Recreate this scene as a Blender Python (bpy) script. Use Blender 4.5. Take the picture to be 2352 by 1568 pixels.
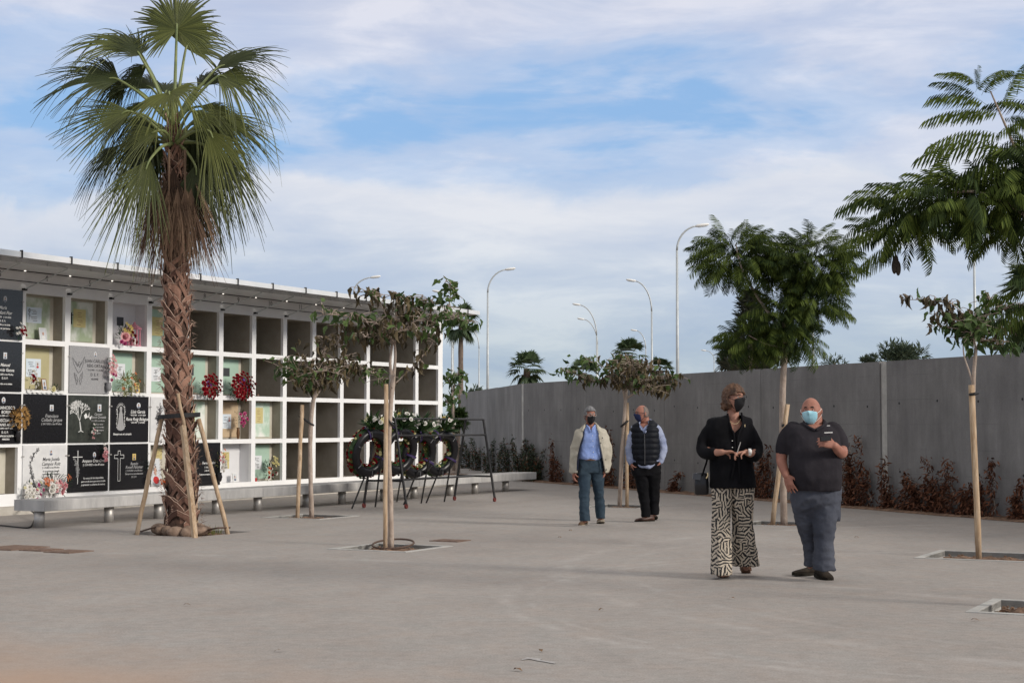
import bpy, bmesh, math, random
import numpy as np
from mathutils import Vector, Matrix, noise as mnoise
R = math.radians
random.seed(7); np.random.seed(7)
for o in list(bpy.data.objects): bpy.data.objects.remove(o)
scene = bpy.context.scene
col = scene.collection

# ------------------------------------------------------------------ camera
F, CX, CY, HOR, H = 3700.0, 1176.0, 784.0, 976.0, 1.42
PITCH = math.atan((HOR-CY)/F)
cam_d = bpy.data.cameras.new('camera'); cam = bpy.data.objects.new('camera', cam_d); col.objects.link(cam)
cam.location = (0, 0, H); cam.rotation_euler = (math.pi/2+PITCH, 0, 0)
cam_d.sensor_width = 36; cam_d.lens = F/2352*36; cam_d.clip_end = 6000; cam_d.clip_start = .1
scene.camera = cam
scene.view_settings.view_transform = 'Standard'; scene.view_settings.look = 'None'
scene.view_settings.exposure = 0.10; scene.view_settings.gamma = 1
try: scene.view_settings.use_curve_mapping = False
except Exception: pass
scene.render.engine = 'CYCLES'
scene.cycles.max_bounces = 6; scene.cycles.transparent_max_bounces = 6

# ------------------------------------------------------------------ sky and sun
SUN_EL = R(23); SD = Vector((.88, -.475, 0)).normalized()     # sun stands to the right, behind the photographer
world = bpy.data.worlds.new("World"); scene.world = world; world.use_nodes = True
nt = world.node_tree; nt.nodes.clear()
def N(t, **k):
    n = nt.nodes.new(t)
    for a, b in k.items(): setattr(n, a, b)
    return n
L = lambda a, b: nt.links.new(a, b)
out = N('ShaderNodeOutputWorld'); bg = N('ShaderNodeBackground'); L(bg.outputs[0], out.inputs[0])
sky = N('ShaderNodeTexSky'); sky.sky_type = 'NISHITA'; sky.sun_disc = False
sky.sun_elevation = SUN_EL; sky.sun_rotation = math.atan2(SD.x, SD.y); sky.dust_density = 1.2; sky.ozone_density = 1.6
tc = N('ShaderNodeTexCoord'); sep = N('ShaderNodeSeparateXYZ'); L(tc.outputs['Generated'], sep.inputs[0])
def math_(op, a, b=None, c=None):
    n = N('ShaderNodeMath', operation=op)
    for i, v in enumerate((a, b, c)):
        if v is None: continue
        if isinstance(v, (int, float)): n.inputs[i].default_value = v
        else: L(v, n.inputs[i])
    return n.outputs[0]
def wnoise(scale, zs, det, rough, off, dist=0.0):
    m = N('ShaderNodeMapping'); m.inputs['Scale'].default_value = (1, 1, zs); m.inputs['Location'].default_value = off
    L(tc.outputs['Generated'], m.inputs[0])
    n = N('ShaderNodeTexNoise'); n.inputs['Scale'].default_value = scale; n.inputs['Detail'].default_value = det
    n.inputs['Roughness'].default_value = rough; n.inputs['Distortion'].default_value = dist; L(m.outputs[0], n.inputs[0])
    return n.outputs[0]
def ramp(fac, pts, interp='LINEAR'):
    n = N('ShaderNodeValToRGB'); n.color_ramp.interpolation = interp
    e = n.color_ramp.elements
    while len(e) < len(pts): e.new(.5)
    for i, (p, c) in enumerate(pts):
        e[i].position = p; e[i].color = tuple(c)+(1,) if len(c) == 3 else c
    L(fac, n.inputs[0]); return n.outputs[0]
z_ = sep.outputs[2]
n1 = wnoise(3.2, 3.2, 5, .55, (1.7, .3, .25), .3)
n2 = wnoise(8.0, 3.6, 7, .6, (4.2, 1.3, 5.2), .35)
nE = wnoise(4.5, 1.2, 7, .58, (3.1, 2.4, 8.3), .3)
tilt = math_('SUBTRACT', z_, math_('MULTIPLY', sep.outputs[0], .03))
# a low bank of cloud with a ragged upper edge, thin broken sheets above it
edge = math_('ADD', .158, math_('MULTIPLY', math_('SUBTRACT', nE, .5), .11))
dist_ = math_('SUBTRACT', edge, tilt)
lowA = ramp(math_('ADD', math_('MULTIPLY', dist_, 14.0), .35), [(.25, (0, 0, 0)), (.62, (1, 1, 1))], 'EASE')
rim = ramp(math_('ADD', math_('MULTIPLY', dist_, 14.0), .0), [(.0, (0, 0, 0)), (.22, (1, 1, 1)), (.75, (0, 0, 0))], 'EASE')
gap = math_('SUBTRACT', 1.0, math_('MINIMUM', math_('DIVIDE', math_('ABSOLUTE', math_('SUBTRACT', tilt, .185)), .065), 1.0))
cov = math_('SUBTRACT', math_('ADD', math_('MULTIPLY', n1, 1.1), math_('MULTIPLY', n2, .48)), math_('MULTIPLY', gap, .33))
up = ramp(cov, [(.46, (.05,)*3), (.60, (.55,)*3), (.72, (.90,)*3), (.86, (1, 1, 1))], 'EASE')
fac = math_('MAXIMUM', up, lowA)
n3 = wnoise(7.5, 4.0, 8, .58, (2.2, 7.3, 1.2), .4)
low = ramp(z_, [(.0, (.44, .51, .575)), (.04, (.44, .525, .61)), (.085, (.52, .595, .70)), (.125, (.59, .645, .745)), (.165, (.63, .67, .78)), (.24, (.56, .61, .75)), (.30, (.60, .62, .72)), (.5, (.80, .76, .72))])
mulc = ramp(n3, [(.36, (.85, .89, .955)), (.50, (1.0, 1.0, 1.0)), (.62, (1.22, 1.16, 1.08))])
ccol0 = N('ShaderNodeMix', data_type='RGBA', blend_type='MULTIPLY'); ccol0.inputs[0].default_value = 1
L(low, ccol0.inputs[6]); L(mulc, ccol0.inputs[7])
ccol = N('ShaderNodeMix', data_type='RGBA'); L(math_('MULTIPLY', rim, .55), ccol.inputs[0]); L(ccol0.outputs[2], ccol.inputs[6]); ccol.inputs[7].default_value = (.72, .74, .79, 1)
skym = N('ShaderNodeMix', data_type='RGBA', blend_type='MULTIPLY'); skym.inputs[0].default_value = 1
skym.inputs[7].default_value = (.10, .10, .10, 1); L(sky.outputs[0], skym.inputs[6])
bl = N('ShaderNodeMix', data_type='RGBA'); bl.inputs[0].default_value = .72
L(skym.outputs[2], bl.inputs[6]); bl.inputs[7].default_value = (.27, .50, .86, 1)
mx = N('ShaderNodeMix', data_type='RGBA'); L(fac, mx.inputs[0]); L(bl.outputs[2], mx.inputs[6]); L(ccol.outputs[2], mx.inputs[7])
L(mx.outputs[2], bg.inputs[0]); bg.inputs[1].default_value = 1.0
sun_d = bpy.data.lights.new('sun', 'SUN'); sun = bpy.data.objects.new('sun', sun_d); col.objects.link(sun)
sun_d.energy = 2.5; sun_d.angle = R(13); sun_d.color = (1, .93, .84)
sv = Vector((SD.x*math.cos(SUN_EL), SD.y*math.cos(SUN_EL), math.sin(SUN_EL)))
sun.rotation_euler = sv.to_track_quat('Z', 'Y').to_euler(); sun.location = (0, 0, 60)

# ------------------------------------------------------------------ helpers
CP, SP = math.cos(PITCH), math.sin(PITCH)
def ray(x, y):
    a, b = (x-CX)/F, (CY-y)/F
    return Vector((a, CP-b*SP, SP+b*CP))
def px(x, y, Z):
    d = ray(x, y); return Vector((d.x/d.y*Z, Z, H+d.z/d.y*Z))
def G(x, y, z=0.0):
    d = ray(x, y); t = (z-H)/d.z; return Vector((d.x*t, d.y*t, z))
def proj(p):
    x, y, z = p[0], p[1], p[2]-H
    c = y*CP+z*SP; u = -y*SP+z*CP
    return CX+F*x/c, CY-F*u/c
def tag(o, label=None, cat=None, group=None, kind=None):
    if label: o['label'] = label
    if cat: o['category'] = cat
    if group: o['group'] = group
    if kind: o['kind'] = kind
    return o
def thing(name, label, cat, loc=(0, 0, 0), rz=0, group=None):
    o = bpy.data.objects.new(name, None); col.objects.link(o); o.empty_display_size = .2
    o.location = loc; o.rotation_euler = (0, 0, rz)
    return tag(o, label, cat, group)
class MB:
    def __init__(s): s.v = []; s.f = []; s.m = []
    def add(s, vs, fs, mi=0):
        b = len(s.v); s.v.extend([tuple(v) for v in vs]); s.f.extend([tuple(i+b for i in f) for f in fs]); s.m.extend([mi]*len(fs)); return s
    def box(s, c, d, M=None, mi=0):
        x, y, z = d[0]/2, d[1]/2, d[2]/2
        vs = [Vector((i*x, j*y, k*z)) for i in (-1, 1) for j in (-1, 1) for k in (-1, 1)]
        if M is not None: vs = [M @ v for v in vs]
        vs = [v+Vector(c) for v in vs]
        return s.add(vs, [(0, 1, 3, 2), (4, 6, 7, 5), (0, 4, 5, 1), (2, 3, 7, 6), (0, 2, 6, 4), (1, 5, 7, 3)], mi)
    def tube(s, pts, rad, n=8, mi=0, cap=True):
        pts = [Vector(p) for p in pts]; k = len(pts)
        if not hasattr(rad, '__len__'): rad = [rad]*k
        up = None; vs = []
        for i in range(k):
            d = (pts[min(i+1, k-1)]-pts[max(i-1, 0)])
            if d.length < 1e-9: d = Vector((0, 0, 1))
            d.normalize()
            if up is None:
                up = Vector((0, 1, 0)) if abs(d.y) < .8 else Vector((1, 0, 0))
            a = d.cross(up).normalized(); up = a.cross(d).normalized()
            for j in range(n):
                t = 2*math.pi*j/n; vs.append(pts[i]+(a*math.cos(t)+up*math.sin(t))*rad[i])
        fs = [(i*n+j, i*n+(j+1) % n, (i+1)*n+(j+1) % n, (i+1)*n+j) for i in range(k-1) for j in range(n)]
        if cap: fs += [tuple(range(n-1, -1, -1)), tuple(range((k-1)*n, k*n))]
        return s.add(vs, fs, mi)
    def rings(s, rings, mi=0, cap=True):
        n = len(rings[0]); k = len(rings); vs = [v for r in rings for v in r]
        fs = [(i*n+j, i*n+(j+1) % n, (i+1)*n+(j+1) % n, (i+1)*n+j) for i in range(k-1) for j in range(n)]
        if cap: fs += [tuple(range(n-1, -1, -1)), tuple(range((k-1)*n, k*n))]
        return s.add(vs, fs, mi)
    def ell(s, c, r, M=None, n=12, m=8, mi=0):
        rs = []
        for i in range(m+1):
            p = math.pi*(i+.0)/m; p = min(max(p, .04), math.pi-.04)
            ring = []
            for j in range(n):
                t = 2*math.pi*j/n
                v = Vector((r[0]*math.sin(p)*math.cos(t), r[1]*math.sin(p)*math.sin(t), -r[2]*math.cos(p)))
                if M is not None: v = M @ v
                ring.append(v+Vector(c))
            rs.append(ring)
        return s.rings(rs, mi)
    def disc(s, c, a, b, n=14, mi=0):
        c, a, b = Vector(c), Vector(a), Vector(b)
        return s.add([c+a*math.cos(2*math.pi*i/n)+b*math.sin(2*math.pi*i/n) for i in range(n)], [tuple(range(n))], mi)
    def build(s, name, mats, parent=None, smooth=False, off=None, loc=None, rz=None):
        me = bpy.data.meshes.new(name)
        vs = s.v
        if off is not None:
            ox, oy, oz = off; vs = [(v[0]-ox, v[1]-oy, v[2]-oz) for v in vs]
        me.from_pydata(vs, [], s.f)
        if not isinstance(mats, (list, tuple)): mats = [mats]
        for m in mats: me.materials.append(m)
        if len(mats) > 1: me.polygons.foreach_set('material_index', s.m)
        if smooth: me.polygons.foreach_set('use_smooth', [True]*len(s.f))
        me.update()
        o = bpy.data.objects.new(name, me); col.objects.link(o)
        if parent is not None: o.parent = parent
        if loc is not None: o.location = loc
        if rz is not None: o.rotation_euler = (0, 0, rz)
        return o
def catmull(P, k=4):
    P = [Vector(p) for p in P]; o = []
    for i in range(len(P)-1):
        a, b, c, d = P[max(i-1, 0)], P[i], P[i+1], P[min(i+2, len(P)-1)]
        for j in range(k):
            t = j/k; o.append(.5*((2*b)+(c-a)*t+(2*a-5*b+4*c-d)*t*t+(3*b-a-3*c+d)*t**3))
    o.append(P[-1]); return o
def npbuild(name, V, Fc, mats, parent=None, off=None, smooth=False, mi=None):
    """numpy mesh; Fc (n,k) int"""
    V = np.asarray(V, dtype=np.float32).reshape(-1, 3)
    if off is not None: V = V-np.array(off, dtype=np.float32)
    me = bpy.data.meshes.new(name)
    me.vertices.add(len(V)); me.vertices.foreach_set('co', V.ravel())
    n, k = Fc.shape
    me.loops.add(n*k); me.loops.foreach_set('vertex_index', Fc.astype(np.int32).ravel())
    me.polygons.add(n); me.polygons.foreach_set('loop_start', np.arange(0, n*k, k, dtype=np.int32))
    if not isinstance(mats, (list, tuple)): mats = [mats]
    for m in mats: me.materials.append(m)
    if mi is not None: me.polygons.foreach_set('material_index', np.asarray(mi, dtype=np.int32))
    if smooth: me.polygons.foreach_set('use_smooth', [True]*n)
    me.update(calc_edges=True); me.validate()
    o = bpy.data.objects.new(name, me); col.objects.link(o)
    if parent is not None: o.parent = parent
    return o
def scatter(tv, tf, P, X, Z, S):
    """place template (tv verts, tf quads) at P with axis X, approx up Z, scale S"""
    P, X, Z, S = map(np.asarray, (P, X, Z, S))
    X = X/np.linalg.norm(X, axis=1, keepdims=True)
    Y = np.cross(Z, X); Y /= np.maximum(np.linalg.norm(Y, axis=1, keepdims=True), 1e-6); Z = np.cross(X, Y)
    t = np.asarray(tv)
    V = (t[None, :, 0:1]*X[:, None]+t[None, :, 1:2]*Y[:, None]+t[None, :, 2:3]*Z[:, None])*S.reshape(-1, 1, 1)+P[:, None]
    n = len(t); Fc = (np.asarray(tf)[None]+(np.arange(len(P))*n)[:, None, None]).reshape(-1, np.asarray(tf).shape[1])
    return V.reshape(-1, 3), Fc

# ------------------------------------------------------------------ materials
def mat(name, c, rough=.8, c2=None, ns=8, bump=0, bs=40, metal=0, det=5, stretch=None, emit=None, island=False, trans=0, spec=.4, lo=.35, hi=.65, sheen=0):
    m = bpy.data.materials.new(name); m.use_nodes = True; t = m.node_tree; b = t.nodes['Principled BSDF']
    b.inputs['Roughness'].default_value = rough; b.inputs['Metallic'].default_value = metal
    b.inputs['Specular IOR Level'].default_value = spec
    b.inputs['Base Color'].default_value = (*c, 1)
    tcx = t.nodes.new('ShaderNodeTexCoord'); src = tcx.outputs['Object']
    if stretch:
        mp = t.nodes.new('ShaderNodeMapping'); mp.inputs['Scale'].default_value = stretch; t.links.new(src, mp.inputs[0]); src = mp.outputs[0]
    colo = None
    if c2 is not None:
        r = t.nodes.new('ShaderNodeValToRGB'); r.color_ramp.elements[0].color = (*c, 1); r.color_ramp.elements[1].color = (*c2, 1)
        if island:
            g = t.nodes.new('ShaderNodeNewGeometry'); fac_ = g.outputs['Random Per Island']
            r.color_ramp.elements[0].position = 0; r.color_ramp.elements[1].position = 1
        else:
            n = t.nodes.new('ShaderNodeTexNoise'); n.inputs['Scale'].default_value = ns; n.inputs['Detail'].default_value = det
            n.inputs['Roughness'].default_value = .6; t.links.new(src, n.inputs[0]); fac_ = n.outputs[0]
            r.color_ramp.elements[0].position = lo; r.color_ramp.elements[1].position = hi
        t.links.new(fac_, r.inputs[0]); t.links.new(r.outputs[0], b.inputs['Base Color']); colo = r.outputs[0]
    if bump:
        n = t.nodes.new('ShaderNodeTexNoise'); n.inputs['Scale'].default_value = bs; n.inputs['Detail'].default_value = 6; t.links.new(src, n.inputs[0])
        bp = t.nodes.new('ShaderNodeBump'); bp.inputs['Strength'].default_value = min(1, bump); bp.inputs['Distance'].default_value = .02
        t.links.new(n.outputs[0], bp.inputs['Height']); t.links.new(bp.outputs[0], b.inputs['Normal'])
    if emit: b.inputs['Emission Color'].default_value = (*emit[0], 1); b.inputs['Emission Strength'].default_value = emit[1]
    if sheen: b.inputs['Sheen Weight'].default_value = sheen
    if trans:
        tr = t.nodes.new('ShaderNodeBsdfTranslucent'); ms = t.nodes.new('ShaderNodeMixShader'); ms.inputs[0].default_value = trans
        if colo is not None: t.links.new(colo, tr.inputs[0])
        else: tr.inputs[0].default_value = (*c, 1)
        o = t.nodes['Material Output']; t.links.new(b.outputs[0], ms.inputs[1]); t.links.new(tr.outputs[0], ms.inputs[2]); t.links.new(ms.outputs[0], o.inputs[0])
    return m
M = {}
M['white'] = mat('white_render', (.80, .80, .80), .75, (.86, .86, .85), 2.5, .12, 60)
M['niche'] = mat('raw_concrete', (.29, .26, .215), .9, (.37, .335, .28), 3, .2, 50)
M['plinth'] = mat('plinth', (.40, .37, .32), .9, (.5, .47, .42), 5, .2, 50)
M['fascia'] = mat('fascia_panel', (.66, .66, .67), .45, (.72, .72, .72), 2)
M['ceil'] = mat('canopy_ceiling', (.50, .50, .51), .14, None, metal=.8)
M['edge'] = mat('edge_metal', (.70, .72, .72), .35, (.8, .8, .8), 3, metal=.3)
M['black'] = mat('black_metal', (.02, .02, .022), .45)
M['dark'] = mat('dark', (.012, .012, .014), .6)
M['steel'] = mat('brushed_steel', (.40, .38, .36), .5, (.52, .50, .47), 3, metal=.6, stretch=(4, 4, .5))
M['galv'] = mat('galvanised', (.42, .45, .46), .5, (.52, .55, .56), 3, metal=.3)
M['lampw'] = mat('lamp_white', (.78, .78, .76), .4)
M['lamp'] = mat('lamp_glow', (1, 1, 1), .4, emit=((1, .92, .8), 1.6))
M['stake'] = mat('stake_wood', (.36, .24, .14), .85, (.56, .43, .30), 6, .5, 30, stretch=(6, 6, .7))
M['bark'] = mat('young_bark', (.30, .235, .19), .9, (.46, .38, .32), 9, .5, 40, stretch=(1, 1, .6))
M['rubber'] = mat('rubber', (.015, .015, .016), .6)
M['pipe'] = mat('drip_pipe', (.09, .055, .04), .7)
M['glass'] = mat('spectacle_glass', (.35, .36, .38), .1)
def clone_principled(name):
    m = bpy.data.materials.new(name); m.use_nodes = True; t = m.node_tree
    def n(ty, **k):
        q = t.nodes.new(ty)
        for a, b in k.items(): setattr(q, a, b)
        return q
    def l(a, b): t.links.new(a, b)
    def mt(op, a, b=None, c=None):
        q = n('ShaderNodeMath', operation=op)
        for i, v in enumerate((a, b, c)):
            if v is None: continue
            if isinstance(v, (int, float)): q.inputs[i].default_value = v
            else: l(v, q.inputs[i])
        return q.outputs[0]
    def noise(scale, det=5, rough=.6, src=None, dist=0):
        q = n('ShaderNodeTexNoise'); q.inputs['Scale'].default_value = scale; q.inputs['Detail'].default_value = det; q.inputs['Roughness'].default_value = rough
        q.inputs['Distortion'].default_value = dist
        if src: l(src, q.inputs[0])
        return q.outputs[0]
    def rmp(f, pts):
        q = n('ShaderNodeValToRGB'); e = q.color_ramp.elements
        while len(e) < len(pts): e.new(.5)
        for i, (p, c) in enumerate(pts):
            e[i].position = p; e[i].color = (*c, 1) if hasattr(c, '__len__') else (c, c, c, 1)
        l(f, q.inputs[0]); return q.outputs[0]
    def mixc(f, a, b, bt='MIX'):
        q = n('ShaderNodeMix', data_type='RGBA', blend_type=bt)
        if isinstance(f, (int, float)): q.inputs[0].default_value = f
        else: l(f, q.inputs[0])
        for i, v in ((6, a), (7, b)):
            if isinstance(v, tuple): q.inputs[i].default_value = (*v, 1)
            else: l(v, q.inputs[i])
        return q.outputs[2]
    def mapp(sc, loc=(0, 0, 0), rot=(0, 0, 0)):
        c = n('ShaderNodeTexCoord'); q = n('ShaderNodeMapping'); q.inputs['Scale'].default_value = sc; q.inputs['Location'].default_value = loc; q.inputs['Rotation'].default_value = rot
        l(c.outputs['Object'], q.inputs[0]); return q.outputs[0]
    return m, t, n, l, mt, noise, rmp, mixc, mapp, t.nodes['Principled BSDF']
def paving():
    m, t, n, l, mt, noise, rmp, mixc, mapp, b = clone_principled('paving')
    o = mapp((1, 1, 1))
    big = noise(.28, 6, .6, o, .5); mid = noise(1.7, 8, .68, mapp((1, .55, 1), rot=(0, 0, R(-20)))); fine = noise(70, 3, .7, o); spk = noise(24, 4, .8, o)
    c = rmp(big, [(.3, (.285, .259, .240)), (.5, (.305, .280, .260)), (.7, (.322, .300, .282))])
    c = mixc(.5, c, rmp(mid, [(.3, (.80,)*3), (.5, (1, 1, 1)), (.72, (1.14, 1.13, 1.12))]), 'MULTIPLY')
    c = mixc(.6, c, rmp(noise(11, 7, .75, mapp((1, 1, 1))), [(.3, (.76, .75, .74)), (.5, (1, 1, 1)), (.7, (1.2, 1.21, 1.22))]), 'MULTIPLY')
    c = mixc(.35, c, rmp(noise(3.3, 4, .6, mapp((1, 1, 1), (9, 4, 0))), [(.35, (1.06, .98, .92)), (.5, (1, 1, 1)), (.65, (.93, 1.0, 1.02))]), 'MULTIPLY')
    c = mixc(.7, c, rmp(fine, [(.3, (.72,)*3), (.5, (1, 1, 1)), (.7, (1.25,)*3)]), 'MULTIPLY')
    c = mixc(rmp(spk, [(.68, 0), (.76, 1)]), c, (.19, .17, .16))
    # earthy dust towards the near left
    sp = n('ShaderNodeSeparateXYZ'); l(o, sp.inputs[0])
    d = mt('ADD', mt('ADD', sp.outputs[1], mt('MULTIPLY', mt('ADD', sp.outputs[0], 2.8), .75)), mt('MULTIPLY', mt('SUBTRACT', noise(.9, 5, .65, o), .5), 3.0))
    q = n('ShaderNodeMapRange'); q.inputs[1].default_value = 11.0; q.inputs[2].default_value = 8.4; q.inputs[3].default_value = 0; q.inputs[4].default_value = .8; l(d, q.inputs[0])
    c = mixc(q.outputs[0], c, (.40, .27, .19))
    # pale curved tyre scuffs
    for (cx_, cy_, r0, w, s, y0, y1) in ((8.5, 15.5, 8.0, .16, .32, 9.5, 18), (8.5, 15.5, 7.4, .09, .22, 10, 18), (-7.0, 4.0, 14.2, .2, .28, 10, 16), (4.9, 13.2, 4.95, .10, .34, 12.2, 16.2), (4.9, 13.2, 4.75, .05, .25, 12.2, 16.2)):
        rr = mt('SQRT', mt('ADD', mt('POWER', mt('SUBTRACT', sp.outputs[0], cx_), 2), mt('POWER', mt('SUBTRACT', sp.outputs[1], cy_), 2)))
        k = mt('SUBTRACT', 1, mt('MINIMUM', mt('DIVIDE', mt('ABSOLUTE', mt('SUBTRACT', rr, r0)), w), 1))
        k = mt('MULTIPLY', k, mt('MULTIPLY', s, rmp(noise(2.2, 5, .7, o), [(.42, 0), (.62, 1)])))
        c = mixc(k, c, (.50, .475, .455))
    l(c, b.inputs['Base Color']); b.inputs['Roughness'].default_value = .88; b.inputs['Specular IOR Level'].default_value = .25
    bp = n('ShaderNodeBump'); bp.inputs['Strength'].default_value = .35; bp.inputs['Distance'].default_value = .006; l(fine, bp.inputs['Height']); l(bp.outputs[0], b.inputs['Normal'])
    return m
M['paving'] = paving()
M['kerb'] = mat('pit_frame', (.34, .335, .32), .85, (.46, .455, .43), 6, .3, 60)
M['soil'] = mat('soil', (.085, .05, .032), .95, (.23, .14, .09), 14, 1, 22, det=8)
M['earth'] = mat('earth', (.16, .12, .08), .95, (.25, .19, .13), 1.5, .6, 12)
M['rust'] = mat('rust_cover', (.12, .072, .052), .85, (.21, .140, .105), 14, .4, 50)
# ------------------------------------------------------------------ setting: ground, paving with tree pits
AL, IN = Vector((.4632, .8863, 0)), Vector((-.8863, .4632, 0)); ROT = math.atan2(AL.y, AL.x)
mb = MB(); S = 3000
mb.add([(-S, -200, -.09), (S, -200, -.09), (S, S, -.09), (-S, S, -.09)], [(0, 1, 2, 3)])
tag(mb.build('ground', M['earth']), kind='structure')
def pit_corners(c, s):
    a, b = AL*s/2, IN*s/2
    return [Vector(c)-a-b, Vector(c)+a-b, Vector(c)+a+b, Vector(c)-a+b]
def pc(x, y, s):  # centre from the left corner pixel
    p = G(x, y); return p-IN*s/2+AL*s/2
pits = {}
pits['palm'] = (G(430, 1223), 1.20, None)
pits['A'] = (pc(751, 1260.6, 1.06), 1.06, 1)
pits['B'] = (G(713, 1186.2), 1.10, 1)
pits['C'] = (G(1428, 1162.5), 1.12, 1)
pits['D'] = (G(1795, 1202.5), 1.08, 1)
pits['E'] = (pc(2098.7, 1281, 1.2), 1.20, 1)
pits['F'] = (pc(2217, 1405.5, 1.06), 1.06, 1)
wl, wr = G(1199, 1101.5), G(2352, 1195)
bm = bmesh.new()
def loop(pts):
    vs = [bm.verts.new(p) for p in pts]; return [bm.edges.new((vs[i], vs[(i+1) % len(vs)])) for i in range(len(vs))]
wdir = (wl-wr).normalized()
ed = loop([Vector((-60, -12, 0)), Vector((60, -12, 0)), wr-wdir*30, wr+wdir*.0, wl+wdir*2, Vector((3, 62, 0)), Vector((-4, 68, 0)), Vector((-60, 68, 0))])
for k, (c, s, fr) in pits.items(): ed += loop(pit_corners((c.x, c.y, 0), s-(.16 if fr else 0)))
bmesh.ops.triangle_fill(bm, edges=ed, use_beauty=True)
bmesh.ops.recalc_face_normals(bm, faces=bm.faces)
if sum(f.normal.z for f in bm.faces) < 0: bmesh.ops.reverse_faces(bm, faces=bm.faces)
me = bpy.data.meshes.new('plaza_paving'); bm.to_mesh(me); bm.free(); me.materials.append(M['paving'])
o = bpy.data.objects.new('plaza_paving', me); col.objects.link(o); tag(o, kind='structure')
FL = {'A': 'beside the coiled pipe under the near central tree', 'B': 'around the small tree nearest the long bench', 'C': 'around the tree behind the two older men',
      'D': 'around the feathery tree between the woman and the stout man', 'E': 'around the tree at the right edge', 'F': 'empty looking, in the lower right corner'}
for k, (c, s, fr) in pits.items():
    # pit sides and soil
    s2 = s-(.16 if fr else 0); q = pit_corners((c.x, c.y, 0), s2)
    mb = MB()
    for i in range(4):
        a, b = q[i], q[(i+1) % 4]; mb.add([a, b, b+Vector((0, 0, -.085)), a+Vector((0, 0, -.085))], [(0, 1, 2, 3)])
    tag(mb.build('pit_wall', M['kerb']), kind='structure')
    n = 26; V = []
    for i in range(n+1):
        for j in range(n+1):
            u, w = i/n, j/n; p = q[0]+(q[1]-q[0])*u+(q[3]-q[0])*w
            e = min(u, w, 1-u, 1-w)
            V.append((p.x, p.y, -.075+.05*min(1, e*4)+.028*mnoise.noise(p*9)+.014*mnoise.noise(p*31)))
    Fc = [(i*(n+1)+j, (i+1)*(n+1)+j, (i+1)*(n+1)+j+1, i*(n+1)+j+1) for i in range(n) for j in range(n)]
    mb = MB().add(V, Fc); 
    for _ in range(40):
        p = q[0]+(q[1]-q[0])*random.uniform(.08, .92)+(q[3]-q[0])*random.uniform(.08, .92); r = random.uniform(.008, .025)
        mb.ell((p.x, p.y, -.03), (r, r*.8, r*.7), n=5, m=3)
    tag(mb.build('soil_bed', M['soil'], smooth=False), kind='structure')
    if fr:
        mb = MB(); o4 = pit_corners((c.x, c.y, 0), s)
        for i in range(4):
            a, b = o4[i], o4[(i+1) % 4]; ia, ib = q[i], q[(i+1) % 4]; z = Vector((0, 0, .006)); d = Vector((0, 0, -.05))
            mb.add([a+z, b+z, ib+z, ia+z, a+d, b+d, ib+d, ia+d], [(0, 1, 2, 3), (0, 4, 5, 1), (3, 2, 6, 7)])
        tag(mb.build('pit_frame', M['kerb'], loc=None), 'concrete pit frame '+FL[k], 'edging', 'square frames of the tree pits')
# planting strip of earth along the wall foot
mb = MB(); nrm = Vector((-wdir.y, wdir.x, 0)); nrm = nrm if nrm.x < 0 else -nrm
npan = 40; V = []
P0 = wr-wdir*8; LEN = (wl-P0).length+6
for i in range(npan*6+1):
    p = P0+wdir*LEN*i/(npan*6)
    for w in (0, .12, .3, .42):
        e = .42 if w == .42 else w
        z = .004 if w == .42 else .03+.03*mnoise.noise(p*3+Vector((w*9, 0, 0)))
        if w == .42: e = .36+.07*mnoise.noise(p*2.1)
        V.append(p+nrm*e+Vector((0, 0, z)))
mb.add(V, [(i*4+j, i*4+j+1, (i+1)*4+j+1, (i+1)*4+j) for i in range(npan*6) for j in range(3)])
tag(mb.build('planting_strip', M['soil']), kind='structure')

# ------------------------------------------------------------------ boundary wall
def wallmat():
    m, t, n, l, mt, noise, rmp, mixc, mapp, b = clone_principled('cast_concrete')
    o = mapp((1, 1, 1)); st = mapp((1, 1, .12))
    c = rmp(noise(1.1, 7, .65, mapp((1, 1, .8))), [(.3, (.150, .145, .145)), (.5, (.185, .18, .178)), (.7, (.225, .22, .216))])
    c = mixc(.7, c, rmp(noise(5, 6, .7, st), [(.3, (.74,)*3), (.55, (1, 1, 1)), (.75, (1.25,)*3)]), 'MULTIPLY')
    c = mixc(.6, c, rmp(noise(.9, 5, .7, mapp((1, 1, .5))), [(.3, (.80,)*3), (.5, (1, 1, 1)), (.7, (1.15,)*3)]), 'MULTIPLY')
    c = mixc(.5, c, rmp(noise(45, 4, .7, o), [(.3, (.8,)*3), (.6, (1.1,)*3)]), 'MULTIPLY')
    sp = n('ShaderNodeSeparateXYZ'); l(o, sp.inputs[0])
    # board seams every 0.5 m low down, faint
    fr = mt('FRACT', mt('DIVIDE', sp.outputs[2], .41)); k = mt('LESS_THAN', mt('ABSOLUTE', mt('SUBTRACT', fr, .5)), .012)
    c = mixc(mt('MULTIPLY', k, rmp(noise(.8, 3, .5, o), [(.45, 0), (.6, .45)])), c, (.10, .10, .10))
    l(c, b.inputs['Base Color']); b.inputs['Roughness'].default_value = .85
    bp = n('ShaderNodeBump'); bp.inputs['Strength'].default_value = .3; bp.inputs['Distance'].default_value = .01; l(noise(30, 6, .7, o), bp.inputs['Height']); l(bp.outputs[0], b.inputs['Normal'])
    return m
M['wall'] = wallmat()
M['joint'] = mat('joint_strip', (.36, .35, .33), .8, (.50, .49, .46), 4, .2, 40)
wall = thing('boundary_wall', 'long grey cast concrete boundary wall with pale joint strips and tie holes', 'wall', wl)
WH, PL = 2.50, 3.97
wt = math.atan2(wdir.y, wdir.x)
seg0 = wl
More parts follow.
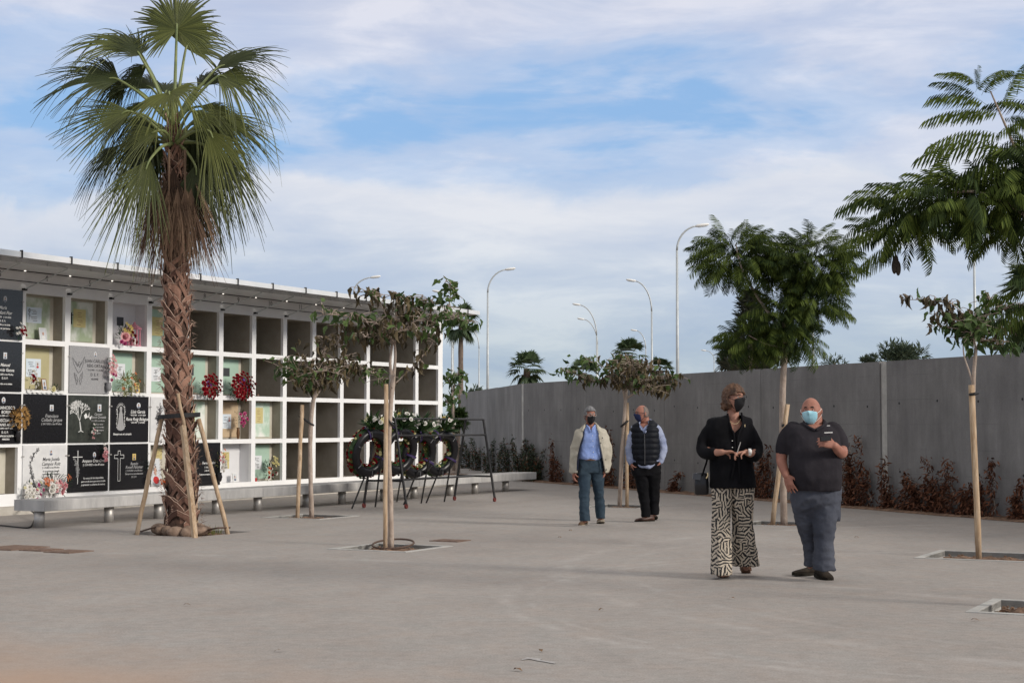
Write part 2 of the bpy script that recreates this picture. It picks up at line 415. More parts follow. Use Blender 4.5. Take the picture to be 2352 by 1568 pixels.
for i in range(-1, 9):
    a = wl-wdir*PL*i; bpt = wl-wdir*PL*(i+1)
    if i == -1: continue
    mb = MB(); c = (a+bpt)/2-wl; g = .012
    if i % 4 == 0: g = .0
    Mx = Matrix.Rotation(wt, 3, 'Z')
    la = .10 if i % 4 == 0 else .006; lb = .10 if i % 4 == 3 else .006   # gaps for the strips
    ln = PL-la-lb; cc = (a-wdir*(la+ln/2))-wl
    mb.box(cc-nrm*.15+Vector((0, 0, WH/2-.05)), (ln, .30, WH+.1), Mx)
    mb.build('panel', M['wall'], wall)
    for k in range(4):          # tie holes: small dark plugs set in the face
        for zz in (.62, 1.75) if i % 2 else (.66, 1.80):
            pp = a-wdir*(.45+k*1.02)-wl+nrm*.003+Vector((0, 0, zz+.02*math.sin(k*3+i)))
            h = MB().disc(pp, -wdir*.022, Vector((0, 0, .022)), 10); h.build('tie_hole', M['dark'], wall)
for i in (0, 4, 8):
    a = wl-wdir*PL*i-wl
    MB().box(a-nrm*.17+Vector((0, 0, WH/2-.06)), (.19, .28, WH+.08), Matrix.Rotation(wt, 3, 'Z')).build('joint_strip', M['joint'], wall)
far = px(1058, 905, 56); far.z = 0
d2 = (far-wl).normalized(); n2_ = Vector((-d2.y, d2.x, 0)); n2_ = n2_ if n2_.y < 0 else -n2_
ll = (far-wl).length/3
for i in range(3):
    c = d2*(ll*(i+.5)+.10)-n2_*.15+Vector((0, 0, WH/2-.05))
    MB().box(c, (ll-.015, .30, WH+.1+.02*i), Matrix.Rotation(math.atan2(d2.y, d2.x), 3, 'Z')).build('panel', M['wall'], wall)
# green mesh fence panel in front of the far stretch
gm = mat('green_mesh', (.03, .10, .08), .5)
fp = G(1178, 1095); ft = thing('mesh_fence', 'thin dark green wire mesh fence in front of the far concrete wall', 'fence', fp)
mb = MB(); mb.tube([(0, 0, 0), (0, 0, 2.0)], .028, 8); mb.build('post', gm, ft)
fd = (G(1085, 1075)-fp); L_ = fd.length; fd.normalize(); mb = MB()
for i in range(21): p = fd*L_*i/20; mb.tube([p+Vector((0, 0, .1)), p+Vector((0, 0, 1.9))], .004, 3)
for i in range(10): z = .1+i*.2; mb.tube([Vector((0, 0, z)), fd*L_+Vector((0, 0, z))], .004, 3)
mb.build('mesh', gm, ft)
MB().tube([fd*L_, fd*L_+Vector((0, 0, 2.0))], .028, 8).build('post', gm, ft)

# ------------------------------------------------------------------ niche building (local X along the front, local Y inward)
SP_, W0 = 1.031, px(48.6, 976, 26.0); W0.z = 0
ZB = [3.600, 2.770, 1.940, 1.110, .280]; PW, SH = .13, .085
C0, C1 = -2, 13
bld = thing('niche_building', 'long white wall of burial niches in four rows under a thin metal canopy', 'building', W0, ROT)
def cell(i, r): return i*SP_+PW/2, (i+1)*SP_-PW/2, ZB[r+1]+SH/2, ZB[r]-SH/2
FT = .012   # front skin stands proud of the niche boxes
mb = MB(); T = .06
top = 3.93
# vertical strips
for i in range(C0, C1+1):
    x0, x1 = i*SP_-PW/2, i*SP_+PW/2
    if i == C0: x0 -= .4
    if i == C1: x1 += .02
    z0, z1 = .13, ZB[0]-SH/2
    mb.box(((x0+x1)/2, T/2, (z0+z1)/2), (x1-x0, T, z1-z0))
for i in range(C0, C1):
    x0, x1 = i*SP_+PW/2, (i+1)*SP_-PW/2
    for r in range(1, 5):
        z0 = ZB[r]-SH/2 if r < 4 else .13
        z1 = ZB[r]+SH/2
        mb.box(((x0+x1)/2, T/2+.0015, (z0+z1)/2), (x1-x0, T, z1-z0))
mb.build('front_grid', M['white'], bld)
MB().box(((C0+C1)/2*SP_-.2, .05, (ZB[0]-SH/2+top)/2), ((C1-C0)*SP_+PW+.41, .10, top-ZB[0]+SH/2)).build('fascia', M['fascia'], bld)
MB().box(((C0+C1)/2*SP_, -.006, 3.742), ((C1-C0)*SP_, .010, .012)).build('fascia_cable', M['dark'], bld)
MB().box(((C0+C1)/2*SP_, -.012, top-.014), ((C1-C0)*SP_, .022, .026)).build('shadow_gap', M['dark'], bld)
# end wall, back, plinth
EX = C1*SP_+PW/2+.02
mb = MB(); mb.box((EX+.03, 1.6, 2.0), (.06, 3.2, 3.92)); mb.box(((C0*SP_+EX)/2, 3.23, 2.0), (EX-C0*SP_+.06, .06, 3.9)); mb.build('wall', M['white'], bld)
MB().box(((C0*SP_+EX)/2-.2, 1.4, .055), (EX-C0*SP_+.7, 3.2, .15)).build('plinth', M['plinth'], bld)
# canopy: ceiling, edge panels with dark seams, roof
OV = 1.78; R0, R1, R1F = C0*SP_-1.5, 13.62, 12.10
mb = MB(); zc = lambda v: 3.93-.045*v/OV
V = [(R0, .1, 3.935), (R1, .1, 3.935), (R1F, -OV, 3.885), (R0, -OV, 3.885)]
mb.add(V, [(0, 1, 2, 3)]); mb.build('canopy_ceiling', M['ceil'], bld)
mb = MB(); V2 = [(R0, 3.4, 3.99), (R1, 3.4, 3.99), (R1F, -OV+.02, 3.945), (R0, -OV+.02, 3.945)]
V3 = [(x, y, z-.045) for x, y, z in V2]
mb.add(V2+V3, [(0, 1, 2, 3), (0, 4, 5, 1), (1, 5, 6, 2), (2, 6, 7, 3), (3, 7, 4, 0), (7, 6, 5, 4)]); mb.build('roof', M['edge'], bld)
TK0 = -1.87
k = -1
ticks = []
while TK0+k*SP_ < R1F-.1: ticks.append(TK0+k*SP_); k += 1
for a, b in zip(ticks, ticks[1:]+[R1F]):
    MB().box(((a+b)/2, -OV-.004, 3.917), (b-a-.016, .03, .085)).build('edge_panel', M['edge'], bld)
    MB().box((a, -OV-.012, 3.922), (.018, .05, .115)).build('edge_seam', M['dark'], bld)
TXT = {}
def text(s, size, align='CENTER', shear=0, bold=0, spacing=1.0):
    key = (s, size, align, shear, bold, spacing)
    if key not in TXT:
        c = bpy.data.curves.new('t', 'FONT'); c.body = s; c.size = size; c.align_x = align; c.align_y = 'CENTER'; c.shear = shear; c.offset = bold; c.space_line = 1.0; c.resolution_u = 2; c.space_character = spacing
        o = bpy.data.objects.new('t', c); col.objects.link(o)
        me = bpy.data.meshes.new_from_object(o)
        TXT[key] = ([tuple(v.co) for v in me.vertices], [tuple(p.vertices) for p in me.polygons])
        bpy.data.objects.remove(o); bpy.data.curves.remove(c); bpy.data.meshes.remove(me)
    return TXT[key]
def put(mb, s, size, x, z, y=-.003, **k):
    v, f = text(s, size, **k); return mb.add([(a+x, y, b+z) for a, b, _ in v], f)
M['numb'] = mat('number_grey', (.07, .07, .075), .5)
num0 = None
for i in range(C0, C1):
    mb = MB(); put(mb, str(i+4), .14, (i+.5)*SP_, 3.825, y=-.004); mb.build('niche_number', M['numb'], bld)
for i in range(C0, C1+1):
    x = i*SP_
    st = MB(); st.tube([(x, -.02, 3.61), (x+.02, -.92, 3.905)], .010, 6); so = st.build('strut', M['galv'], bld)
    MB().box((x, -.03, 3.61), (.075, .05, .035)).build('strut_foot', M['dark'], so)
    s_ = MB().box((x, -.035, 3.912), (.022, .022, .014)).build('spotlight', M['lamp'], bld)
    ld = bpy.data.lights.new('spotlight_beam', 'SPOT'); ld.energy = 1.0; ld.spot_size = R(38); ld.spot_blend = .15; ld.shadow_soft_size = .01; ld.color = (1, .93, .82)
    lo = bpy.data.objects.new('spotlight_beam', ld); col.objects.link(lo); lo.parent = bld; lo.location = (x, -.055, 3.885); lo.rotation_euler = (R(4), 0, 0)

# ---- niches
def smear(name, a, b, sc=3): return mat(name, a, .7, b, sc, det=3, stretch=(1, 1, .7), lo=.42, hi=.6)
M['green'] = mat('green_panel', (.36, .50, .40), .6, (.40, .55, .45), 2)
M['greens'] = smear('green_panel_smeared', (.36, .43, .29), (.66, .68, .62))
M['olive'] = mat('olive_panel', (.42, .38, .21), .6, (.47, .43, .26), 3)
M['greenw'] = smear('green_panel_plaster', (.44, .58, .46), (.78, .79, .74), 3.5)
M['tan'] = mat('tan_panel', (.47, .35, .22), .7, (.52, .40, .26), 4)
M['nwhite'] = mat('white_lining', (.66, .66, .67), .5, (.72, .72, .73), 2)
M['cream'] = mat('cream_lining', (.50, .47, .38), .8, (.58, .55, .47), 3)
closed = {(0, 0): 'greens', (0, 1): 'olive', (-1, 3): 'cream', (1, 0): 'greens', (2, 0): 'nwhite', (2, 1): 'green', (3, 0): 'green', (3, 1): 'green', (3, 3): 'cream',
          (4, 1): 'green', (4, 2): 'greenw', (5, 1): 'green', (5, 2): 'tan', (5, 3): 'nwhite', (6, 2): 'greenw', (6, 3): 'green'}
slabs = {(-1, 0), (-1, 1), (-1, 2), (0, 2), (0, 3), (1, 1), (1, 2), (1, 3), (2, 2), (2, 3), (3, 2), (4, 3), (-2, 0), (-2, 1), (-2, 2), (-2, 3)}
BD = .28
for i in range(C0, C1):
    for r in range(4):
        x0, x1, z0, z1 = cell(i, r); cl = closed.get((i, r)); d = BD if (cl or (i, r) in slabs) else 2.3
        e = .002; y0 = T
        q = [(x0-e, y0, z0-e), (x1+e, y0, z0-e), (x1+e, y0, z1+e), (x0-e, y0, z1+e)]
        q2 = [(a, d, c) for a, b, c in q]
        mb = MB().add(q+q2, [(0, 1, 5, 4), (1, 2, 6, 5), (2, 3, 7, 6), (3, 0, 4, 7), (4, 5, 6, 7)])
        n_ = mb.build('niche', M['nwhite'] if cl == 'nwhite' else M['niche'], bld)
        if cl and cl != 'nwhite':
            MB().box(((x0+x1)/2, d-.012, (z0+z1)/2), (x1-x0, .012, z1-z0)).build('surround', M['cream'] if cl != 'tan' else M['niche'], n_)
            MB().box(((x0+x1)/2-.03, d-.026, (z0+z1)/2), (x1-x0-.14, .014, z1-z0-.07)).build('sealing_panel', M[cl], n_)

def loc2w(x, y, z): return W0+AL*x+IN*y+Vector((0, 0, z))
# ---- grave slabs
M['blk'] = mat('black_granite', (.012, .012, .014), .13, (.02, .02, .023), 30, spec=.55)
M['dgr'] = mat('dark_green_granite', (.03, .034, .03), .2, (.055, .06, .052), 9, spec=.5)
M['ggr'] = mat('grey_granite', (.26, .26, .27), .45, (.38, .38, .38), 60, det=2)
M['wgr'] = mat('white_marble', (.62, .62, .62), .3, (.72, .72, .71), 5)
M['ink_w'] = mat('white_lettering', (.72, .72, .70), .5)
M['ink_g'] = mat('silver_lettering', (.34, .34, .34), .4)
M['ink_d'] = mat('dark_lettering', (.06, .06, .065), .5)
M['ph_w'] = mat('portrait_ground', (.62, .64, .66), .4)
M['ph_y'] = mat('portrait_yellow', (.60, .45, .16), .5)
M['skinp'] = mat('portrait_skin', (.50, .30, .22), .6)
M['hairp'] = mat('portrait_hair', (.05, .035, .03), .7)
M['clothp'] = mat('portrait_clothes', (.10, .12, .18), .7)
M['redp'] = mat('portrait_red', (.5, .03, .03), .7)
def portrait(root, x, z, w, h, oval=True, y=-.004, ground='ph_w', cloth='clothp', hair='hairp'):
    mb = MB()
    if oval: mb.disc((x, y, z), (w/2, 0, 0), (0, 0, h/2), 18)
    else: mb.box((x, y+.002, z), (w, .004, h))
    mb.disc((x, y-.0015, z-h*.30), (w*.30, 0, 0), (0, 0, h*.15), 12, 1)
    mb.disc((x, y-.003, z+h*.08), (w*.17, 0, 0), (0, 0, h*.20), 12, 3)
    mb.disc((x, y-.0045, z+h*.03), (w*.14, 0, 0), (0, 0, h*.16), 12, 2)
    return mb.build('portrait', [M[ground], M[cloth], M['skinp'], M[hair]], root)
def slab(i, r, m, label, lines, ink, dy=0):
    x0, x1, z0, z1 = cell(i, r); w, h = .975, .795
    root = thing('grave_slab', label, 'gravestone', loc2w((x0+x1)/2, -.022, (z0+z1)/2), ROT, 'stone slabs closing burial niches')
    MB().box((0, .009, 0), (w, .022, h)).build('stone', M[m], root)
    for sx in (-1, 1):
        MB().box((sx*w*.5, -.008, .22), (.035, .014, .02)).build('clip', M['steel'], root)
    if lines:
        mb = MB()
        for (s, size, x, z, sh) in lines: put(mb, s, size, x, z, y=-.0045, shear=sh, bold=.0012)
        mb.build('inscription', M[ink], root)
    return root
def lineart(root, strokes, ink, wd=.006, name='engraving'):
    mb = MB()
    for st in strokes:
        st = [Vector((a, -.0042, b)) for a, b in st]
        for a, b in zip(st, st[1:]):
            d = (b-a)
            if d.length < 1e-6: continue
            q = Vector((-d.z, 0, d.x)).normalized()*wd/2
            mb.add([a-q, b-q, b+q, a+q], [(0, 1, 2, 3)])
    return mb.build(name, M[ink], root)
def arc(cx, cz, rx, rz, a0, a1, n=10): return [(cx+rx*math.cos(R(a0+(a1-a0)*k/n)), cz+rz*math.sin(R(a0+(a1-a0)*k/n))) for k in range(n+1)]
def sprig(pts, n, s, seed):
    rnd = random.Random(seed); out = [pts]
    for k in range(n):
        t = (k+.5)/n*(len(pts)-1); a = int(t); f = t-a; p = (pts[a][0]*(1-f)+pts[a+1][0]*f, pts[a][1]*(1-f)+pts[a+1][1]*f)
        an = rnd.uniform(0, 6.28); l_ = s*rnd.uniform(.6, 1.3)
        out.append([p, (p[0]+l_*.5*math.cos(an)-l_*.2*math.sin(an), p[1]+l_*.5*math.sin(an)+l_*.2*math.cos(an)), (p[0]+l_*math.cos(an), p[1]+l_*math.sin(an)), (p[0]+l_*.5*math.cos(an)+l_*.2*math.sin(an), p[1]+l_*.5*math.sin(an)-l_*.2*math.cos(an)), p])
    return out
r_ = slab(-1, 0, 'blk', 'black slab with an oval portrait, topmost row at the left edge', [('Maria', .075, .05, .10, .3), ('Monfort Flor', .075, .05, .02, .3), ('* 1-1-1935   † 3-9-2020', .038, .05, -.05, 0), ('D. E. P.', .045, .05, -.11, 0), ('Tu familia no te olvida', .036, .05, -.17, .3), ('siempre te querremos', .036, .05, -.23, .3)], 'ink_w'); portrait(r_, .10, .24, .075, .10)
r_ = slab(-1, 1, 'blk', 'black slab with a square portrait, second from the top at the left edge', [('Manuel', .07, .12, .02, .3), ('Garcia Gaona', .07, .12, -.06, .3), ('† 2-4-2021 a los 78 años', .036, .12, -.13, 0), ('D. E. P.', .045, .12, -.19, 0), ('Tus hijos no te olvidan', .034, .12, -.28, .3)], 'ink_w'); portrait(r_, .12, .17, .075, .10, False)
r_ = slab(-1, 2, 'blk', 'black slab with large bold capital lettering, third row at the left edge', [('FRANCISCO', .07, .16, .17, 0), ('BORJA', .07, .16, .10, 0), ('† 4-1-2021 a los 81 años', .034, .16, .045, 0), ('PASCUALA', .07, .14, -.03, 0), ('SERRANO AGUSTI', .06, .14, -.10, 0), ('† 3-2-2021 a los 79 años', .034, .14, -.155, 0), ('D. E. P.', .05, .14, -.22, 0), ('SIEMPRE EN NUESTRA', .036, .16, -.28, 0), ('MEMORIA', .036, .16, -.33, 0)], 'ink_w'); portrait(r_, .10, .29, .08, .10)
r_ = slab(0, 2, 'blk', 'plain black slab with faint silver name below a small portrait, third row', [('Francisco', .08, .14, .045, .3), ('Collado Jarque', .08, .14, -.02, .3), ('† 24-7-2021 a los 89 años', .045, .14, -.085, .1)], 'ink_g'); portrait(r_, .14, .18, .085, .10, False)
r_ = slab(0, 3, 'wgr', 'white marble slab with dark floral engraving in the bottom row above the bench end', [('Maria Josefa', .08, .14, .165, .3), ('Campos Ruiz', .08, .14, .09, .3), ('† 1-9-2021 a los 90 años', .04, .14, .03, .1), ('Te recordaremos siempre', .036, .14, -.03, .3), ('nuestro amor por siempre', .036, .14, -.075, .3), ('D. E. P.', .04, .14, -.13, 0)], 'ink_d'); portrait(r_, .14, .28, .10, .11)
lineart(r_, sprig(arc(-.10, .05, .22, .28, 100, 215), 40, .045, 3)+sprig([(-.31, -.05), (-.24, -.2), (-.22, -.3)], 24, .07, 4), 'ink_d', .006)
r_ = slab(1, 1, 'ggr', 'grey granite slab with an engraved dove and open hands, dark capital lettering', [('JUAN CARLOS', .075, .12, .15, 0), ('REIG ORTA', .075, .12, .07, 0), ('* 12-2-1966   † 11-8-2021', .04, .13, .0, 0), ('D. E. P.', .07, .12, -.08, 0), ('HUAWEI', .045, .12, -.155, 0)], 'ink_d'); portrait(r_, .13, .27, .07, .09)
lineart(r_, [[(-.42, .20), (-.34, .10), (-.30, .05), (-.27, .09), (-.25, .03), (-.22, .09), (-.13, .22), (-.17, .08), (-.22, -.02), (-.28, -.06), (-.33, .0), (-.40, .10), (-.42, .20)], [(-.30, .05), (-.27, .13), (-.24, .12), (-.23, .08)],
    [(-.38, -.05), (-.36, -.15), (-.31, -.26), (-.29, -.17), (-.33, -.08)], [(-.18, -.03), (-.18, -.13), (-.23, -.26), (-.26, -.17), (-.22, -.08)], [(-.36, -.06), (-.34, -.16), (-.30, -.2)], [(-.20, -.06), (-.21, -.15), (-.25, -.2)], [(-.35, .14), (-.30, .08)], [(-.18, .13), (-.24, .06)]], 'ink_d', .008)
r_ = slab(1, 2, 'dgr', 'dark mottled slab with a silver tree and two doves, third row', [('Carmen', .06, .22, .08, .3), ('Blanca Quesada', .06, .22, .03, .3), ('† 3-1-2021 a los 84 años', .033, .22, -.03, 0), ('Tus hijos y nietos', .034, .22, -.09, .3), ('que nunca te olvidan,', .034, .22, -.14, .3), ('te llevamos siempre.', .034, .22, -.19, .3), ('T. quiero.', .034, .22, -.24, .3)], 'ink_g'); portrait(r_, .25, .19, .09, .12, False)
def treeart(x, z):
    rnd = random.Random(5); out = []
    def br(x, z, a, l, d):
        x2, z2 = x+l*math.cos(a), z+l*math.sin(a); out.append([(x, z), (x2, z2)])
        if d: 
            for s in (-.55, .1, .6): br(x2, z2, a+s*rnd.uniform(.6, 1.1), l*rnd.uniform(.6, .8), d-1)
    br(x, z, 1.75, .17, 4); return out
lineart(r_, treeart(-.20, -.20), 'ink_w', .008); lineart(r_, [[(-.26, -.22), (-.2, -.2), (-.14, -.22)], [(-.205, -.2), (-.23, -.05)], [(-.19, -.2), (-.22, -.05)]], 'ink_w', .012)
MB().add([(-.13, -.005, .06), (-.08, -.005, .10), (-.10, -.005, .0), (-.03, -.005, .03), (0, -.005, .12), (.06, -.005, .06), (.03, -.005, -.02), (.0, -.005, .02)], [(0, 1, 2), (2, 1, 3), (3, 4, 7), (7, 5, 6)]).build('dove_engraving', M['ink_w'], r_)
r_ = slab(2, 2, 'blk', 'black slab with a haloed robed figure and white script, third row left of the palm', [('Lluis Garcia', .08, .20, .13, .3), ('* 8-5-2-1931   † 19-11-2020', .036, .20, .07, 0), ('Rosa Roig Balaguer', .08, .20, -.0, .3), ('* 24-2-1937   † 12-9-2021', .036, .20, -.06, 0), ('Siempre en mi corazón', .05, -.20, -.26, .3)], 'ink_w'); portrait(r_, .22, .24, .10, .10)
mb = MB()
for k in range(15): a = R(-20+220*k/14); mb.disc((-.24+.12*math.cos(a), -.0043, .14+.14*math.sin(a)), (.009, 0, 0), (0, 0, .009), 6)
mb.disc((-.24, -.0042, .18), (.035, 0, 0), (0, 0, .045), 12); mb.add([(-.27, -.0042, .14), (-.21, -.0042, .14), (-.15, -.0042, -.15), (-.33, -.0042, -.15)], [(0, 1, 2, 3)]); mb.disc((-.24, -.0041, -.15), (.10, 0, 0), (0, 0, .05), 12)
mb.build('figure_engraving', M['ink_g'], r_); lineart(r_, sprig(arc(-.24, .14, .10, .11, -30, 210), 26, .02, 8)+sprig([(-.33, .1), (-.34, -.14)], 14, .02, 9)+sprig([(-.15, .1), (-.14, -.14)], 14, .02, 10)+[[(-.28, .1), (-.31, -.14)], [(-.24, .1), (-.24, -.16)], [(-.20, .1), (-.17, -.14)]], 'ink_w', .005)
r_ = slab(1, 3, 'blk', 'black slab with a flowered cross and three lines of white script, bottom row', [('Amparo Cros Cros', .07, .12, .12, .3), ('† 12-9-2021 a los 87 años', .05, .12, .055, .2), ('Ya nunca fui de despedidas,', .046, .12, -.17, .3), ('pero un día tuve que mirar al cielo', .042, .12, -.225, .3), ('y aprender a echarte de menos.', .046, .12, -.28, .3)], 'ink_w'); portrait(r_, .14, .22, .075, .10)
lineart(r_, [[(-.26, .30), (-.26, -.26)], [(-.38, .19), (-.15, .19)]], 'ink_w', .014); lineart(r_, sprig([(-.33, .16), (-.28, .0), (-.26, -.16), (-.30, .1), (-.24, -.05)], 40, .045, 12), 'ink_g', .006)
r_ = slab(2, 3, 'blk', 'black slab with a plain outlined cross and small yellow portrait, bottom row', [('Ramón', .07, .12, .05, .3), ('Rosell Palomar', .075, .12, -.01, .3), ('† 12-9-2021 a los 80 años', .042, .12, -.07, .1), ('Siempre te recordaremos', .045, .12, -.125, .2), ('D. E. P.', .045, .12, -.18, .1)], 'ink_g'); portrait(r_, .12, .17, .09, .11, False, ground='ph_y')
cr = [(-.30, .28), (-.24, .28), (-.24, .21), (-.15, .21), (-.15, .15), (-.24, .15), (-.24, -.24), (-.30, -.24), (-.30, .15), (-.39, .15), (-.39, .21), (-.30, .21), (-.30, .28)]
lineart(r_, [cr], 'ink_w', .008)
r_ = slab(3, 2, 'wgr', 'light marble slab with a dark lily engraving partly behind the palm trunk', None, 'ink_d')
lineart(r_, sprig([(-.22, .25), (-.28, .05), (-.24, -.1), (-.27, -.25)], 44, .08, 20)+sprig([(-.34, .05), (-.25, -.05)], 20, .06, 21), 'ink_d', .008)
r_ = slab(4, 3, 'blk', 'black slab with white script just right of the palm trunk, bottom row', [('Pilar', .07, .14, .09, .2), ('Ferrer Jordan', .07, .14, .02, .2), ('† 14-2-2021', .05, .14, -.06, 0), ('a los 63 años', .045, .14, -.12, .1), ('Siempre en nuestro corazón', .042, .10, -.19, .3)], 'ink_w'); portrait(r_, .12, .20, .08, .10)

# ---- papers, cards and frames
M['paper'] = mat('paper', (.70, .72, .74), .7); M['paperb'] = mat('bluish_paper', (.58, .68, .76), .7, (.68, .73, .77), 5); M['ypaper'] = mat('yellow_paper', (.52, .44, .18), .7, (.60, .52, .25), 6)
M['plaq'] = mat('dark_plaque', (.05, .05, .055), .5); M['wood'] = mat('frame_wood', (.32, .19, .10), .6); M['gold'] = mat('gold_frame', (.65, .52, .30), .5)
def notice(i, r, x, z, w, h, m, label, kind='text', cat='notice'):
    x0, x1, z0, z1 = cell(i, r)
    y = BD-.036 if closed.get((i, r)) != 'nwhite' else BD-.005
    x += .235 if closed.get((i, r)) != 'nwhite' or True else 0
    root = thing('niche_notice', label, cat, loc2w(x0+x, y, z0+z), ROT, 'notices fixed inside closed niches')
    MB().box((0, -.001, 0), (w, .003, h)).build('sheet', M[m], root)
    if kind != 'plain':
        mb = MB()
        xs = .0 if kind != 'portrait' else -.14*w
        for k, (ww, zz) in enumerate(((.34, .30), (.26, .19), (.30, .08), (.44, -.12), (.36, -.22), (.3, -.36))):
            mb.box((xs+random.uniform(-.02, .02), -.0035, zz*h), (ww*w, .0015, .022*h+.002))
        mb.build('writing', M['ink_d'] if m != 'ypaper' else M['wood'], root)
    if kind == 'portrait': portrait(root, w*.27, h*.17, w*.26, h*.40, False, y=-.006, cloth='redp')
    if kind == 'rose': lineart(root, [arc(-.32*w, .28*h, .022, .03, 0, 360), arc(-.32*w, .28*h, .012, .016, 0, 300), [(-.32*w, .2*h), (-.34*w, -.3*h)], [(-.33*w, 0), (-.40*w, .06*h)], [(-.33*w, -.1*h), (-.25*w, -.02*h)]], 'ink_d', .008)
    if kind == 'cross': lineart(root, [[(0, .3*h), (0, -.05*h)], [(-.06*w, .15*h), (.06*w, .15*h)]], 'ink_d', .006)
    return root
notice(0, 0, .20, .42, .34, .26, 'paperb', 'white framed certificate with a rose drawing in the top row', 'rose')
notice(1, 0, .24, .43, .30, .31, 'ypaper', 'yellow paper on smeared green panel, top row, one niche left of the pink lantern')
notice(2, 0, .27, .44, .17, .15, 'plaq', 'dark square plaque in the white lined niche with the pink lantern', 'plain', 'plaque')
notice(3, 0, .20, .40, .30, .34, 'ypaper', 'yellow paper in the top row touching the left side of the palm trunk')
notice(0, 1, .20, .38, .34, .30, 'paperb', 'bluish paper with a small portrait on an olive panel', 'portrait')
notice(2, 1, .24, .38, .27, .28, 'paper', 'white paper with a small cross above the spiky bouquet', 'cross')
notice(3, 1, .17, .36, .27, .26, 'paper', 'white printed paper immediately left of the palm trunk, second row', 'cross')
notice(4, 1, .12, .45, .20, .16, 'plaq', 'dark plaque hidden partly by the right edge of the palm trunk', 'plain', 'plaque')
notice(5, 1, .17, .46, .22, .16, 'plaq', 'dark plaque above the big bouquet of red roses', 'plain', 'plaque')
notice(4, 2, .14, .44, .26, .34, 'ypaper', 'yellow paper low beside the right side of the palm trunk, third row')
notice(5, 2, .20, .34, .28, .28, 'paperb', 'bluish paper with portrait on the tan panel beside magenta flowers', 'portrait')
notice(6, 2, .20, .46, .27, .31, 'ypaper', 'yellow paper on a green panel with white plaster smears')
notice(3, 3, .24, .58, .26, .20, 'ypaper', 'small yellow paper above the portrait of a young man')
notice(5, 3, .20, .42, .26, .32, 'ypaper', 'yellow paper in the white lined niche of the bottom row')
notice(6, 3, .17, .36, .27, .27, 'paper', 'white paper with rose drawing above yellow roses in the bottom row', 'rose')
mb = MB(); mb.box((0, 0, 0), (.012, .014, .20)); mb.box((0, .0, .055), (.07, .0135, .012)); x0, x1, z0, z1 = cell(1, 0)
cro = thing('crucifix', 'small black crucifix beside a yellow paper in the top row', 'crucifix', loc2w(x0+.27, BD-.05, z0+.42), ROT); mb.build('cross', M['black'], cro)
def frame(i, r, x, y, w, h, m, label, cat='photo frame', ground='ph_w', cloth='clothp', rz=0, hair='hairp'):
    x0, x1, z0, z1 = cell(i, r)
    root = thing('picture_frame', label, cat, loc2w(x0+x+.06, y, z0+.005), ROT+rz, 'framed pictures standing in niches')
    root.rotation_euler = (R(-9), 0, ROT+rz)
    mb = MB(); b = .014
    for (cx_, cz, ww, hh) in ((-w/2+b/2, h/2, b, h), (w/2-b/2, h/2, b, h), (0, b/2, w-2*b, b), (0, h-b/2, w-2*b, b)): mb.box((cx_, 0, cz), (ww, .016, hh))
    mb.build('frame', M[m], root)
    MB().box((0, .003, h/2), (w-2*b, .006, h-2*b)).build('backing', M[ground], root)
    portrait(root, 0, h/2, w-2*b-.002, h-2*b-.002, False, y=-.004, ground=ground, cloth=cloth, hair=hair)
frame(0, 0, .47, .12, .17, .21, 'ink_w', 'pale silver photo frame on the sill of the top row, second niche from the left', ground='ph_w', cloth='ink_w', hair='nwhite')
frame(0, 1, .50, .10, .15, .20, 'wood', 'wooden photo frame leaning in the olive niche', rz=R(14))
frame(2, 1, .70, .08, .13, .19, 'gold', 'yellow portrait card right of the spiky bouquet', ground='ph_y')
frame(5, 3, .50, .12, .13, .17, 'ink_w', 'faded photo of a person in the white lined bottom niche')
frame(3, 3, .19, .06, .30, .50, 'ink_w', 'large portrait of a dark haired young man in red, left of the palm', cloth='redp')
# lace cloths on the shelf of two niches
for (i, r, lab) in ((0, 1, 'white lace cloth hanging over the shelf under the wooden photo frame'), (2, 1, 'white lace cloth hanging over the shelf under the spiky bouquet')):
    x0, x1, z0, z1 = cell(i, r); n = 40; V = []
    for k in range(n+1):
        x = (x1-x0-.06)*k/n+.03
        V += [(x, .14, .004), (x, -.018, .006), (x, -.026+.006*math.sin(k*.9), -.03-.018*abs(math.sin(k*.62)))]
    mb = MB().add(V, [(k*3+j, k*3+j+1, (k+1)*3+j+1, (k+1)*3+j) for k in range(n) for j in range(2)])
    o = mb.build('lace_cloth', M['ink_w']); o.location = loc2w(x0, 0, z0); o.rotation_euler = (0, 0, ROT); tag(o, lab, 'cloth')

# ------------------------------------------------------------------ flowers
M['rose_r'] = mat('red_petals', (.14, .004, .009), .75, (.30, .010, .018), 1, island=True, trans=.1, spec=.1)
M['rose_p'] = mat('pink_petals', (.62, .22, .26), .6, (.75, .42, .42), 1, island=True, trans=.2)
M['rose_m'] = mat('magenta_petals', (.36, .02, .12), .6, (.55, .10, .25), 1, island=True, trans=.15)
M['fl_w'] = mat('white_petals', (.68, .66, .60), .6, (.80, .78, .74), 1, island=True, trans=.2)
M['fl_y'] = mat('yellow_petals', (.65, .48, .08), .6, (.75, .62, .25), 1, island=True, trans=.2)
M['fl_cy'] = mat('cream_yellow_petals', (.68, .62, .30), .6, (.75, .70, .42), 1, island=True, trans=.2)
M['fl_o'] = mat('orange_petals', (.60, .13, .04), .6, (.70, .25, .10), 1, island=True, trans=.2)
M['fl_b'] = mat('blue_petals', (.10, .06, .30), .6, (.16, .10, .40), 1, island=True)
M['leafd'] = mat('bouquet_leaves', (.010, .028, .012), .8, (.030, .075, .028), 1, island=True, trans=.1, spec=.08)
M['leafo'] = mat('olive_leaves', (.10, .12, .03), .6, (.20, .20, .06), 1, island=True, trans=.15)
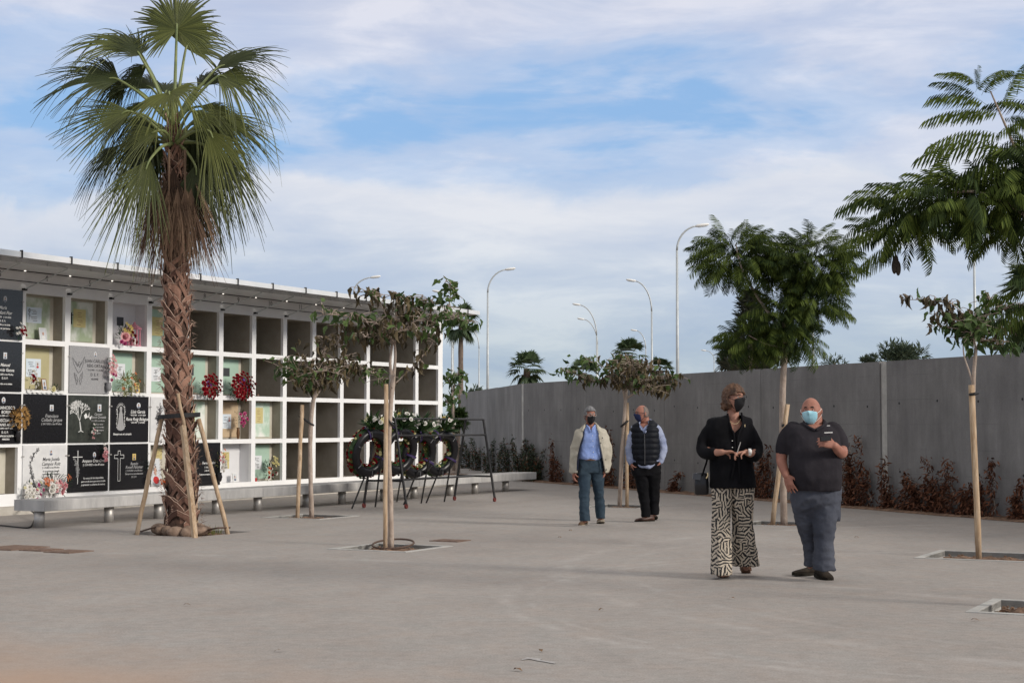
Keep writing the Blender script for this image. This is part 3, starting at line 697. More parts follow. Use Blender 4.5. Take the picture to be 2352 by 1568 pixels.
M['dry'] = mat('dried_flowers', (.26, .13, .035), .8, (.42, .25, .08), 1, island=True)
M['vase'] = mat('dark_vase', (.02, .018, .02), .25); M['vaseg'] = mat('grey_vase', (.25, .25, .26), .3); M['vaseb'] = mat('bronze_vase', (.22, .12, .06), .35, metal=.6)
def flower_mesh(kind, seed):
    rnd = random.Random(seed); mb = MB()
    if kind == 'rose':
        for lay, (n, r, op) in enumerate(((4, .35, .15), (5, .62, .45), (6, .95, .9))):
            for k in range(n):
                a = 2*math.pi*k/n+lay*.6; c, s_ = math.cos(a), math.sin(a)
                T_ = Vector((-s_, c, 0)); O = Vector((c, s_, 0)); up = Vector((0, 0, 1))
                b = O*r*.25-up*.1*lay; m_ = O*r*(.6)+up*(.35-.12*lay); t = O*r*(.55+.5*op)+up*(.72-.28*lay)
                w = r*.75
                mb.add([b-T_*w*.4, b+T_*w*.4, m_+T_*w*.75, t+T_*w*.4, t-T_*w*.4, m_-T_*w*.75], [(0, 1, 2, 5), (5, 2, 3, 4)])
        mb.ell((0, 0, .2), (.38, .38, .42), n=7, m=5)
    else:
        for k in range(6):
            a = 2*math.pi*k/6+rnd.uniform(-.1, .1); O = Vector((math.cos(a), math.sin(a), 0)); T_ = Vector((-O.y, O.x, 0)); up = Vector((0, 0, 1))
            mb.add([Vector((0, 0, 0)), O*.5-T_*.22+up*.25, O*1.15+up*.12, O*.5+T_*.22+up*.25], [(0, 1, 2, 3)])
        mb.ell((0, 0, .12), (.16, .16, .2), n=6, m=4)
    return mb
FLM = {}
def flower_data(kind, m):
    k = (kind, m)
    if k not in FLM:
        o = flower_mesh(kind, 1).build('flower', M[m]); FLM[k] = o.data; bpy.data.objects.remove(o)
    return FLM[k]
LT = [(0, 0, 0), (.35, -.16, .05), (.35, 0, 0), (.35, .16, .05), (.75, -.10, 0), (.75, 0, -.06), (.75, .10, 0), (1, 0, -.12)]
LF = [(0, 1, 2, 2), (0, 2, 3, 3), (1, 4, 5, 2), (2, 5, 6, 3), (4, 7, 5, 5), (5, 7, 6, 6)]
def leafcloud(mb_pts, dirs, size, narrow=1.0, seed=0):
    rng = np.random.RandomState(seed); n = len(mb_pts)
    tv = np.array(LT)*np.array([1, narrow, 1]); Fq = np.array([(0, 2, 1), (0, 3, 2), (1, 2, 5), (1, 5, 4), (2, 3, 6), (2, 6, 5), (4, 5, 7), (5, 6, 7)])
    Z = rng.normal(size=(n, 3))*.5+np.array([0, 0, .8])
    return scatter(tv, Fq, mb_pts, dirs, Z, size*rng.uniform(.6, 1.2, n))
def bouquet(c, label, w, h, fl, nleaf=70, leaf='leafd', vase=None, depth=.10, ls=.07, narrow=.5, name='bouquet', seed=1, group='flower arrangements left at the niches', droop=0, rot=ROT):
    """c: world point of the base; fl = [(material, kind, count, radius, (du, dv) spread centre, spread)]"""
    rnd = random.Random(seed); root = thing(name, label, 'flowers', c, rot, group)
    vb = 0
    if vase:
        vm, vh, vr = vase; vb = vh
        prof = [(.55, 0), (.75, .15), (1, .5), (.75, .85), (.85, 1)]
        mb = MB(); mb.rings([[Vector((vr*a*math.cos(t*math.pi/6), vr*a*math.sin(t*math.pi/6), vh*b)) for t in range(12)] for a, b in prof]); mb.build('vase', M[vm], root, True)
    pts = []; dirs = []; rng = np.random.RandomState(seed)
    for k in range(nleaf):
        a = rng.uniform(0, 2*math.pi); rr = math.sqrt(rng.uniform(0, 1))*.85
        p = Vector((math.cos(a)*rr*w/2, math.sin(a)*rr*0-rng.uniform(0, depth)*.9+.01, vb+h*(.5+.42*math.sin(a)*rr)))
        ctr = Vector((0, -depth*.3, vb+h*.30)); d = (p-ctr).normalized()+Vector((rng.normal()*.3, rng.normal()*.3-.3, rng.normal()*.3-droop))
        pts.append(p); dirs.append(d)
    V, Fc = leafcloud(np.array(pts), np.array(dirs), ls, narrow, seed); npbuild('foliage', V, Fc, M[leaf], root)
    for (m, kind, cnt, r, (du, dv), sp) in fl:
        for k in range(cnt):
            a = rnd.uniform(0, 6.28); q = math.sqrt((k+.5)/cnt)*sp
            u = du+math.cos(k*2.4+seed)*q*w/2; v = dv+math.sin(k*2.4+seed)*q*h/2
            o = bpy.data.objects.new('flower', flower_data(kind, m)); col.objects.link(o); o.parent = root
            o.location = (u, -depth-rnd.uniform(-.02, .015), vb+h/2+v); s = r*rnd.uniform(.8, 1.15); o.scale = (s, s, s)
            o.rotation_euler = (R(90+rnd.uniform(-30, 18)), rnd.uniform(-.4, .4)+u*2, rnd.uniform(0, 6))
            o.rotation_euler = Vector((u*2.5+rnd.uniform(-.3, .3), -1, v*2.5+.25+rnd.uniform(-.3, .3))).to_track_quat('Z', 'Y').to_euler()
    return root
def bc(i, r, x, y, dz=0): x0, x1, z0, z1 = cell(i, r); return loc2w(x0+x, y, z0+dz)
bouquet(bc(-1, 0, .80, -.06, -.02), 'round red and white posy at the lower corner of the topmost black slab', .24, .25, [('rose_r', 'rose', 6, .032, (.03, .0), .6), ('fl_w', 'open', 7, .03, (-.04, .03), .9)], 40, seed=2)
bouquet(bc(-1, 2, .83, -.07, .02), 'dried golden bouquet in a dark vase between two black slabs', .36, .38, [('dry', 'open', 16, .045, (0, 0), .9)], 130, 'dry', ('vase', .16, .05), ls=.10, narrow=.5, seed=3)
bouquet(bc(0, 1, .10, -.02, 0), 'red and cream flowers at the left side of the olive niche', .18, .36, [('rose_r', 'rose', 3, .04, (-.01, -.0), .5), ('fl_w', 'rose', 8, .034, (.01, -.02), .9)], 40, seed=4)
bouquet(bc(0, 1, .66, .0, -.02), 'small posy of yellow and white blooms in front of the wooden frame', .22, .10, [('fl_cy', 'rose', 2, .035, (-.06, 0), .4), ('fl_w', 'open', 3, .02, (.05, -.01), .6)], 24, seed=5, depth=.04)
bouquet(bc(0, 3, .08, -.08, -.16), 'white and magenta flowers at the lower left of the white marble slab', .50, .40, [('fl_w', 'rose', 9, .042, (-.10, -.02), .5), ('rose_m', 'rose', 8, .034, (.08, -.05), .8), ('fl_cy', 'open', 5, .03, (-.02, .04), .9)], 60, seed=6)
bouquet(bc(0, 3, .60, -.09, -.10), 'pale pink roses with orange gladioli lying below the white marble slab', .66, .46, [('rose_p', 'rose', 8, .055, (.05, -.03), .45), ('fl_w', 'rose', 6, .055, (-.08, -.03), .4), ('fl_o', 'open', 8, .036, (-.24, .06), .28), ('fl_o', 'open', 6, .03, (.24, .10), .20)], 110, seed=7, ls=.11)
bouquet(bc(1, 1, .86, -.08, .02), 'tall pink orchids in a grey vase at the edge of the grey granite slab', .24, .46, [('rose_p', 'open', 16, .045, (0, .06), .75), ('rose_m', 'rose', 4, .03, (0, -.13), .5), ('fl_w', 'open', 3, .03, (.08, -.12), .3)], 60, 'leafd', ('vaseg', .15, .055), seed=8)
bouquet(bc(1, 2, .50, -.05, .02), 'slim spray of pale flowers in front of the slab with the silver tree', .16, .30, [('fl_w', 'open', 5, .026, (0, .03), .8), ('rose_p', 'open', 4, .026, (0, -.06), .7)], 26, seed=9, depth=.05)
bouquet(bc(1, 3, .76, -.06, .48), 'hanging spray of pink and white flowers at the top corner of a black slab', .18, .34, [('fl_w', 'open', 5, .034, (0, .06), .6), ('rose_p', 'rose', 8, .036, (.01, -.07), .7)], 26, seed=10, depth=.06)
bouquet(bc(2, 0, .27, -.02, -.03), 'mixed bouquet with yellow lily, pink rose and red blooms beside the pink lantern', .46, .42, [('rose_p', 'rose', 1, .085, (-.08, -.02), .1), ('fl_y', 'open', 5, .07, (0, .08), .5), ('rose_r', 'rose', 5, .05, (.12, -.06), .55), ('rose_m', 'rose', 3, .045, (-.1, -.12), .4)], 110, seed=11, ls=.09)
bouquet(bc(2, 1, .32, -.04, -.05), 'wide spiky bouquet with green and rust coloured buds on a laced shelf', .62, .44, [('fl_o', 'open', 8, .035, (.05, 0), .9), ('leafo', 'open', 18, .05, (.05, -.04), .95), ('fl_w', 'open', 2, .03, (-.15, -.1), .3)], 140, 'leafo', seed=12, ls=.10, narrow=.4)
bouquet(bc(2, 3, .90, -.07, .04), 'white and pink blossoms in a dark vase beside the outlined cross slab', .26, .34, [('fl_w', 'open', 12, .028, (0, 0), .95), ('rose_p', 'open', 5, .025, (0, 0), .9)], 50, 'leafd', ('vase', .14, .05), seed=13)
bouquet(bc(3, 3, .24, -.05, -.01), 'red and orange flowers in front of the portrait of the young man', .24, .18, [('fl_o', 'rose', 4, .035, (-.02, .0), .6), ('rose_r', 'rose', 3, .03, (.05, .02), .6)], 30, seed=14, depth=.05)
bouquet(bc(4, 1, .50, -.07, -.10), 'red rose bouquet with long leaves right behind the palm trunk', .62, .46, [('rose_r', 'rose', 36, .043, (0, .04), 1.0), ('fl_b', 'open', 5, .035, (-.15, .10), .4)], 170, seed=15, ls=.10, droop=.5)
bouquet(bc(5, 1, .42, -.07, -.14), 'large domed bouquet of dark red roses trailing leaves over the shelf', .72, .54, [('rose_r', 'rose', 54, .043, (0, .06), 1.0), ('fl_b', 'open', 7, .035, (.02, .10), .5)], 210, seed=16, ls=.11, droop=.6)
bouquet(bc(5, 2, .56, .06, 0), 'round magenta and white bouquet in a slender bronze vase', .34, .36, [('rose_m', 'rose', 10, .044, (0, -.01), .8), ('fl_w', 'open', 3, .035, (.05, .05), .5)], 60, 'leafd', ('vaseb', .22, .035), seed=17, depth=.12)
bouquet(bc(6, 3, .50, .05, 0), 'yellow roses above red and white flowers in a glass bowl, bottom row', .44, .48, [('fl_cy', 'rose', 10, .042, (.10, .13), .40), ('rose_r', 'rose', 4, .035, (-.02, -.09), .6), ('fl_w', 'open', 5, .035, (0, -.11), .8), ('fl_o', 'rose', 2, .035, (-.12, -.05), .3)], 120, seed=18, ls=.09)
bouquet(bc(4, 3, .84, -.08, .04), 'white and dusky pink flowers in a black vase just right of the palm', .32, .42, [('fl_w', 'rose', 8, .045, (.02, -.07), .55), ('rose_p', 'rose', 4, .034, (-.05, -.02), .6), ('fl_o', 'open', 5, .03, (0, .12), .6)], 60, 'leafo', ('vase', .17, .06), seed=19)
# pink lantern
pk = mat('pink_paint', (.62, .25, .32), .5)
la = thing('lantern', 'pink metal lantern with a pointed roof in the white lined niche', 'lantern', bc(2, 0, .68, .10), ROT+R(20))
mb = MB()
for sx in (-1, 1):
    for sy in (-1, 1): mb.box((sx*.075, sy*.075, .16), (.022, .022, .28))
mb.box((0, 0, .012), (.19, .19, .022)); mb.box((0, 0, .312), (.20, .20, .022)); mb.build('frame', pk, la)
MB().add([(-.105, -.105, .323), (.105, -.105, .323), (.105, .105, .323), (-.105, .105, .323), (-.03, -.03, .39), (.03, -.03, .39), (.03, .03, .39), (-.03, .03, .39)], [(0, 1, 5, 4), (1, 2, 6, 5), (2, 3, 7, 6), (3, 0, 4, 7), (4, 5, 6, 7)]).build('roof', pk, la)
MB().tube([(0, 0, .385), (0, 0, .41), (0, 0, .44)], [.02, .03, .005], 8).build('finial', pk, la)
MB().tube([(0, 0, .024), (0, 0, .14)], .03, 12).build('candle', M['fl_w'], la)
MB().box((0, .08, .16), (.12, .004, .27)).build('back_pane', pk, la)
rc = thing('votive_candle', 'small red votive candle at the left of the bottom niche with yellow roses', 'candle', bc(6, 3, .06, .03), ROT)
MB().tube([(0, 0, 0), (0, 0, .07)], [.026, .03], 12).build('cup', M['redp'], rc); MB().tube([(0, 0, .071), (0, 0, .082)], [.02, .012], 8).build('lid', M['ink_w'], rc)
o = MB().ell((0, 0, .02), (.03, .03, .025), n=9, m=6).tube([(0, 0, .03), (.01, 0, .06)], .008, 6).build('clay_lump', M['rust']); o.location = bc(6, 1, .12, .04); tag(o, 'tiny brown ornament left in an otherwise empty niche of the second row', 'ornament')

# ------------------------------------------------------------------ bench
M['bench'] = mat('bench_concrete', (.34, .335, .33), .8, (.48, .47, .455), 3.2, .35, 40, stretch=(1.6, 1.6, .35), det=8)
B0 = G(98, 1213)
wh = ['nearest segment of the long bench, with its open end at the left edge', 'second bench segment, crossing behind the palm trunk', 'third bench segment, ending behind the wreath stands', 'fourth bench segment, directly behind the wreaths', 'fifth bench segment, seen through the black rolling rack', 'farthest bench segment, ending free before the dark climbers']
for k in range(6):
    p = B0+AL*2.515*k; root = thing('bench', 'grey '+wh[k], 'bench', p, ROT, 'segments of the long concrete bench')
    mb = MB(); x0, x1 = .004, 2.511; z0, z1 = .232, .385; y0, y1 = -.02, .54; e = .008
    prof = [(y0+e, z0), (y0, z0+e), (y0, z1-e), (y0+e, z1), (y1-e, z1), (y1, z1-e), (y1, z0+e), (y1-e, z0)]
    mb.rings([[Vector((x, a, b)) for a, b in prof] for x in (x0, x1)]); mb.build('seat_slab', M['bench'], root)
    for xx in ((.09, 1.5) if k < 5 else (.02, 1.38)):
        for yy in (.16,): MB().tube([(xx+.01, yy, -.005), (xx+.01, yy, .2325)], .072, 18).build('leg', M['steel'], root, True)
# power box and cable below the bench end
pb = thing('power_box', 'small dark green cable box hanging under the near end of the bench', 'junction box', G(82, 1180)+IN*.25, ROT)
MB().box((0, 0, .17), (.26, .12, .11)).build('casing', mat('green_plastic', (.02, .07, .03), .5), pb); MB().box((.03, -.065, .15), (.08, .02, .06)).build('socket', M['dark'], pb)
P_ = [G(78, 1172, .12), G(80, 1180, .08), G(76, 1200, .02), G(66, 1211, .012), G(40, 1210, .01), G(0, 1206, .01), G(-80, 1203, .01)]
P_[0] = G(80, 1180)+IN*.25+Vector((.03, -.1, .13))
tag(MB().tube(catmull(P_, 5), .011, 8).build('power_cable', M['rubber'], smooth=True), 'black power cable running from the bench end across the paving to the left', 'cable')

# ------------------------------------------------------------------ covers and litter on the paving
for (x, y, sx, sy, lab) in ((1034, 1241.5, .34, .40, 'rusty square cover set in the paving right of the coiled pipe'), (30, 1258, .62, .55, 'largest rusty cover at the left edge of the paving'), (95, 1262.5, .36, .34, 'middle of three rusty covers in a row at the left'), (158, 1266.5, .40, .38, 'rightmost of three rusty covers in a row at the left')):
    c = G(x, y); o = MB().box((0, 0, .0), (sx, sy, .010)).box((0, 0, .006), (sx*.8, sy*.8, .004)).build('access_cover', M['rust']); o.location = c+Vector((0, 0, .004)); o.rotation_euler = (0, 0, ROT); tag(o, lab, 'cover', 'rusty covers in the paving')
M['dleaf'] = mat('dead_leaf', (.10, .055, .03), .8, (.2, .12, .06), 20)
for (x, y, lab) in ((1968, 1235, 'curled pale leaf on bare paving right of the man in the polo shirt'), (1242, 1497, 'dark twig bit on the near paving below the centre'), (1190, 1541, 'dead leaf bit near the bottom edge of the photo'), (1310, 1219, 'dead leaf left of the shoes of the man in the beige jacket'), (2240, 1426, 'dark crumb on the paving left of the corner tree pit'), (1380, 1402, 'thin dead leaf on the paving below the centre'), (1680, 1376, 'small dead leaf below the feet of the woman'), (430, 1391, 'tiny dead leaf on the left part of the paving'), (640, 1497, 'dark leaf on the near left paving'), (1285, 1235, 'flat brown twig on the paving between pit and men')):
    c = G(x, y); o = MB(); a = random.uniform(0, 6); s = .035
    q = [Vector((math.cos(a)*t*s-math.sin(a)*w*s, math.sin(a)*t*s+math.cos(a)*w*s, z)) for t, w, z in ((-1, 0, .004), (-.2, -.35, .018), (.6, -.25, .012), (1, 0, .006), (.5, .3, .02), (-.3, .3, .014))]
    o.add(q, [(0, 1, 5), (1, 2, 4, 5), (2, 3, 4)]); o = o.build('fallen_leaf', M['dleaf']); o.location = c+Vector((0, 0, .002)); tag(o, lab, 'leaf', 'dead leaves scattered on the paving')
# faint chalk mark
c = [G(1200, 1512, .004), G(1212, 1508, .004), G(1245, 1511, .004), G(1240, 1514, .004), G(1276, 1519, .004), G(1275, 1523, .004), G(1235, 1516, .004), G(1215, 1512, .004), G(1197, 1515, .004)]
tag(MB().add(c, [tuple(range(9))]).build('chalk_mark', mat('chalk', (.42, .415, .41), .9, (.28, .26, .25), 30)), 'faint pale angled mark painted on the near paving', 'marking')

# ------------------------------------------------------------------ wreath rack and wreaths
rack0 = (G(836, 1168)+G(933, 1170)+G(1044, 1150)+G(1136, 1153))/4
rack = thing('flower_rack', 'tall black metal rack on wheels standing in front of the bench', 'rack', rack0)
def RK(x, y): return G(x, y)-rack0
f = [RK(836, 1166), RK(933, 1168), RK(1044, 1149), RK(1136, 1152)]
f = [v+Vector((0, 0, .08)) for v in f]
TOPZ = 1.53
def topof(a, b, t): return a+(b-a)*t+Vector((0, 0, TOPZ-.08))
tl, tr, ul, ur = topof(f[0], f[1], .28), topof(f[0], f[1], .72), topof(f[2], f[3], .28), topof(f[2], f[3], .72)
lerp = lambda a, b, t: a+(b-a)*t
for a, b in ((f[0], tl), (f[1], tr), (f[2], ul), (f[3], ur)): MB().tube([a, b], .022, 4).build('leg', M['black'], rack)
for a, b in ((tl, tr), (ul, ur), (tr, ur), (tl, ul), (lerp(f[0], tl, .8), lerp(f[2], ul, .8)), (lerp(f[1], tr, .8), lerp(f[3], ur, .8)), (lerp(f[0], tl, .27), lerp(f[1], tr, .27)), (lerp(f[2], ul, .27), lerp(f[3], ur, .27)), ((lerp(f[0], tl, .27)+lerp(f[1], tr, .27))/2, (lerp(f[2], ul, .27)+lerp(f[3], ur, .27))/2)):
    MB().tube([a, b], .018, 4).build('rail', M['black'], rack)
redw = mat('red_wheel', (.16, .03, .025), .6)
for v in f:
    c = v-Vector((0, 0, .035)); w = MB().tube([c-AL.cross(Vector((0, 0, 1)))*.015, c+AL.cross(Vector((0, 0, 1)))*.015], .042, 14).build('wheel', redw, rack); MB().box(c+Vector((0, 0, .03)), (.04, .04, .05)).build('fork', M['black'], w)
M['numb2'] = mat('grey_clip', (.16, .16, .17), .5)
M['wback'] = mat('wreath_backing', (.008, .008, .010), .35)
M['ribbon'] = mat('purple_ribbon', (.035, .018, .085), .6)
M['wleaf'] = mat('wreath_leaves', (.012, .035, .012), .5, (.05, .10, .03), 1, island=True, trans=.2)
def wreath(cx, cy, Z, lab, colors, seed, legs, top, rr=.43):
    rnd = random.Random(seed); c = px(cx, cy, Z); base = Vector((c.x, c.y, 0))
    # ring lies in the plane spanned by U (sideways) and the leaning upright W; flowers face the niches (normal Nn)
    Nn = (IN*.966+AL*.23).normalized(); U = Vector((0, 0, 1)).cross(Nn).normalized(); W = (Vector((0, 0, 1))-Nn*.22).normalized(); Nn = U.cross(W).normalized()
    if Nn.dot(IN) < 0: Nn = -Nn
    root = thing('funeral_wreath', lab, 'wreath', base, 0, 'funeral wreaths on black easels'); o = c-base
    def ring(rb, a, rmin, off, z0=0, z1=360, n=40, m=8, j=0):
        mb = MB(); rs = []
        for k in range(n+1):
            t = R(z0+(z1-z0)*k/n); d = U*math.cos(t)+W*math.sin(t); cc = o+d*rb+Nn*off
            rs.append([cc+d*a*math.cos(2*math.pi*q/m)*(1+rnd.uniform(-j, j))+Nn*rmin*math.sin(2*math.pi*q/m)*(1+rnd.uniform(-j, j)) for q in range(m)])
        return mb.rings(rs, cap=False)
    ring(rr-.09, .080, .052, -.02, j=.07).build('backing_ring', M['wback'], root, True)
    for t in (20, 75, 130, 200, 260, 320):
        d = U*math.cos(R(t))+W*math.sin(R(t)); q = o+d*(rr-.09)-Nn*.074; MB().tube([q-d*.04, q+d*.04], .007, 6).build('clip', M['numb2'], root)
    ring(rr-.09, .105, .075, .055, j=.16).build('moss_ring', M['wleaf'], root)
    # dense flower cover: far more than a hundred small heads
    tv = flower_mesh('rose', 3); T0 = np.array(tv.v); quads = [q if len(q) == 4 else None for q in tv.f]
    for m_, cnt in colors:
        P, X = [], []
        for k in range(cnt):
            t = rnd.uniform(0, 6.28); u = rnd.uniform(-.25*math.pi, 1.25*math.pi); d = U*math.cos(t)+W*math.sin(t)
            P.append(o+d*(rr-.09+.118*math.cos(u))+Nn*(.055+.082*math.sin(u))); X.append(d*math.cos(u)+Nn*math.sin(u))
        P, X = np.array(P), np.array(X); rng = np.random.RandomState(seed)
        tv2 = T0[:, [2, 0, 1]]; fq = np.array([q for q in tv.f if len(q) == 4])
        V, Fc = scatter(tv2, fq, P, X, rng.normal(size=X.shape), np.full(len(P), .028)*rng.uniform(.8, 1.2, len(P)))
        tag(npbuild('flower_cover', V, Fc, M[m_], root), kind='stuff')
    for t in (rnd.uniform(195, 205), rnd.uniform(60, 80)):
        d = U*math.cos(R(t))+W*math.sin(R(t)); tn = Nn.cross(d); q = o+d*(rr-.09)
        mb = MB(); rs = []
        for k in range(-1, 2): 
            cc = q+tn*.018*k; rs.append([cc+d*.130*math.cos(2*math.pi*j/12)+Nn*(.030+.118*math.sin(2*math.pi*j/12)) for j in range(12)])
        mb.rings(rs, cap=False); mb.build('ribbon_band', M['ribbon'], root, True)
    # head spray at the top
    hd = o+W*(rr+.07); P, X = [], []
    rng = np.random.RandomState(seed+50)
    for k in range(70):
        d = np.array(W)*rng.uniform(.1, 1.3)+np.array(U)*rng.normal()*.7+np.array(Nn)*rng.normal()*.6; d /= np.linalg.norm(d)
        P.append(np.array(hd)+d*rng.uniform(.0, .12)-np.array(W)*.10); X.append(d)
    V, Fc = leafcloud(np.array(P), np.array(X), .28, .6, seed); npbuild('head_foliage', V, Fc, M['wleaf'], root)
    for (m_, cnt, kind) in top:
        for k in range(cnt):
            d = W*rnd.uniform(.15, 1.0)+U*rnd.gauss(0, .55)+Nn*rnd.gauss(-.1, .5); p = hd+d*.17
            q = bpy.data.objects.new('flower', flower_data(kind, m_)); col.objects.link(q); q.parent = root; q.location = p; s = rnd.uniform(.032, .05); q.scale = (s,)*3
            q.rotation_euler = (d+Vector((0, -.5, 0))).to_track_quat('Z', 'Y').to_euler()
    for (x, y, x2, y2) in legs:
        a = G(x, y)-base; b = px(x2, y2, Z)-base; MB().tube([a, lerp(a, b, .5), b+(b-a)*.25], .016, 5).build('easel_leg', M['black'], root)
    return root
d2r = lambda x, y: ((x/3.267+620)/1.0663, (y/3.267+960)/1.0663)
def WL(*q): return [d2r(a, b)+d2r(c, d) for a, b, c, d in q]
x, y = d2r(935, 485); wreath(x, y, 27.6, 'nearest wreath, with bright red flowers on its rim and a yellow and white head', [('rose_r', 230), ('fl_cy', 60), ('leafo', 50)], 31, WL((790, 932, 895, 670), (978, 918, 1015, 600)), [('fl_cy', 6, 'open'), ('fl_w', 12, 'rose')])
x, y = d2r(1165, 470); wreath(x, y, 28.1, 'second wreath, mostly hidden behind the trunk and stake of the central tree', [('rose_r', 90), ('fl_cy', 60), ('leafo', 60)], 32, WL((1085, 900, 1095, 640), (1150, 876, 1190, 640)), [('fl_w', 12, 'rose'), ('rose_r', 2, 'rose'), ('fl_y', 2, 'open')])
x, y = d2r(1320, 500); wreath(x, y, 28.6, 'third wreath from the left, just right of the central trunk', [('rose_r', 90), ('fl_cy', 60), ('leafo', 90)], 33, WL((1205, 900, 1295, 680), (1345, 888, 1395, 600)), [('fl_w', 12, 'rose')])
x, y = d2r(1500, 487); wreath(x, y, 29.2, 'fourth and farthest wreath, greenish with dark foliage and an orange bloom near its top', [('rose_r', 70), ('fl_cy', 55), ('leafo', 100)], 34, WL((1385, 886, 1475, 660), (1530, 876, 1575, 610)), [('fl_w', 12, 'rose'), ('fl_o', 2, 'open'), ('fl_y', 3, 'rose')])
# ------------------------------------------------------------------ stakes and ties
def stake(base, topx, r, label, group='wooden stakes holding up the trees', tie=None, square=False):
    root = thing('tree_stake', label, 'stake', base, 0, group); t = topx-base
    n = 4 if square else 9
    pts = [t*k/6 for k in range(7)]
    for k in range(1, 6): pts[k] = pts[k]+Vector((random.uniform(-.006, .006), 0, 0))
    MB().tube([pts[0]-Vector((0, 0, .05))]+pts[1:], [r*random.uniform(.94, 1.05) for _ in range(7)], n).build('pole', M['stake'], root, not square)
    if tie:
        (a, b, w) = tie; a = a-base; b = b-base
        d = (b-a); s_ = Vector((0, 1, 0))
        MB().tube([a+s_*(-.045), lerp(a, b, .5)-s_*.05, b-s_*.05, b+d.normalized()*.04, b+s_*.05, lerp(a, b, .5)+s_*.03, a+s_*.045, a-d.normalized()*.035, a-s_*.045], w, 6).build('tie', M['rubber'], root, True)
    return root

# ------------------------------------------------------------------ fan palm
PZ = G(415, 1225).y; PS = PZ/F
def PP(x, y, dy=0): return px(x, y, PZ+dy)
pbase = G(415, 1225); pbase = Vector((pbase.x, pbase.y, 0))
M['boot'] = mat('palm_boots', (.10, .050, .036), .85, (.33, .185, .13), 1, .8, 30, island=True, trans=0)
M['bootd'] = mat('palm_trunk_core', (.035, .02, .014), .95, (.09, .05, .035), 20, .8, 30)
M['boote'] = mat('boot_edges', (.30, .20, .15), .85, (.38, .27, .21), 1, island=True)
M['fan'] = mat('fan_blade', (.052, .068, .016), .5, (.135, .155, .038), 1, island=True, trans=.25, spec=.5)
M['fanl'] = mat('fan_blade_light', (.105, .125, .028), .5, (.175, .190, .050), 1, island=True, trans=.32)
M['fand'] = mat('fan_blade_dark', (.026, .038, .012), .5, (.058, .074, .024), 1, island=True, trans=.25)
M['dead'] = mat('dead_frond', (.10, .058, .036), .85, (.26, .17, .11), 1, island=True, trans=.1)
M['deadd'] = mat('dead_frond_dark', (.045, .026, .018), .9, (.12, .07, .045), 1, island=True)
M['petiole'] = mat('petiole', (.13, .17, .06), .5, (.24, .27, .11), 5)
palm = thing('fan_palm', 'tall fan palm with criss-crossed brown trunk in front of the burial niches', 'palm tree', pbase)
rows = [(1232, 412, 58), (1215, 414, 50), (1190, 416, 45), (1150, 417, 44), (1060, 415, 42), (980, 412, 39), (900, 408, 37), (800, 406, 35), (700, 405, 34), (620, 403, 36), (560, 402, 35), (480, 401, 28), (380, 399, 20), (300, 398, 15)]
def trunk_at(z):
    # z metres -> centre, radius
    pr = [(PP(x, y).z, PP(x, y), r*PS) for y, x, r in rows]
    for (z0, p0, r0), (z1, p1, r1) in zip(pr, pr[1:]):
        if z <= z1: t = max(0, (z-z0)/(z1-z0)); return p0+(p1-p0)*t, r0+(r1-r0)*t
    return pr[-1][1], pr[-1][2]
mb = MB(); rs = []
zt = PP(398, 290).z
for k in range(60):
    z = -.05+(zt+.05)*k/59; c, r = trunk_at(max(z, 0)); c = Vector((c.x, pbase.y, z))
    rs.append([c+Vector((math.cos(a), math.sin(a), 0))*(r*.70+.012*mnoise.noise(Vector((math.cos(a)*2, math.sin(a)*2, z*6)))) for a in [2*math.pi*j/22 for j in range(22)]])
mb.rings(rs); trunk_o = mb.build('trunk', M['bootd'], palm, True, off=pbase)
rnd = random.Random(11); mb = MB(); nb = 0
z = .02
GA = 2.39996
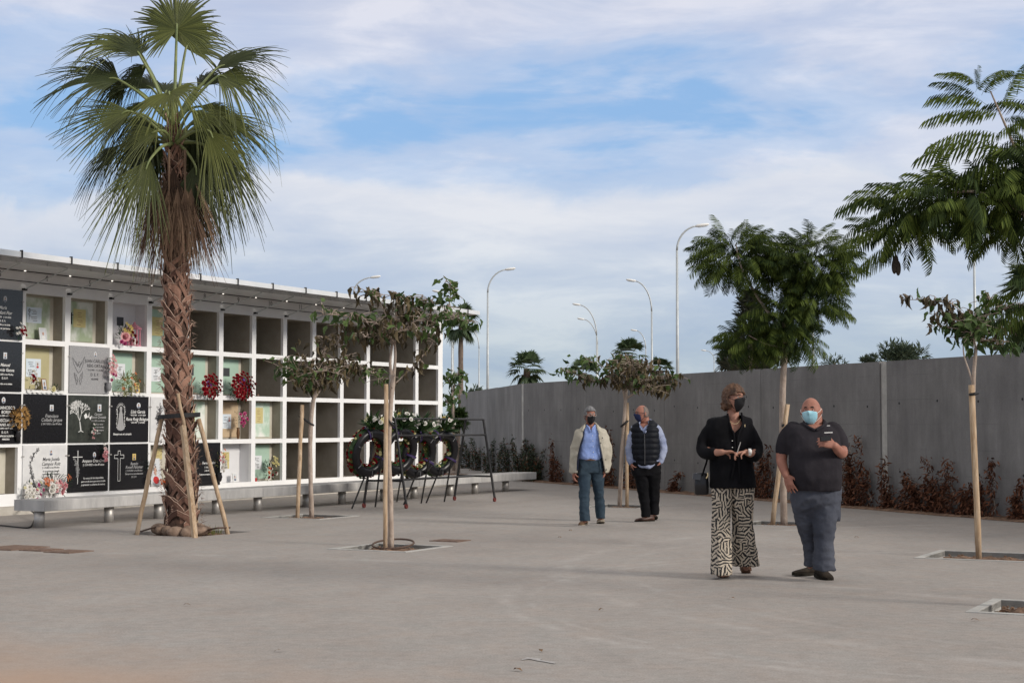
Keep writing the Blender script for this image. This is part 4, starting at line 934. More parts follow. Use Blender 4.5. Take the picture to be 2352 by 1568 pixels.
while z < zt-.1:
    c, r = trunk_at(z+.08); ang = nb*GA+rnd.uniform(-.15, .15); nb += 1; z += .022
    # a boot: broad base clasping the trunk, splitting upwards into a V; drawn as two crossing straps
    ht = rnd.uniform(.15, .32); wd = rnd.uniform(.65, 1.2); bw = rnd.uniform(.055, .115)   # angular half-width
    if z > 3.6: ht *= 1.1
    for sgn in (-1, 1):
        n = 7; top_, bot_ = [], []
        for k in range(n):
            t = k/(n-1)
            a = ang+sgn*wd*(1-t)*1.0
            zz = z+ht*(t**.9)+(rnd.uniform(-.010, .010))
            lift = .004+.028*t*(1.0 if r > .1 else .6)+(.02*(t > .9))+(.012 if sgn > 0 else 0)
            w = bw*(1-.50*t)*(1+.25*math.sin(t*3+nb))
            rr = r*.73+lift
            cx_, cy_ = c.x+math.cos(a)*rr, pbase.y+math.sin(a)*rr
            top_.append(Vector((cx_, cy_, zz+w))); bot_.append(Vector((c.x+math.cos(a)*(rr-.012), pbase.y+math.sin(a)*(rr-.012), zz-w*.5)))
        mid = [lerp(top_[k], bot_[k], .5)+Vector((math.cos(ang), math.sin(ang), 0))*.004 for k in range(n)]
        mb.add(top_+mid+bot_, [(k, k+1, n+k+1, n+k) for k in range(n-1)]+[(n+k, n+k+1, 2*n+k+1, 2*n+k) for k in range(n-1)], 0)
        # frayed pale rim
        rim = [v+Vector((0, 0, .004)) for v in top_]; out_ = [v+Vector((math.cos(ang), math.sin(ang), 0))*.008-Vector((0, 0, .003)) for v in top_]
        mb.add(rim+out_, [(k, k+1, n+k+1, n+k) for k in range(n-1)], 1)
    if nb % 1 == 0:
        a = ang+rnd.uniform(-1, 1); rr = r+.02
        for q in range(5):
            a2 = a+rnd.uniform(-.06, .06); p = Vector((c.x+math.cos(a2)*rr*.93, pbase.y+math.sin(a2)*rr*.93, z+rnd.uniform(0, .1)))
            e = p+Vector((math.cos(a2)*rnd.uniform(.03, .09), math.sin(a2)*.05, rnd.uniform(-.08, .05))); s_ = Vector((0, 0, .004)); mb.add([p-s_, p+s_, e], [(0, 1, 2)], 1)
mb.build('trunk_boots', [M['boot'], M['boote']], palm, off=pbase)
mb = MB()
for k in range(11):
    a = k*2*math.pi/11+rnd.uniform(-.2, .2); rr = rnd.uniform(.22, .32); d = Vector((math.cos(a), math.sin(a), 0)); c = pbase+d*rr+Vector((0, 0, .03+rnd.uniform(0, .03)))
    mb.ell(c, (rnd.uniform(.12, .17), .075, rnd.uniform(.06, .09)), Matrix.Rotation(a+rnd.uniform(-.9, .9), 3, 'Z') @ Matrix.Rotation(rnd.uniform(-.2, .3), 3, 'Y'), n=12, m=8)
mb.build('root_flare', mat('root_flare', (.15, .10, .07), .9, (.28, .20, .15), 10, .8, 25), palm, True, off=pbase)
for (x1, y1, x2, y2) in ((455, 1215, 515, 1208), (370, 1216, 330, 1212)):
    pass
def fan(hub, ax, nrm_, Rr, spread, m, parent, pet_from=None, nseg=46, droop=.35, split=.46, seed=0, fold=.12, curl=0.0, pr=.016, pm='petiole'):
    rnd = random.Random(seed); ax = ax.normalized(); b = nrm_.cross(ax).normalized(); nn = ax.cross(b).normalized()
    V, Fq = [], []; dth = R(spread)/nseg; g = Vector((0, 0, -1))
    for j in range(nseg):
        th = (j+.5-nseg/2)*dth; q = abs(th)/(R(spread)/2); d = ax*math.cos(th)+b*math.sin(th); sd = b*math.cos(th)-ax*math.sin(th)
        Ln = Rr*(1-.30*q*q)*rnd.uniform(.84, 1.06); dr = droop*rnd.uniform(.5, 1.9)*1.2; tw = rnd.uniform(-.11, .11)
        ts = [.015, .2, .4, split, .65, .8, .92, 1.0]; base = len(V)
        for t in ts:
            w = Ln*math.tan(dth/2)*min(t, split)*1.08
            if t > split: w *= max(.04, 1-(t-split)/(1-split))**.42*.92
            s_ = max(0, t-split*.8)
            p = hub+d*Ln*(t-.22*dr*s_*s_)+g*Ln*dr*s_**1.7*1.15+sd*tw*Ln*s_-nn*curl*Rr*(t*t)+nn*(.18*q*q*Ln*t)*fold*4
            lift = nn*w*.9
            V += [p-sd*w, p+lift*1.25, p+sd*w]
        for k in range(len(ts)-1):
            a0 = base+k*3; Fq += [(a0, a0+3, a0+4, a0+1), (a0+1, a0+4, a0+5, a0+2)]
    o = npbuild('frond', np.array([tuple(v) for v in V]), np.array(Fq), m, parent, off=pbase if parent is palm else parent.location)
    if pet_from is not None:
        off = pbase if parent is palm else parent.location
        mid = lerp(pet_from, hub, .5)+Vector((0, 0, .06)); k = catmull([pet_from, mid, hub, hub+ax*Rr*.12], 4)
        mb = MB(); mb.tube(k, [pr*1.7-(pr*1.1)*i/(len(k)-1) for i in range(len(k))], 7); mb.build('petiole', M[pm], o, True, off=off)
    return o
Ya = Vector((0, 1, 0))
def pfan(hx, hy, dy, ang, Rpx, spread, m, away=0.0, roll=0.0, pf=(399, 285, 0), **k):
    """hub pixel, depth offset, blade direction in the picture (deg), length px, away = lean from the picture plane"""
    hub = PP(hx, hy, dy); a = R(ang); ax = Vector((math.cos(a)*math.cos(away), math.sin(away), math.sin(a)*math.cos(away)))
    n0 = Vector((0, -1, 0)); n0 = (n0-ax*n0.dot(ax)).normalized(); n0 = Matrix.Rotation(roll, 3, ax) @ n0
    return fan(hub, ax, n0, Rpx*PS*1.0, spread, m, palm, PP(*pf) if pf else None, **k)
S_ = 0
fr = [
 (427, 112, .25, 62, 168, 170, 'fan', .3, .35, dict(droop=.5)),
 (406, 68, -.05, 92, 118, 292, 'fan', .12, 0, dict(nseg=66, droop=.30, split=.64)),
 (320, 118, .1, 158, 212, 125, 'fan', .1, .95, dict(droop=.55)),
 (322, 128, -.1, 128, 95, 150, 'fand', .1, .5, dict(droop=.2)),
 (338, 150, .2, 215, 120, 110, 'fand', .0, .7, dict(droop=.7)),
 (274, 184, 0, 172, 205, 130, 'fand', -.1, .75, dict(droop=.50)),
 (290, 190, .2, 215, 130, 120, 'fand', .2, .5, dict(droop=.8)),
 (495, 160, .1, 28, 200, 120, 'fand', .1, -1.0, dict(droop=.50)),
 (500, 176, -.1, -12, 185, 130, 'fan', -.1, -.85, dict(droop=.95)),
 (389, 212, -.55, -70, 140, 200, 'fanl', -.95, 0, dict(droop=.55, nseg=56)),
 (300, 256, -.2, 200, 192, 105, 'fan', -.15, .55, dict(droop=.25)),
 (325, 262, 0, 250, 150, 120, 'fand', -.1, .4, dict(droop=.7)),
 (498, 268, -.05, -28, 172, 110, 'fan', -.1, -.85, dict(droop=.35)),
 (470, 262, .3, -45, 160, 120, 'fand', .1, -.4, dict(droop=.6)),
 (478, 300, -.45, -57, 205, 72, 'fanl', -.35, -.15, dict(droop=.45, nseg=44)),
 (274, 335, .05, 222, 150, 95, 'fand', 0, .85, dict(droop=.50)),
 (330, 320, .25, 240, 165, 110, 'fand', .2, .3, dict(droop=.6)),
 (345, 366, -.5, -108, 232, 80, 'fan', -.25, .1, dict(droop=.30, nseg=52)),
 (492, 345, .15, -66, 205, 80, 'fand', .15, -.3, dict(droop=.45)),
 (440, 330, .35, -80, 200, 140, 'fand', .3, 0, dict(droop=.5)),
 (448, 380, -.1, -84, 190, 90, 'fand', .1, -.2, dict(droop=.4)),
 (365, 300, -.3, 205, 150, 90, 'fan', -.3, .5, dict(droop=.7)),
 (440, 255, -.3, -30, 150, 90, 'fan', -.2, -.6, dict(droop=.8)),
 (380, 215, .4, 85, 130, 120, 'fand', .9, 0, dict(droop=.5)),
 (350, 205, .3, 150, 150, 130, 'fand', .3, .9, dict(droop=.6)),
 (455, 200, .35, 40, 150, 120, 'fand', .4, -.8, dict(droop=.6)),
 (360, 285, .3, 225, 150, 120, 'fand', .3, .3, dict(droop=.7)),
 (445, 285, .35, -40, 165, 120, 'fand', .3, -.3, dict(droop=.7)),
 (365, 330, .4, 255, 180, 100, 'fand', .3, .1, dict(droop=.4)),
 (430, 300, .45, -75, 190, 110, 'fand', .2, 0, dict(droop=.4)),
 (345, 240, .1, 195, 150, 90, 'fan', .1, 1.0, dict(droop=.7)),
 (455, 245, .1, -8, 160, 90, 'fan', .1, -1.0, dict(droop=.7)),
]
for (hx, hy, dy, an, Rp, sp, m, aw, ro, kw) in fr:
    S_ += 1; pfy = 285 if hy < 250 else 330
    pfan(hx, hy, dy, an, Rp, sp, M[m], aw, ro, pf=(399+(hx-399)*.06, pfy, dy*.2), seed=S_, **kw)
# dead skirt hanging round the trunk
for k in range(22):
    a = 2*math.pi*k/22+.3; d = Vector((math.cos(a), math.sin(a), 0)); c, r = trunk_at(PP(400, 430).z)
    hub = Vector((c.x, pbase.y, 0))+d*(r+.05)+Vector((0, 0, PP(400, random.uniform(380, 450)).z)); ax = (Vector((0, 0, -1))+d*random.uniform(.08, .38)).normalized()
    fan(hub, ax, d, random.uniform(1.05, 1.38), random.uniform(30, 50), M['dead'] if k % 4 else M['deadd'], palm, None, nseg=24, droop=.05, split=.35, seed=100+k, fold=.3, pr=.010, pm='dead').name = 'dead_frond'
for (x, dy) in ((372, -.26), (388, -.33), (408, -.36), (425, -.33), (440, -.26)):
    fan(PP(x, 430, dy), Vector((random.uniform(-.04, .04), -.03, -1)), Vector((0, -1, 0)), 1.02, 26, M['dead'], palm, PP(x, 345, dy*.8) if x in (388, 425) else None, nseg=24, droop=.02, split=.3, seed=140+x, pr=.012, pm='dead').name = 'dead_frond'
# stakes round the palm and the strap
strapc, strapr = trunk_at(PP(411, 955).z); zst = PP(411, 955).z
st = []
st.append(stake(G(313, 1228), PP(372, 958, -.05), .030, 'slanting round stake on the left of the palm trunk', 'stakes propping the palm'))
st.append(stake(G(525, 1226), PP(456, 962, -.02), .030, 'slanting round stake on the right of the palm trunk', 'stakes propping the palm'))
st.append(stake(G(449, 1234.5)-Vector((0, .02, 0)), px(420, 978, PZ-.30), .042, 'pale squared board leaning on the front of the palm trunk', 'stakes propping the palm', square=True))
st.append(stake(Vector((pbase.x+.1, pbase.y+.55, 0)), px(440, 950, PZ+.24), .030, 'stake behind the palm trunk, barely seen', 'stakes propping the palm'))
st.append(stake(px(430, 975, PZ-.26), px(415, 900, PZ-.245), .022, 'short upright batten strapped to the front of the palm trunk', 'stakes propping the palm'))
st[-1].location = px(424, 978, PZ-.27)
mb = MB(); mb.rings([[Vector((strapc.x, pbase.y, zst))+Vector((math.cos(a)*(strapr+.05+w), math.sin(a)*(strapr+.05+w), h_+.02*math.cos(a))) for a in [2*math.pi*j/36 for j in range(36)]] for w, h_ in ((0, -.028), (.008, -.028), (.008, .028), (0, .028), (0, -.028))], cap=False)
o = mb.build('trunk_strap', M['rubber'], None, off=Vector((strapc.x, pbase.y, zst))); o.location = Vector((strapc.x, pbase.y, zst)); tag(o, 'wide black rubber strap belted round the palm trunk and its stakes', 'strap')
# drip pipe arcs
def pipe(name, pts, r, label): return tag(MB().tube(catmull(pts, 6), r, 7).build(name, M['pipe'], smooth=True), label, 'irrigation pipe')
pipe('drip_pipe', [G(318, 1222, -.02), G(335, 1216, .05), G(360, 1210, .09), G(388, 1210, .06)], .012, 'brown drip pipe arching out of the soil left of the palm foot')
pipe('drip_pipe', [G(455, 1222, .0), G(480, 1216, .05), G(500, 1212, .09), G(528, 1211, .08)], .012, 'brown drip pipe sticking up at the right of the palm foot')
ca = G(903, 1252)
pipe('drip_pipe', [ca+Vector((.245*math.cos(a), .30*math.sin(a), .02+.035*math.sin(a+.3))) for a in [k*math.pi/8 for k in range(17)]], .012, 'coil of brown drip pipe encircling the near central tree and its stake')
# weeds in palm pit
mb = MB()
for k in range(60):
    p = G(485+random.gauss(0, 12), 1224+random.gauss(0, 3), -.03); e = p+Vector((random.gauss(0, .03), random.gauss(0, .03), random.uniform(.05, .11))); s_ = Vector((.006, 0, 0)); mb.add([p-s_, p+s_, e], [(0, 1, 2)])
tag(mb.build('weeds', M['leafo']), kind='stuff', label='short green weeds in the palm pit', cat='weeds')

# ------------------------------------------------------------------ young mulberry-like trees with wilting leaves
M['mg'] = mat('green_leaves', (.030, .065, .016), .5, (.105, .165, .045), 1, island=True, trans=.3)
M['mb'] = mat('withered_leaves', (.035, .028, .015), .75, (.145, .110, .055), 1, island=True, trans=.15)
LV = np.array([(0, 0, 0), (.12, .16, .05), (.10, -.16, .05), (.25, 0, 0), (.42, .34, .10), (.42, -.34, .10), (.50, 0, -.02), (.70, .20, .04), (.70, -.20, .04), (.76, 0, -.06), (1, 0, -.14), (.30, .40, .06), (.30, -.40, .06), (.58, .22, .05), (.58, -.22, .05)])
LVF = np.array([(0, 3, 1), (0, 2, 3), (1, 3, 11), (2, 12, 3), (3, 4, 11), (3, 12, 5), (3, 6, 4), (3, 5, 6), (4, 6, 13), (5, 14, 6), (6, 7, 13), (6, 14, 8), (6, 9, 7), (6, 8, 9), (7, 9, 10), (8, 10, 9)])
def leafset(P, green, size, seed, rng):
    n = len(P); P = np.array(P)
    az = rng.uniform(0, 2*math.pi, n); dn = -.9+rng.normal(size=n)*.25 if not green else -.75+rng.normal(size=n)*.5
    X = np.stack([np.cos(az)*(.35 if not green else .75), np.sin(az)*(.35 if not green else .75), dn], 1)
    Z = rng.normal(size=(n, 3))+np.stack([np.cos(az), np.sin(az), np.ones(n)*.3], 1)
    tv = LV.copy(); 
    if not green: tv[:, 1] *= .55; tv[:, 2] *= 2.6
    else: tv[:, 1] *= .66; tv[:, 2] *= 1.4
    return scatter(tv, LVF, P, X, Z, size*rng.uniform(.65, 1.25, n))
def leafy_tree(base, Z, trunk, branches, label, seed, size=.125, dens=34, rs=.62, group='young trees planted in square pits'):
    """trunk: [(x,y,dy,r)], branches: [([(x,y,dy)...], r0, [(t0,t1,green)], n, spread)]"""
    rng = np.random.RandomState(seed); rnd = random.Random(seed)
    root = thing('young_tree', label, 'tree', base, 0, group)
    mb = MB(); 
    for tr in trunk:
        k = catmull([px(x, y, Z+dy) for x, y, dy, r in tr], 4); rr = np.interp(np.linspace(0, len(tr)-1, len(k)), range(len(tr)), [q[3]*rs for q in tr])
        rr = [a*(1+.07*math.sin(i*1.7)) for i, a in enumerate(rr)]; mb.tube(k, rr, 10)
    mb.build('trunk', M['bark'], root, True, off=base)
    tw = MB(); GP, BP = [], []
    for (pts, r0, zones, n, spr) in branches:
        k = catmull([px(x, y, Z+dy) for x, y, dy in pts], 5); tw.tube(k, [r0*.8*(1-.75*i/(len(k)-1)) for i in range(len(k))], 6)
        n = int(n*1.08)
        for j in range(n):
            t = (j+rnd.random())/n; t = .12+.88*t; f = t*(len(k)-1); a = min(int(f), len(k)-2); p = lerp(k[a], k[a+1], f-a)
            q = p+Vector((rnd.gauss(0, spr), rnd.gauss(0, spr), rnd.gauss(0, spr*.45)+.02))
            gr = False
            for (t0, t1, gprob) in zones:
                if t0 <= t <= t1: gr = rnd.random() < gprob+.13
            if rnd.random() < .8: tw.tube([p, lerp(p, q, .5)+Vector((0, 0, .02)), q], [.005, .004, .003], 4, cap=False)
            (GP if gr else BP).append(tuple(q))
    tw.build('branches', M['bark'], root, True, off=base)
    if GP: V, Fc = leafset(GP, True, size, seed, rng); npbuild('green_leaves', V, Fc, M['mg'], root, off=base)
    if BP: V, Fc = leafset(BP, False, size, seed+1, rng); npbuild('withered_leaves', V, Fc, M['mb'], root, off=base)
    return root
# A: near central tree
bA = G(898, 1254); ZA = bA.y
leafy_tree(bA, ZA, [[(898, 1259, 0, .058), (897, 1150, 0, .052), (893, 1050, 0, .047), (896, 950, 0, .045), (902, 880, 0, .048), (903, 860, 0, .045)], [(902, 872, 0, .036), (896, 835, 0, .026), (901, 790, 0, .024), (908, 740, 0, .018), (912, 690, 0, .012)], [(904, 865, 0, .036), (908, 820, .05, .026), (906, 780, .05, .02)]],
 [([(906, 790, 0), (870, 745, -.1), (830, 738, -.1), (790, 725, -.1), (742, 722, -.1)], .014, [(0, .5, .05), (.5, 1, .92)], 62, .11),
  ([(906, 770, 0), (880, 710, .1), (858, 680, .1), (845, 670, .1)], .012, [(0, .6, .25), (.6, 1, .1)], 46, .10),
  ([(908, 760, 0), (840, 750, .2), (790, 750, .2), (775, 800, .2)], .010, [(0, 1, .15)], 50, .09),
  ([(908, 740, 0), (930, 700, 0), (915, 675, 0)], .010, [(0, 1, .12)], 40, .10),
  ([(908, 790, 0), (850, 775, -.2), (815, 772, -.2)], .008, [(0, 1, .03)], 34, .07),
  ([(906, 790, 0), (950, 740, -.1), (1000, 735, -.1), (1045, 732, -.1), (1082, 740, -.1)], .014, [(0, .45, .10), (.45, 1, .95)], 90, .12),
  ([(912, 730, 0), (960, 705, .1), (985, 690, .1), (1000, 700, .1)], .010, [(0, .4, .2), (.4, 1, .9)], 46, .10),
  ([(1020, 735, -.1), (1032, 700, -.1), (1035, 660, -.1), (1025, 645, -.1)], .008, [(0, 1, 1)], 36, .085),
  ([(908, 880, 0), (945, 845, 0), (985, 800, 0), (1005, 765, 0)], .012, [(0, .3, 0), (.3, 1, .08)], 30, .07),
  ([(906, 780, 0), (900, 760, -.25), (940, 760, -.3), (990, 755, -.3)], .008, [(0, .6, .05), (.6, 1, .5)], 46, .10),
  ([(906, 780, 0), (870, 765, .3), (890, 740, .35), (950, 735, .35)], .008, [(0, 1, .1)], 50, .12)],
 'nearest wilting young tree, brown and green flat crown, coiled pipe at its foot', 61)
stake(G(885, 1256), px(887, 882, ZA-.05), .026, 'round stake tied against the near central tree', tie=(px(886, 958, ZA), px(899, 972, ZA), .014))
# B
bB = G(715, 1184); ZB_ = bB.y
leafy_tree(bB, ZB_, [[(716, 1189, 0, .062), (713, 1080, 0, .056), (713, 1000, 0, .055), (718, 930, 0, .052), (726, 895, 0, .045), (738, 860, 0, .03), (742, 830, 0, .02)], [(722, 915, 0, .03), (738, 893, .1, .022), (755, 880, .1, .016)]],
 [([(726, 895, 0), (705, 862, 0), (675, 852, 0), (640, 845, 0)], .018, [(0, .4, .2), (.4, 1, .95)], 66, .15),
  ([(690, 855, 0), (668, 835, 0), (655, 818, 0)], .010, [(0, 1, 1)], 20, .10),
  ([(730, 885, 0), (710, 845, .1), (690, 830, .1)], .012, [(0, 1, .1)], 50, .14),
  ([(738, 860, 0), (745, 810, 0), (748, 775, 0)], .012, [(0, 1, .06)], 54, .13),
  ([(738, 860, 0), (775, 835, 0), (800, 845, 0), (845, 850, 0), (880, 878, 0)], .016, [(0, .7, .04), (.7, 1, .9)], 86, .13),
  ([(730, 880, 0), (765, 855, .2), (790, 820, .2)], .012, [(0, 1, .06)], 56, .14),
  ([(726, 892, 0), (720, 865, -.3), (745, 850, -.3), (780, 860, -.3)], .010, [(0, 1, .12)], 60, .15),
  ([(728, 890, 0), (700, 880, -.2), (680, 875, -.2)], .008, [(0, 1, .25)], 30, .10)],
 'smaller young tree with mostly brown drooping leaves standing between palm and central tree', 62, size=.14)
stake(G(683, 1187), px(694, 930, ZB_), .033, 'round stake leaning beside the small tree between palm and central tree', tie=(px(692, 958, ZB_), px(715, 973, ZB_), .016))
# C
bC = G(1423, 1161); ZC = bC.y
leafy_tree(bC, ZC, [[(1423, 1166, 0, .062), (1428, 1050, 0, .056), (1433, 980, 0, .052), (1437, 915, 0, .05), (1440, 880, 0, .03)], [(1437, 925, 0, .04), (1430, 890, 0, .026), (1428, 870, 0, .018)], [(1438, 915, 0, .035), (1465, 898, 0, .022), (1490, 885, 0, .014)]],
 [([(1430, 890, 0), (1400, 868, 0), (1360, 875, 0), (1320, 858, 0), (1285, 850, 0)], .016, [(0, .35, 0), (.35, .7, .25), (.7, 1, .98)], 74, .12),
  ([(1430, 880, 0), (1400, 850, 0), (1370, 835, 0), (1345, 828, 0)], .012, [(0, .4, .2), (.4, 1, .9)], 36, .11),
  ([(1430, 880, 0), (1425, 850, 0), (1412, 818, 0)], .010, [(0, .5, .1), (.5, 1, .6)], 40, .15),
  ([(1440, 880, 0), (1445, 850, 0), (1450, 830, 0)], .012, [(0, 1, .08)], 60, .17),
  ([(1445, 880, 0), (1480, 855, 0), (1490, 840, 0)], .012, [(0, 1, .02)], 44, .12),
  ([(1490, 885, 0), (1515, 870, 0), (1555, 865, 0)], .012, [(0, 1, .06)], 54, .12),
  ([(1485, 890, 0), (1510, 890, 0), (1540, 885, 0)], .010, [(0, 1, .10)], 44, .11),
  ([(1440, 890, 0), (1470, 870, -.3), (1500, 900, -.3)], .010, [(0, 1, .2)], 44, .13),
  ([(1435, 880, 0), (1450, 855, .3), (1480, 840, .3)], .010, [(0, 1, .15)], 50, .18)],
 'young tree with wilting crown in front of the wall behind two older men', 63, size=.15)
stake(G(1440, 1162), px(1441, 925, ZC+.02), .030, 'straight pale stake beside the tree behind the two older men', tie=(px(1430, 976, ZC), px(1440, 968, ZC), .018))
# E
bE = G(2247, 1277); ZE = bE.y
leafy_tree(bE, ZE, [[(2243, 1250, .06, .03), (2238, 1000, .05, .032), (2236, 885, 0, .036), (2240, 820, 0, .034), (2242, 800, 0, .03)], [(2234, 878, 0, .018), (2225, 850, 0, .015), (2214, 815, 0, .013), (2212, 785, 0, .010)], [(2242, 805, 0, .024), (2253, 775, 0, .018), (2262, 745, 0, .014)]],
 [([(2242, 800, 0), (2225, 745, 0), (2190, 700, 0), (2140, 690, 0), (2075, 688, 0)], .012, [(0, .35, .9), (.35, .55, .2), (.55, 1, .02)], 44, .05),
  ([(2225, 750, 0), (2180, 725, 0), (2140, 722, 0)], .007, [(0, .5, .9), (.5, 1, .1)], 26, .06),
  ([(2230, 770, 0), (2190, 752, 0), (2125, 752, 0)], .006, [(0, .5, .7), (.5, .9, 1), (.9, 1, 0)], 16, .035),
  ([(2240, 790, 0), (2230, 760, -.1), (2235, 735, -.1)], .012, [(0, 1, .95)], 90, .12),
  ([(2240, 780, 0), (2215, 755, .1), (2195, 745, .1)], .012, [(0, 1, .85)], 60, .09),
  ([(2235, 735, 0), (2290, 715, 0), (2345, 700, 0)], .012, [(0, .6, .9), (.6, 1, .2)], 50, .07),
  ([(2262, 745, 0), (2300, 745, 0), (2352, 738, 0)], .010, [(0, .5, .9), (.5, 1, .3)], 36, .07),
  ([(2255, 730, 0), (2270, 700, 0), (2275, 685, 0)], .008, [(0, 1, .9)], 30, .09),
  ([(2255, 770, 0), (2300, 790, 0), (2325, 800, 0)], .008, [(0, .4, .3), (.4, 1, 1)], 24, .06),
  ([(2255, 765, .1), (2262, 755, .1), (2310, 760, .1)], .008, [(0, 1, .3)], 20, .06)],
 'young tree at the right edge with a few brown leaves on a long bare branch', 64, size=.13)
stake(G(2248, 1279), px(2231, 884, ZE-.06), .033, 'thick pale stake strapped to the tree at the right edge', tie=(px(2232, 905, ZE-.06), px(2242, 903, ZE), .016))

# ------------------------------------------------------------------ feathery trees (compound drooping leaves)
M['jg'] = mat('feather_leaves', (.030, .052, .010), .7, (.125, .165, .034), 1, island=True, trans=.25, spec=.12)
M['jd'] = mat('feather_leaves_dark', (.015, .029, .010), .7, (.050, .076, .022), 1, island=True, trans=.2, spec=.12)
M['pod'] = mat('seed_pod', (.03, .02, .012), .7)
def compound(npin, leaflets, width=.30, droop=.5, seed=0):
    """leaf along +X of length 1 hanging in -Z; returns verts, quads"""
    rnd = random.Random(seed); V, Fq = [], []
    def pos(t): return Vector((t*.97, 0, .10*math.sin(t*2.2)-droop*.30*t*t))
    for k in range(8):
        a, b = pos(k/8), pos((k+1)/8); w = .008*(1-k/9); i = len(V); V += [a+Vector((0, w, 0)), a-Vector((0, w, 0)), b-Vector((0, w, 0)), b+Vector((0, w, 0))]; Fq.append((i, i+1, i+2, i+3))
    for k in range(npin):
        t = .10+.90*(k+.5)/npin; L_ = width*(math.sin(min(1, t*1.25+.12)*math.pi*.62)**.7)*(1 if t < .75 else (1.25-t)*2)
        for s in (-1, 1):
            d = Vector((.42+rnd.uniform(-.08, .08), s*(.62+rnd.uniform(-.1, .1)), -droop*(.75+rnd.uniform(-.2, .2)))).normalized(); o = pos(t)
            sd = d.cross(Vector((0, 0, 1))).normalized(); pts = [o+d*L_*q-Vector((0, 0, .14*L_*q*q*droop*2)) for q in (0, .35, .7, 1)]
            if leaflets == 0:
                ws = [.003, .014, .012, .002]; i = len(V)
                for p, w in zip(pts, ws): V += [p+sd*w, p-sd*w]
                Fq += [(i+2*j, i+2*j+1, i+2*j+3, i+2*j+2) for j in range(3)]
            else:
                for m_ in range(leaflets):
                    q = (m_+.6)/leaflets; p = o+d*L_*q-Vector((0, 0, .14*L_*q*q*droop*2)); ll = .042*(1-.3*q)
                    for s2 in (-1, 1):
                        e = (sd*s2*.9+d*.45).normalized(); w = d*.014; i = len(V); V += [p-w*.4, p+e*ll*.5-w, p+e*ll, p+e*ll*.5+w]; Fq.append((i, i+1, i+2, i+3))
    return np.array([tuple(v) for v in V]), np.array(Fq)
JT = [compound(17, 0, .32, .95, s) for s in (1, 2, 3)]
JTN = [compound(19, 0, .24, 1.35, s) for s in (1, 2, 3)]
def leaves(P, X, Zv, S, tmpl, m, root, base, name='foliage', seed=0):
    P, X, Zv, S = map(np.array, (P, X, Zv, S))
    V0, F0, nb_ = [], [], 0
    for t in range(len(tmpl)):
        ix = np.arange(len(P)) % len(tmpl) == t
        if not ix.any(): continue
        V, Fc = scatter(tmpl[t][0], tmpl[t][1], P[ix], X[ix], Zv[ix], S[ix]); V0.append(V); F0.append(Fc+nb_); nb_ += len(V)
    return npbuild(name, np.concatenate(V0), np.concatenate(F0), m, root, off=base)
# D
bD = G(1801, 1201); ZD = bD.y; rngD = np.random.RandomState(5)
jd = thing('feathery_tree', 'feathery dark green tree with forked crown rising between the woman and the stout man', 'tree', bD, 0, 'feathery leaved trees')
mb = MB()
def limb_(Z, pts, off=None):
    k = catmull([px(x, y, Z+dy) for x, y, dy, r in pts], 4); rr = np.interp(np.linspace(0, len(pts)-1, len(k)), range(len(pts)), [q[3]*.8 for q in pts]); mb.tube(k, rr, 10)
limb_(ZD, [(1801, 1206, 0, .066), (1799, 1100, 0, .06), (1797, 950, 0, .058), (1800, 850, 0, .056), (1806, 790, 0, .055), (1800, 740, 0, .04)])
limb_(ZD, [(1806, 800, 0, .04), (1780, 740, 0, .032), (1745, 690, .1, .026), (1705, 620, .1, .018), (1690, 560, .1, .010)])
limb_(ZD, [(1800, 745, 0, .036), (1815, 700, 0, .03), (1845, 640, 0, .022), (1865, 580, 0, .012)])
limb_(ZD, [(1806, 800, 0, .02), (1760, 790, -.2, .014), (1720, 770, -.3, .008)])
limb_(ZD, [(1804, 770, 0, .03), (1810, 700, .3, .022), (1780, 620, .3, .012)])
mb.build('trunk', M['bark'], jd, True, off=bD)
P, X, Zv, Sv, Dk = [], [], [], [], []
def lobe(cx_, cy_, rx, ry, Z, n, seed, P, X, Zv, Sv, s0=.42, dz=0, down=.45, inner=.45):
    rng = np.random.RandomState(seed); c = px(cx_, cy_, Z+dz); k = Z/F
    for j in range(n):
        d = rng.normal(size=3); d /= np.linalg.norm(d); d[2] = d[2]*.9+.12
        r = rng.uniform(inner, .80); p = np.array([c.x+d[0]*rx*k*r, c.y+d[1]*rx*k*r*.9, c.z+d[2]*ry*k*r])
        x = np.array([d[0], d[1], d[2]*.55-down*rng.uniform(.3, 1.1)+.22])+rng.normal(size=3)*.22
        P.append(p); X.append(x); Zv.append([rng.normal()*.25, rng.normal()*.25, 1]); Sv.append(s0*rng.uniform(.75, 1.2))
LD = dict(s0=.38)
lobe(1688, 592, 88, 62, ZD, 210, 1, P, X, Zv, Sv, **LD); lobe(1868, 608, 84, 74, ZD, 270, 2, P, X, Zv, Sv, **LD); lobe(1778, 596, 55, 45, ZD, 80, 3, P, X, Zv, Sv, dz=.3, **LD)
lobe(1795, 735, 66, 52, ZD, 150, 4, P, X, Zv, Sv, **LD); lobe(1728, 785, 52, 24, ZD, 80, 6, P, X, Zv, Sv, **LD); lobe(1832, 775, 34, 32, ZD, 50, 7, P, X, Zv, Sv, **LD); lobe(1868, 690, 58, 52, ZD, 110, 8, P, X, Zv, Sv, **LD)
P, X, Zv, Sv = map(np.array, (P, X, Zv, Sv)); ix = np.arange(len(P)) % 5 < 3
leaves(P[ix], X[ix], Zv[ix], Sv[ix], JT, M['jg'], jd, bD); leaves(P[~ix], X[~ix], Zv[~ix], Sv[~ix], JT, M['jd'], jd, bD)
stake(G(1774, 1202), px(1809, 928, ZD-.12), .036, 'slanting stake tied to the feathery tree between woman and stout man', tie=(px(1799, 976, ZD-.1), px(1803, 968, ZD), .018))
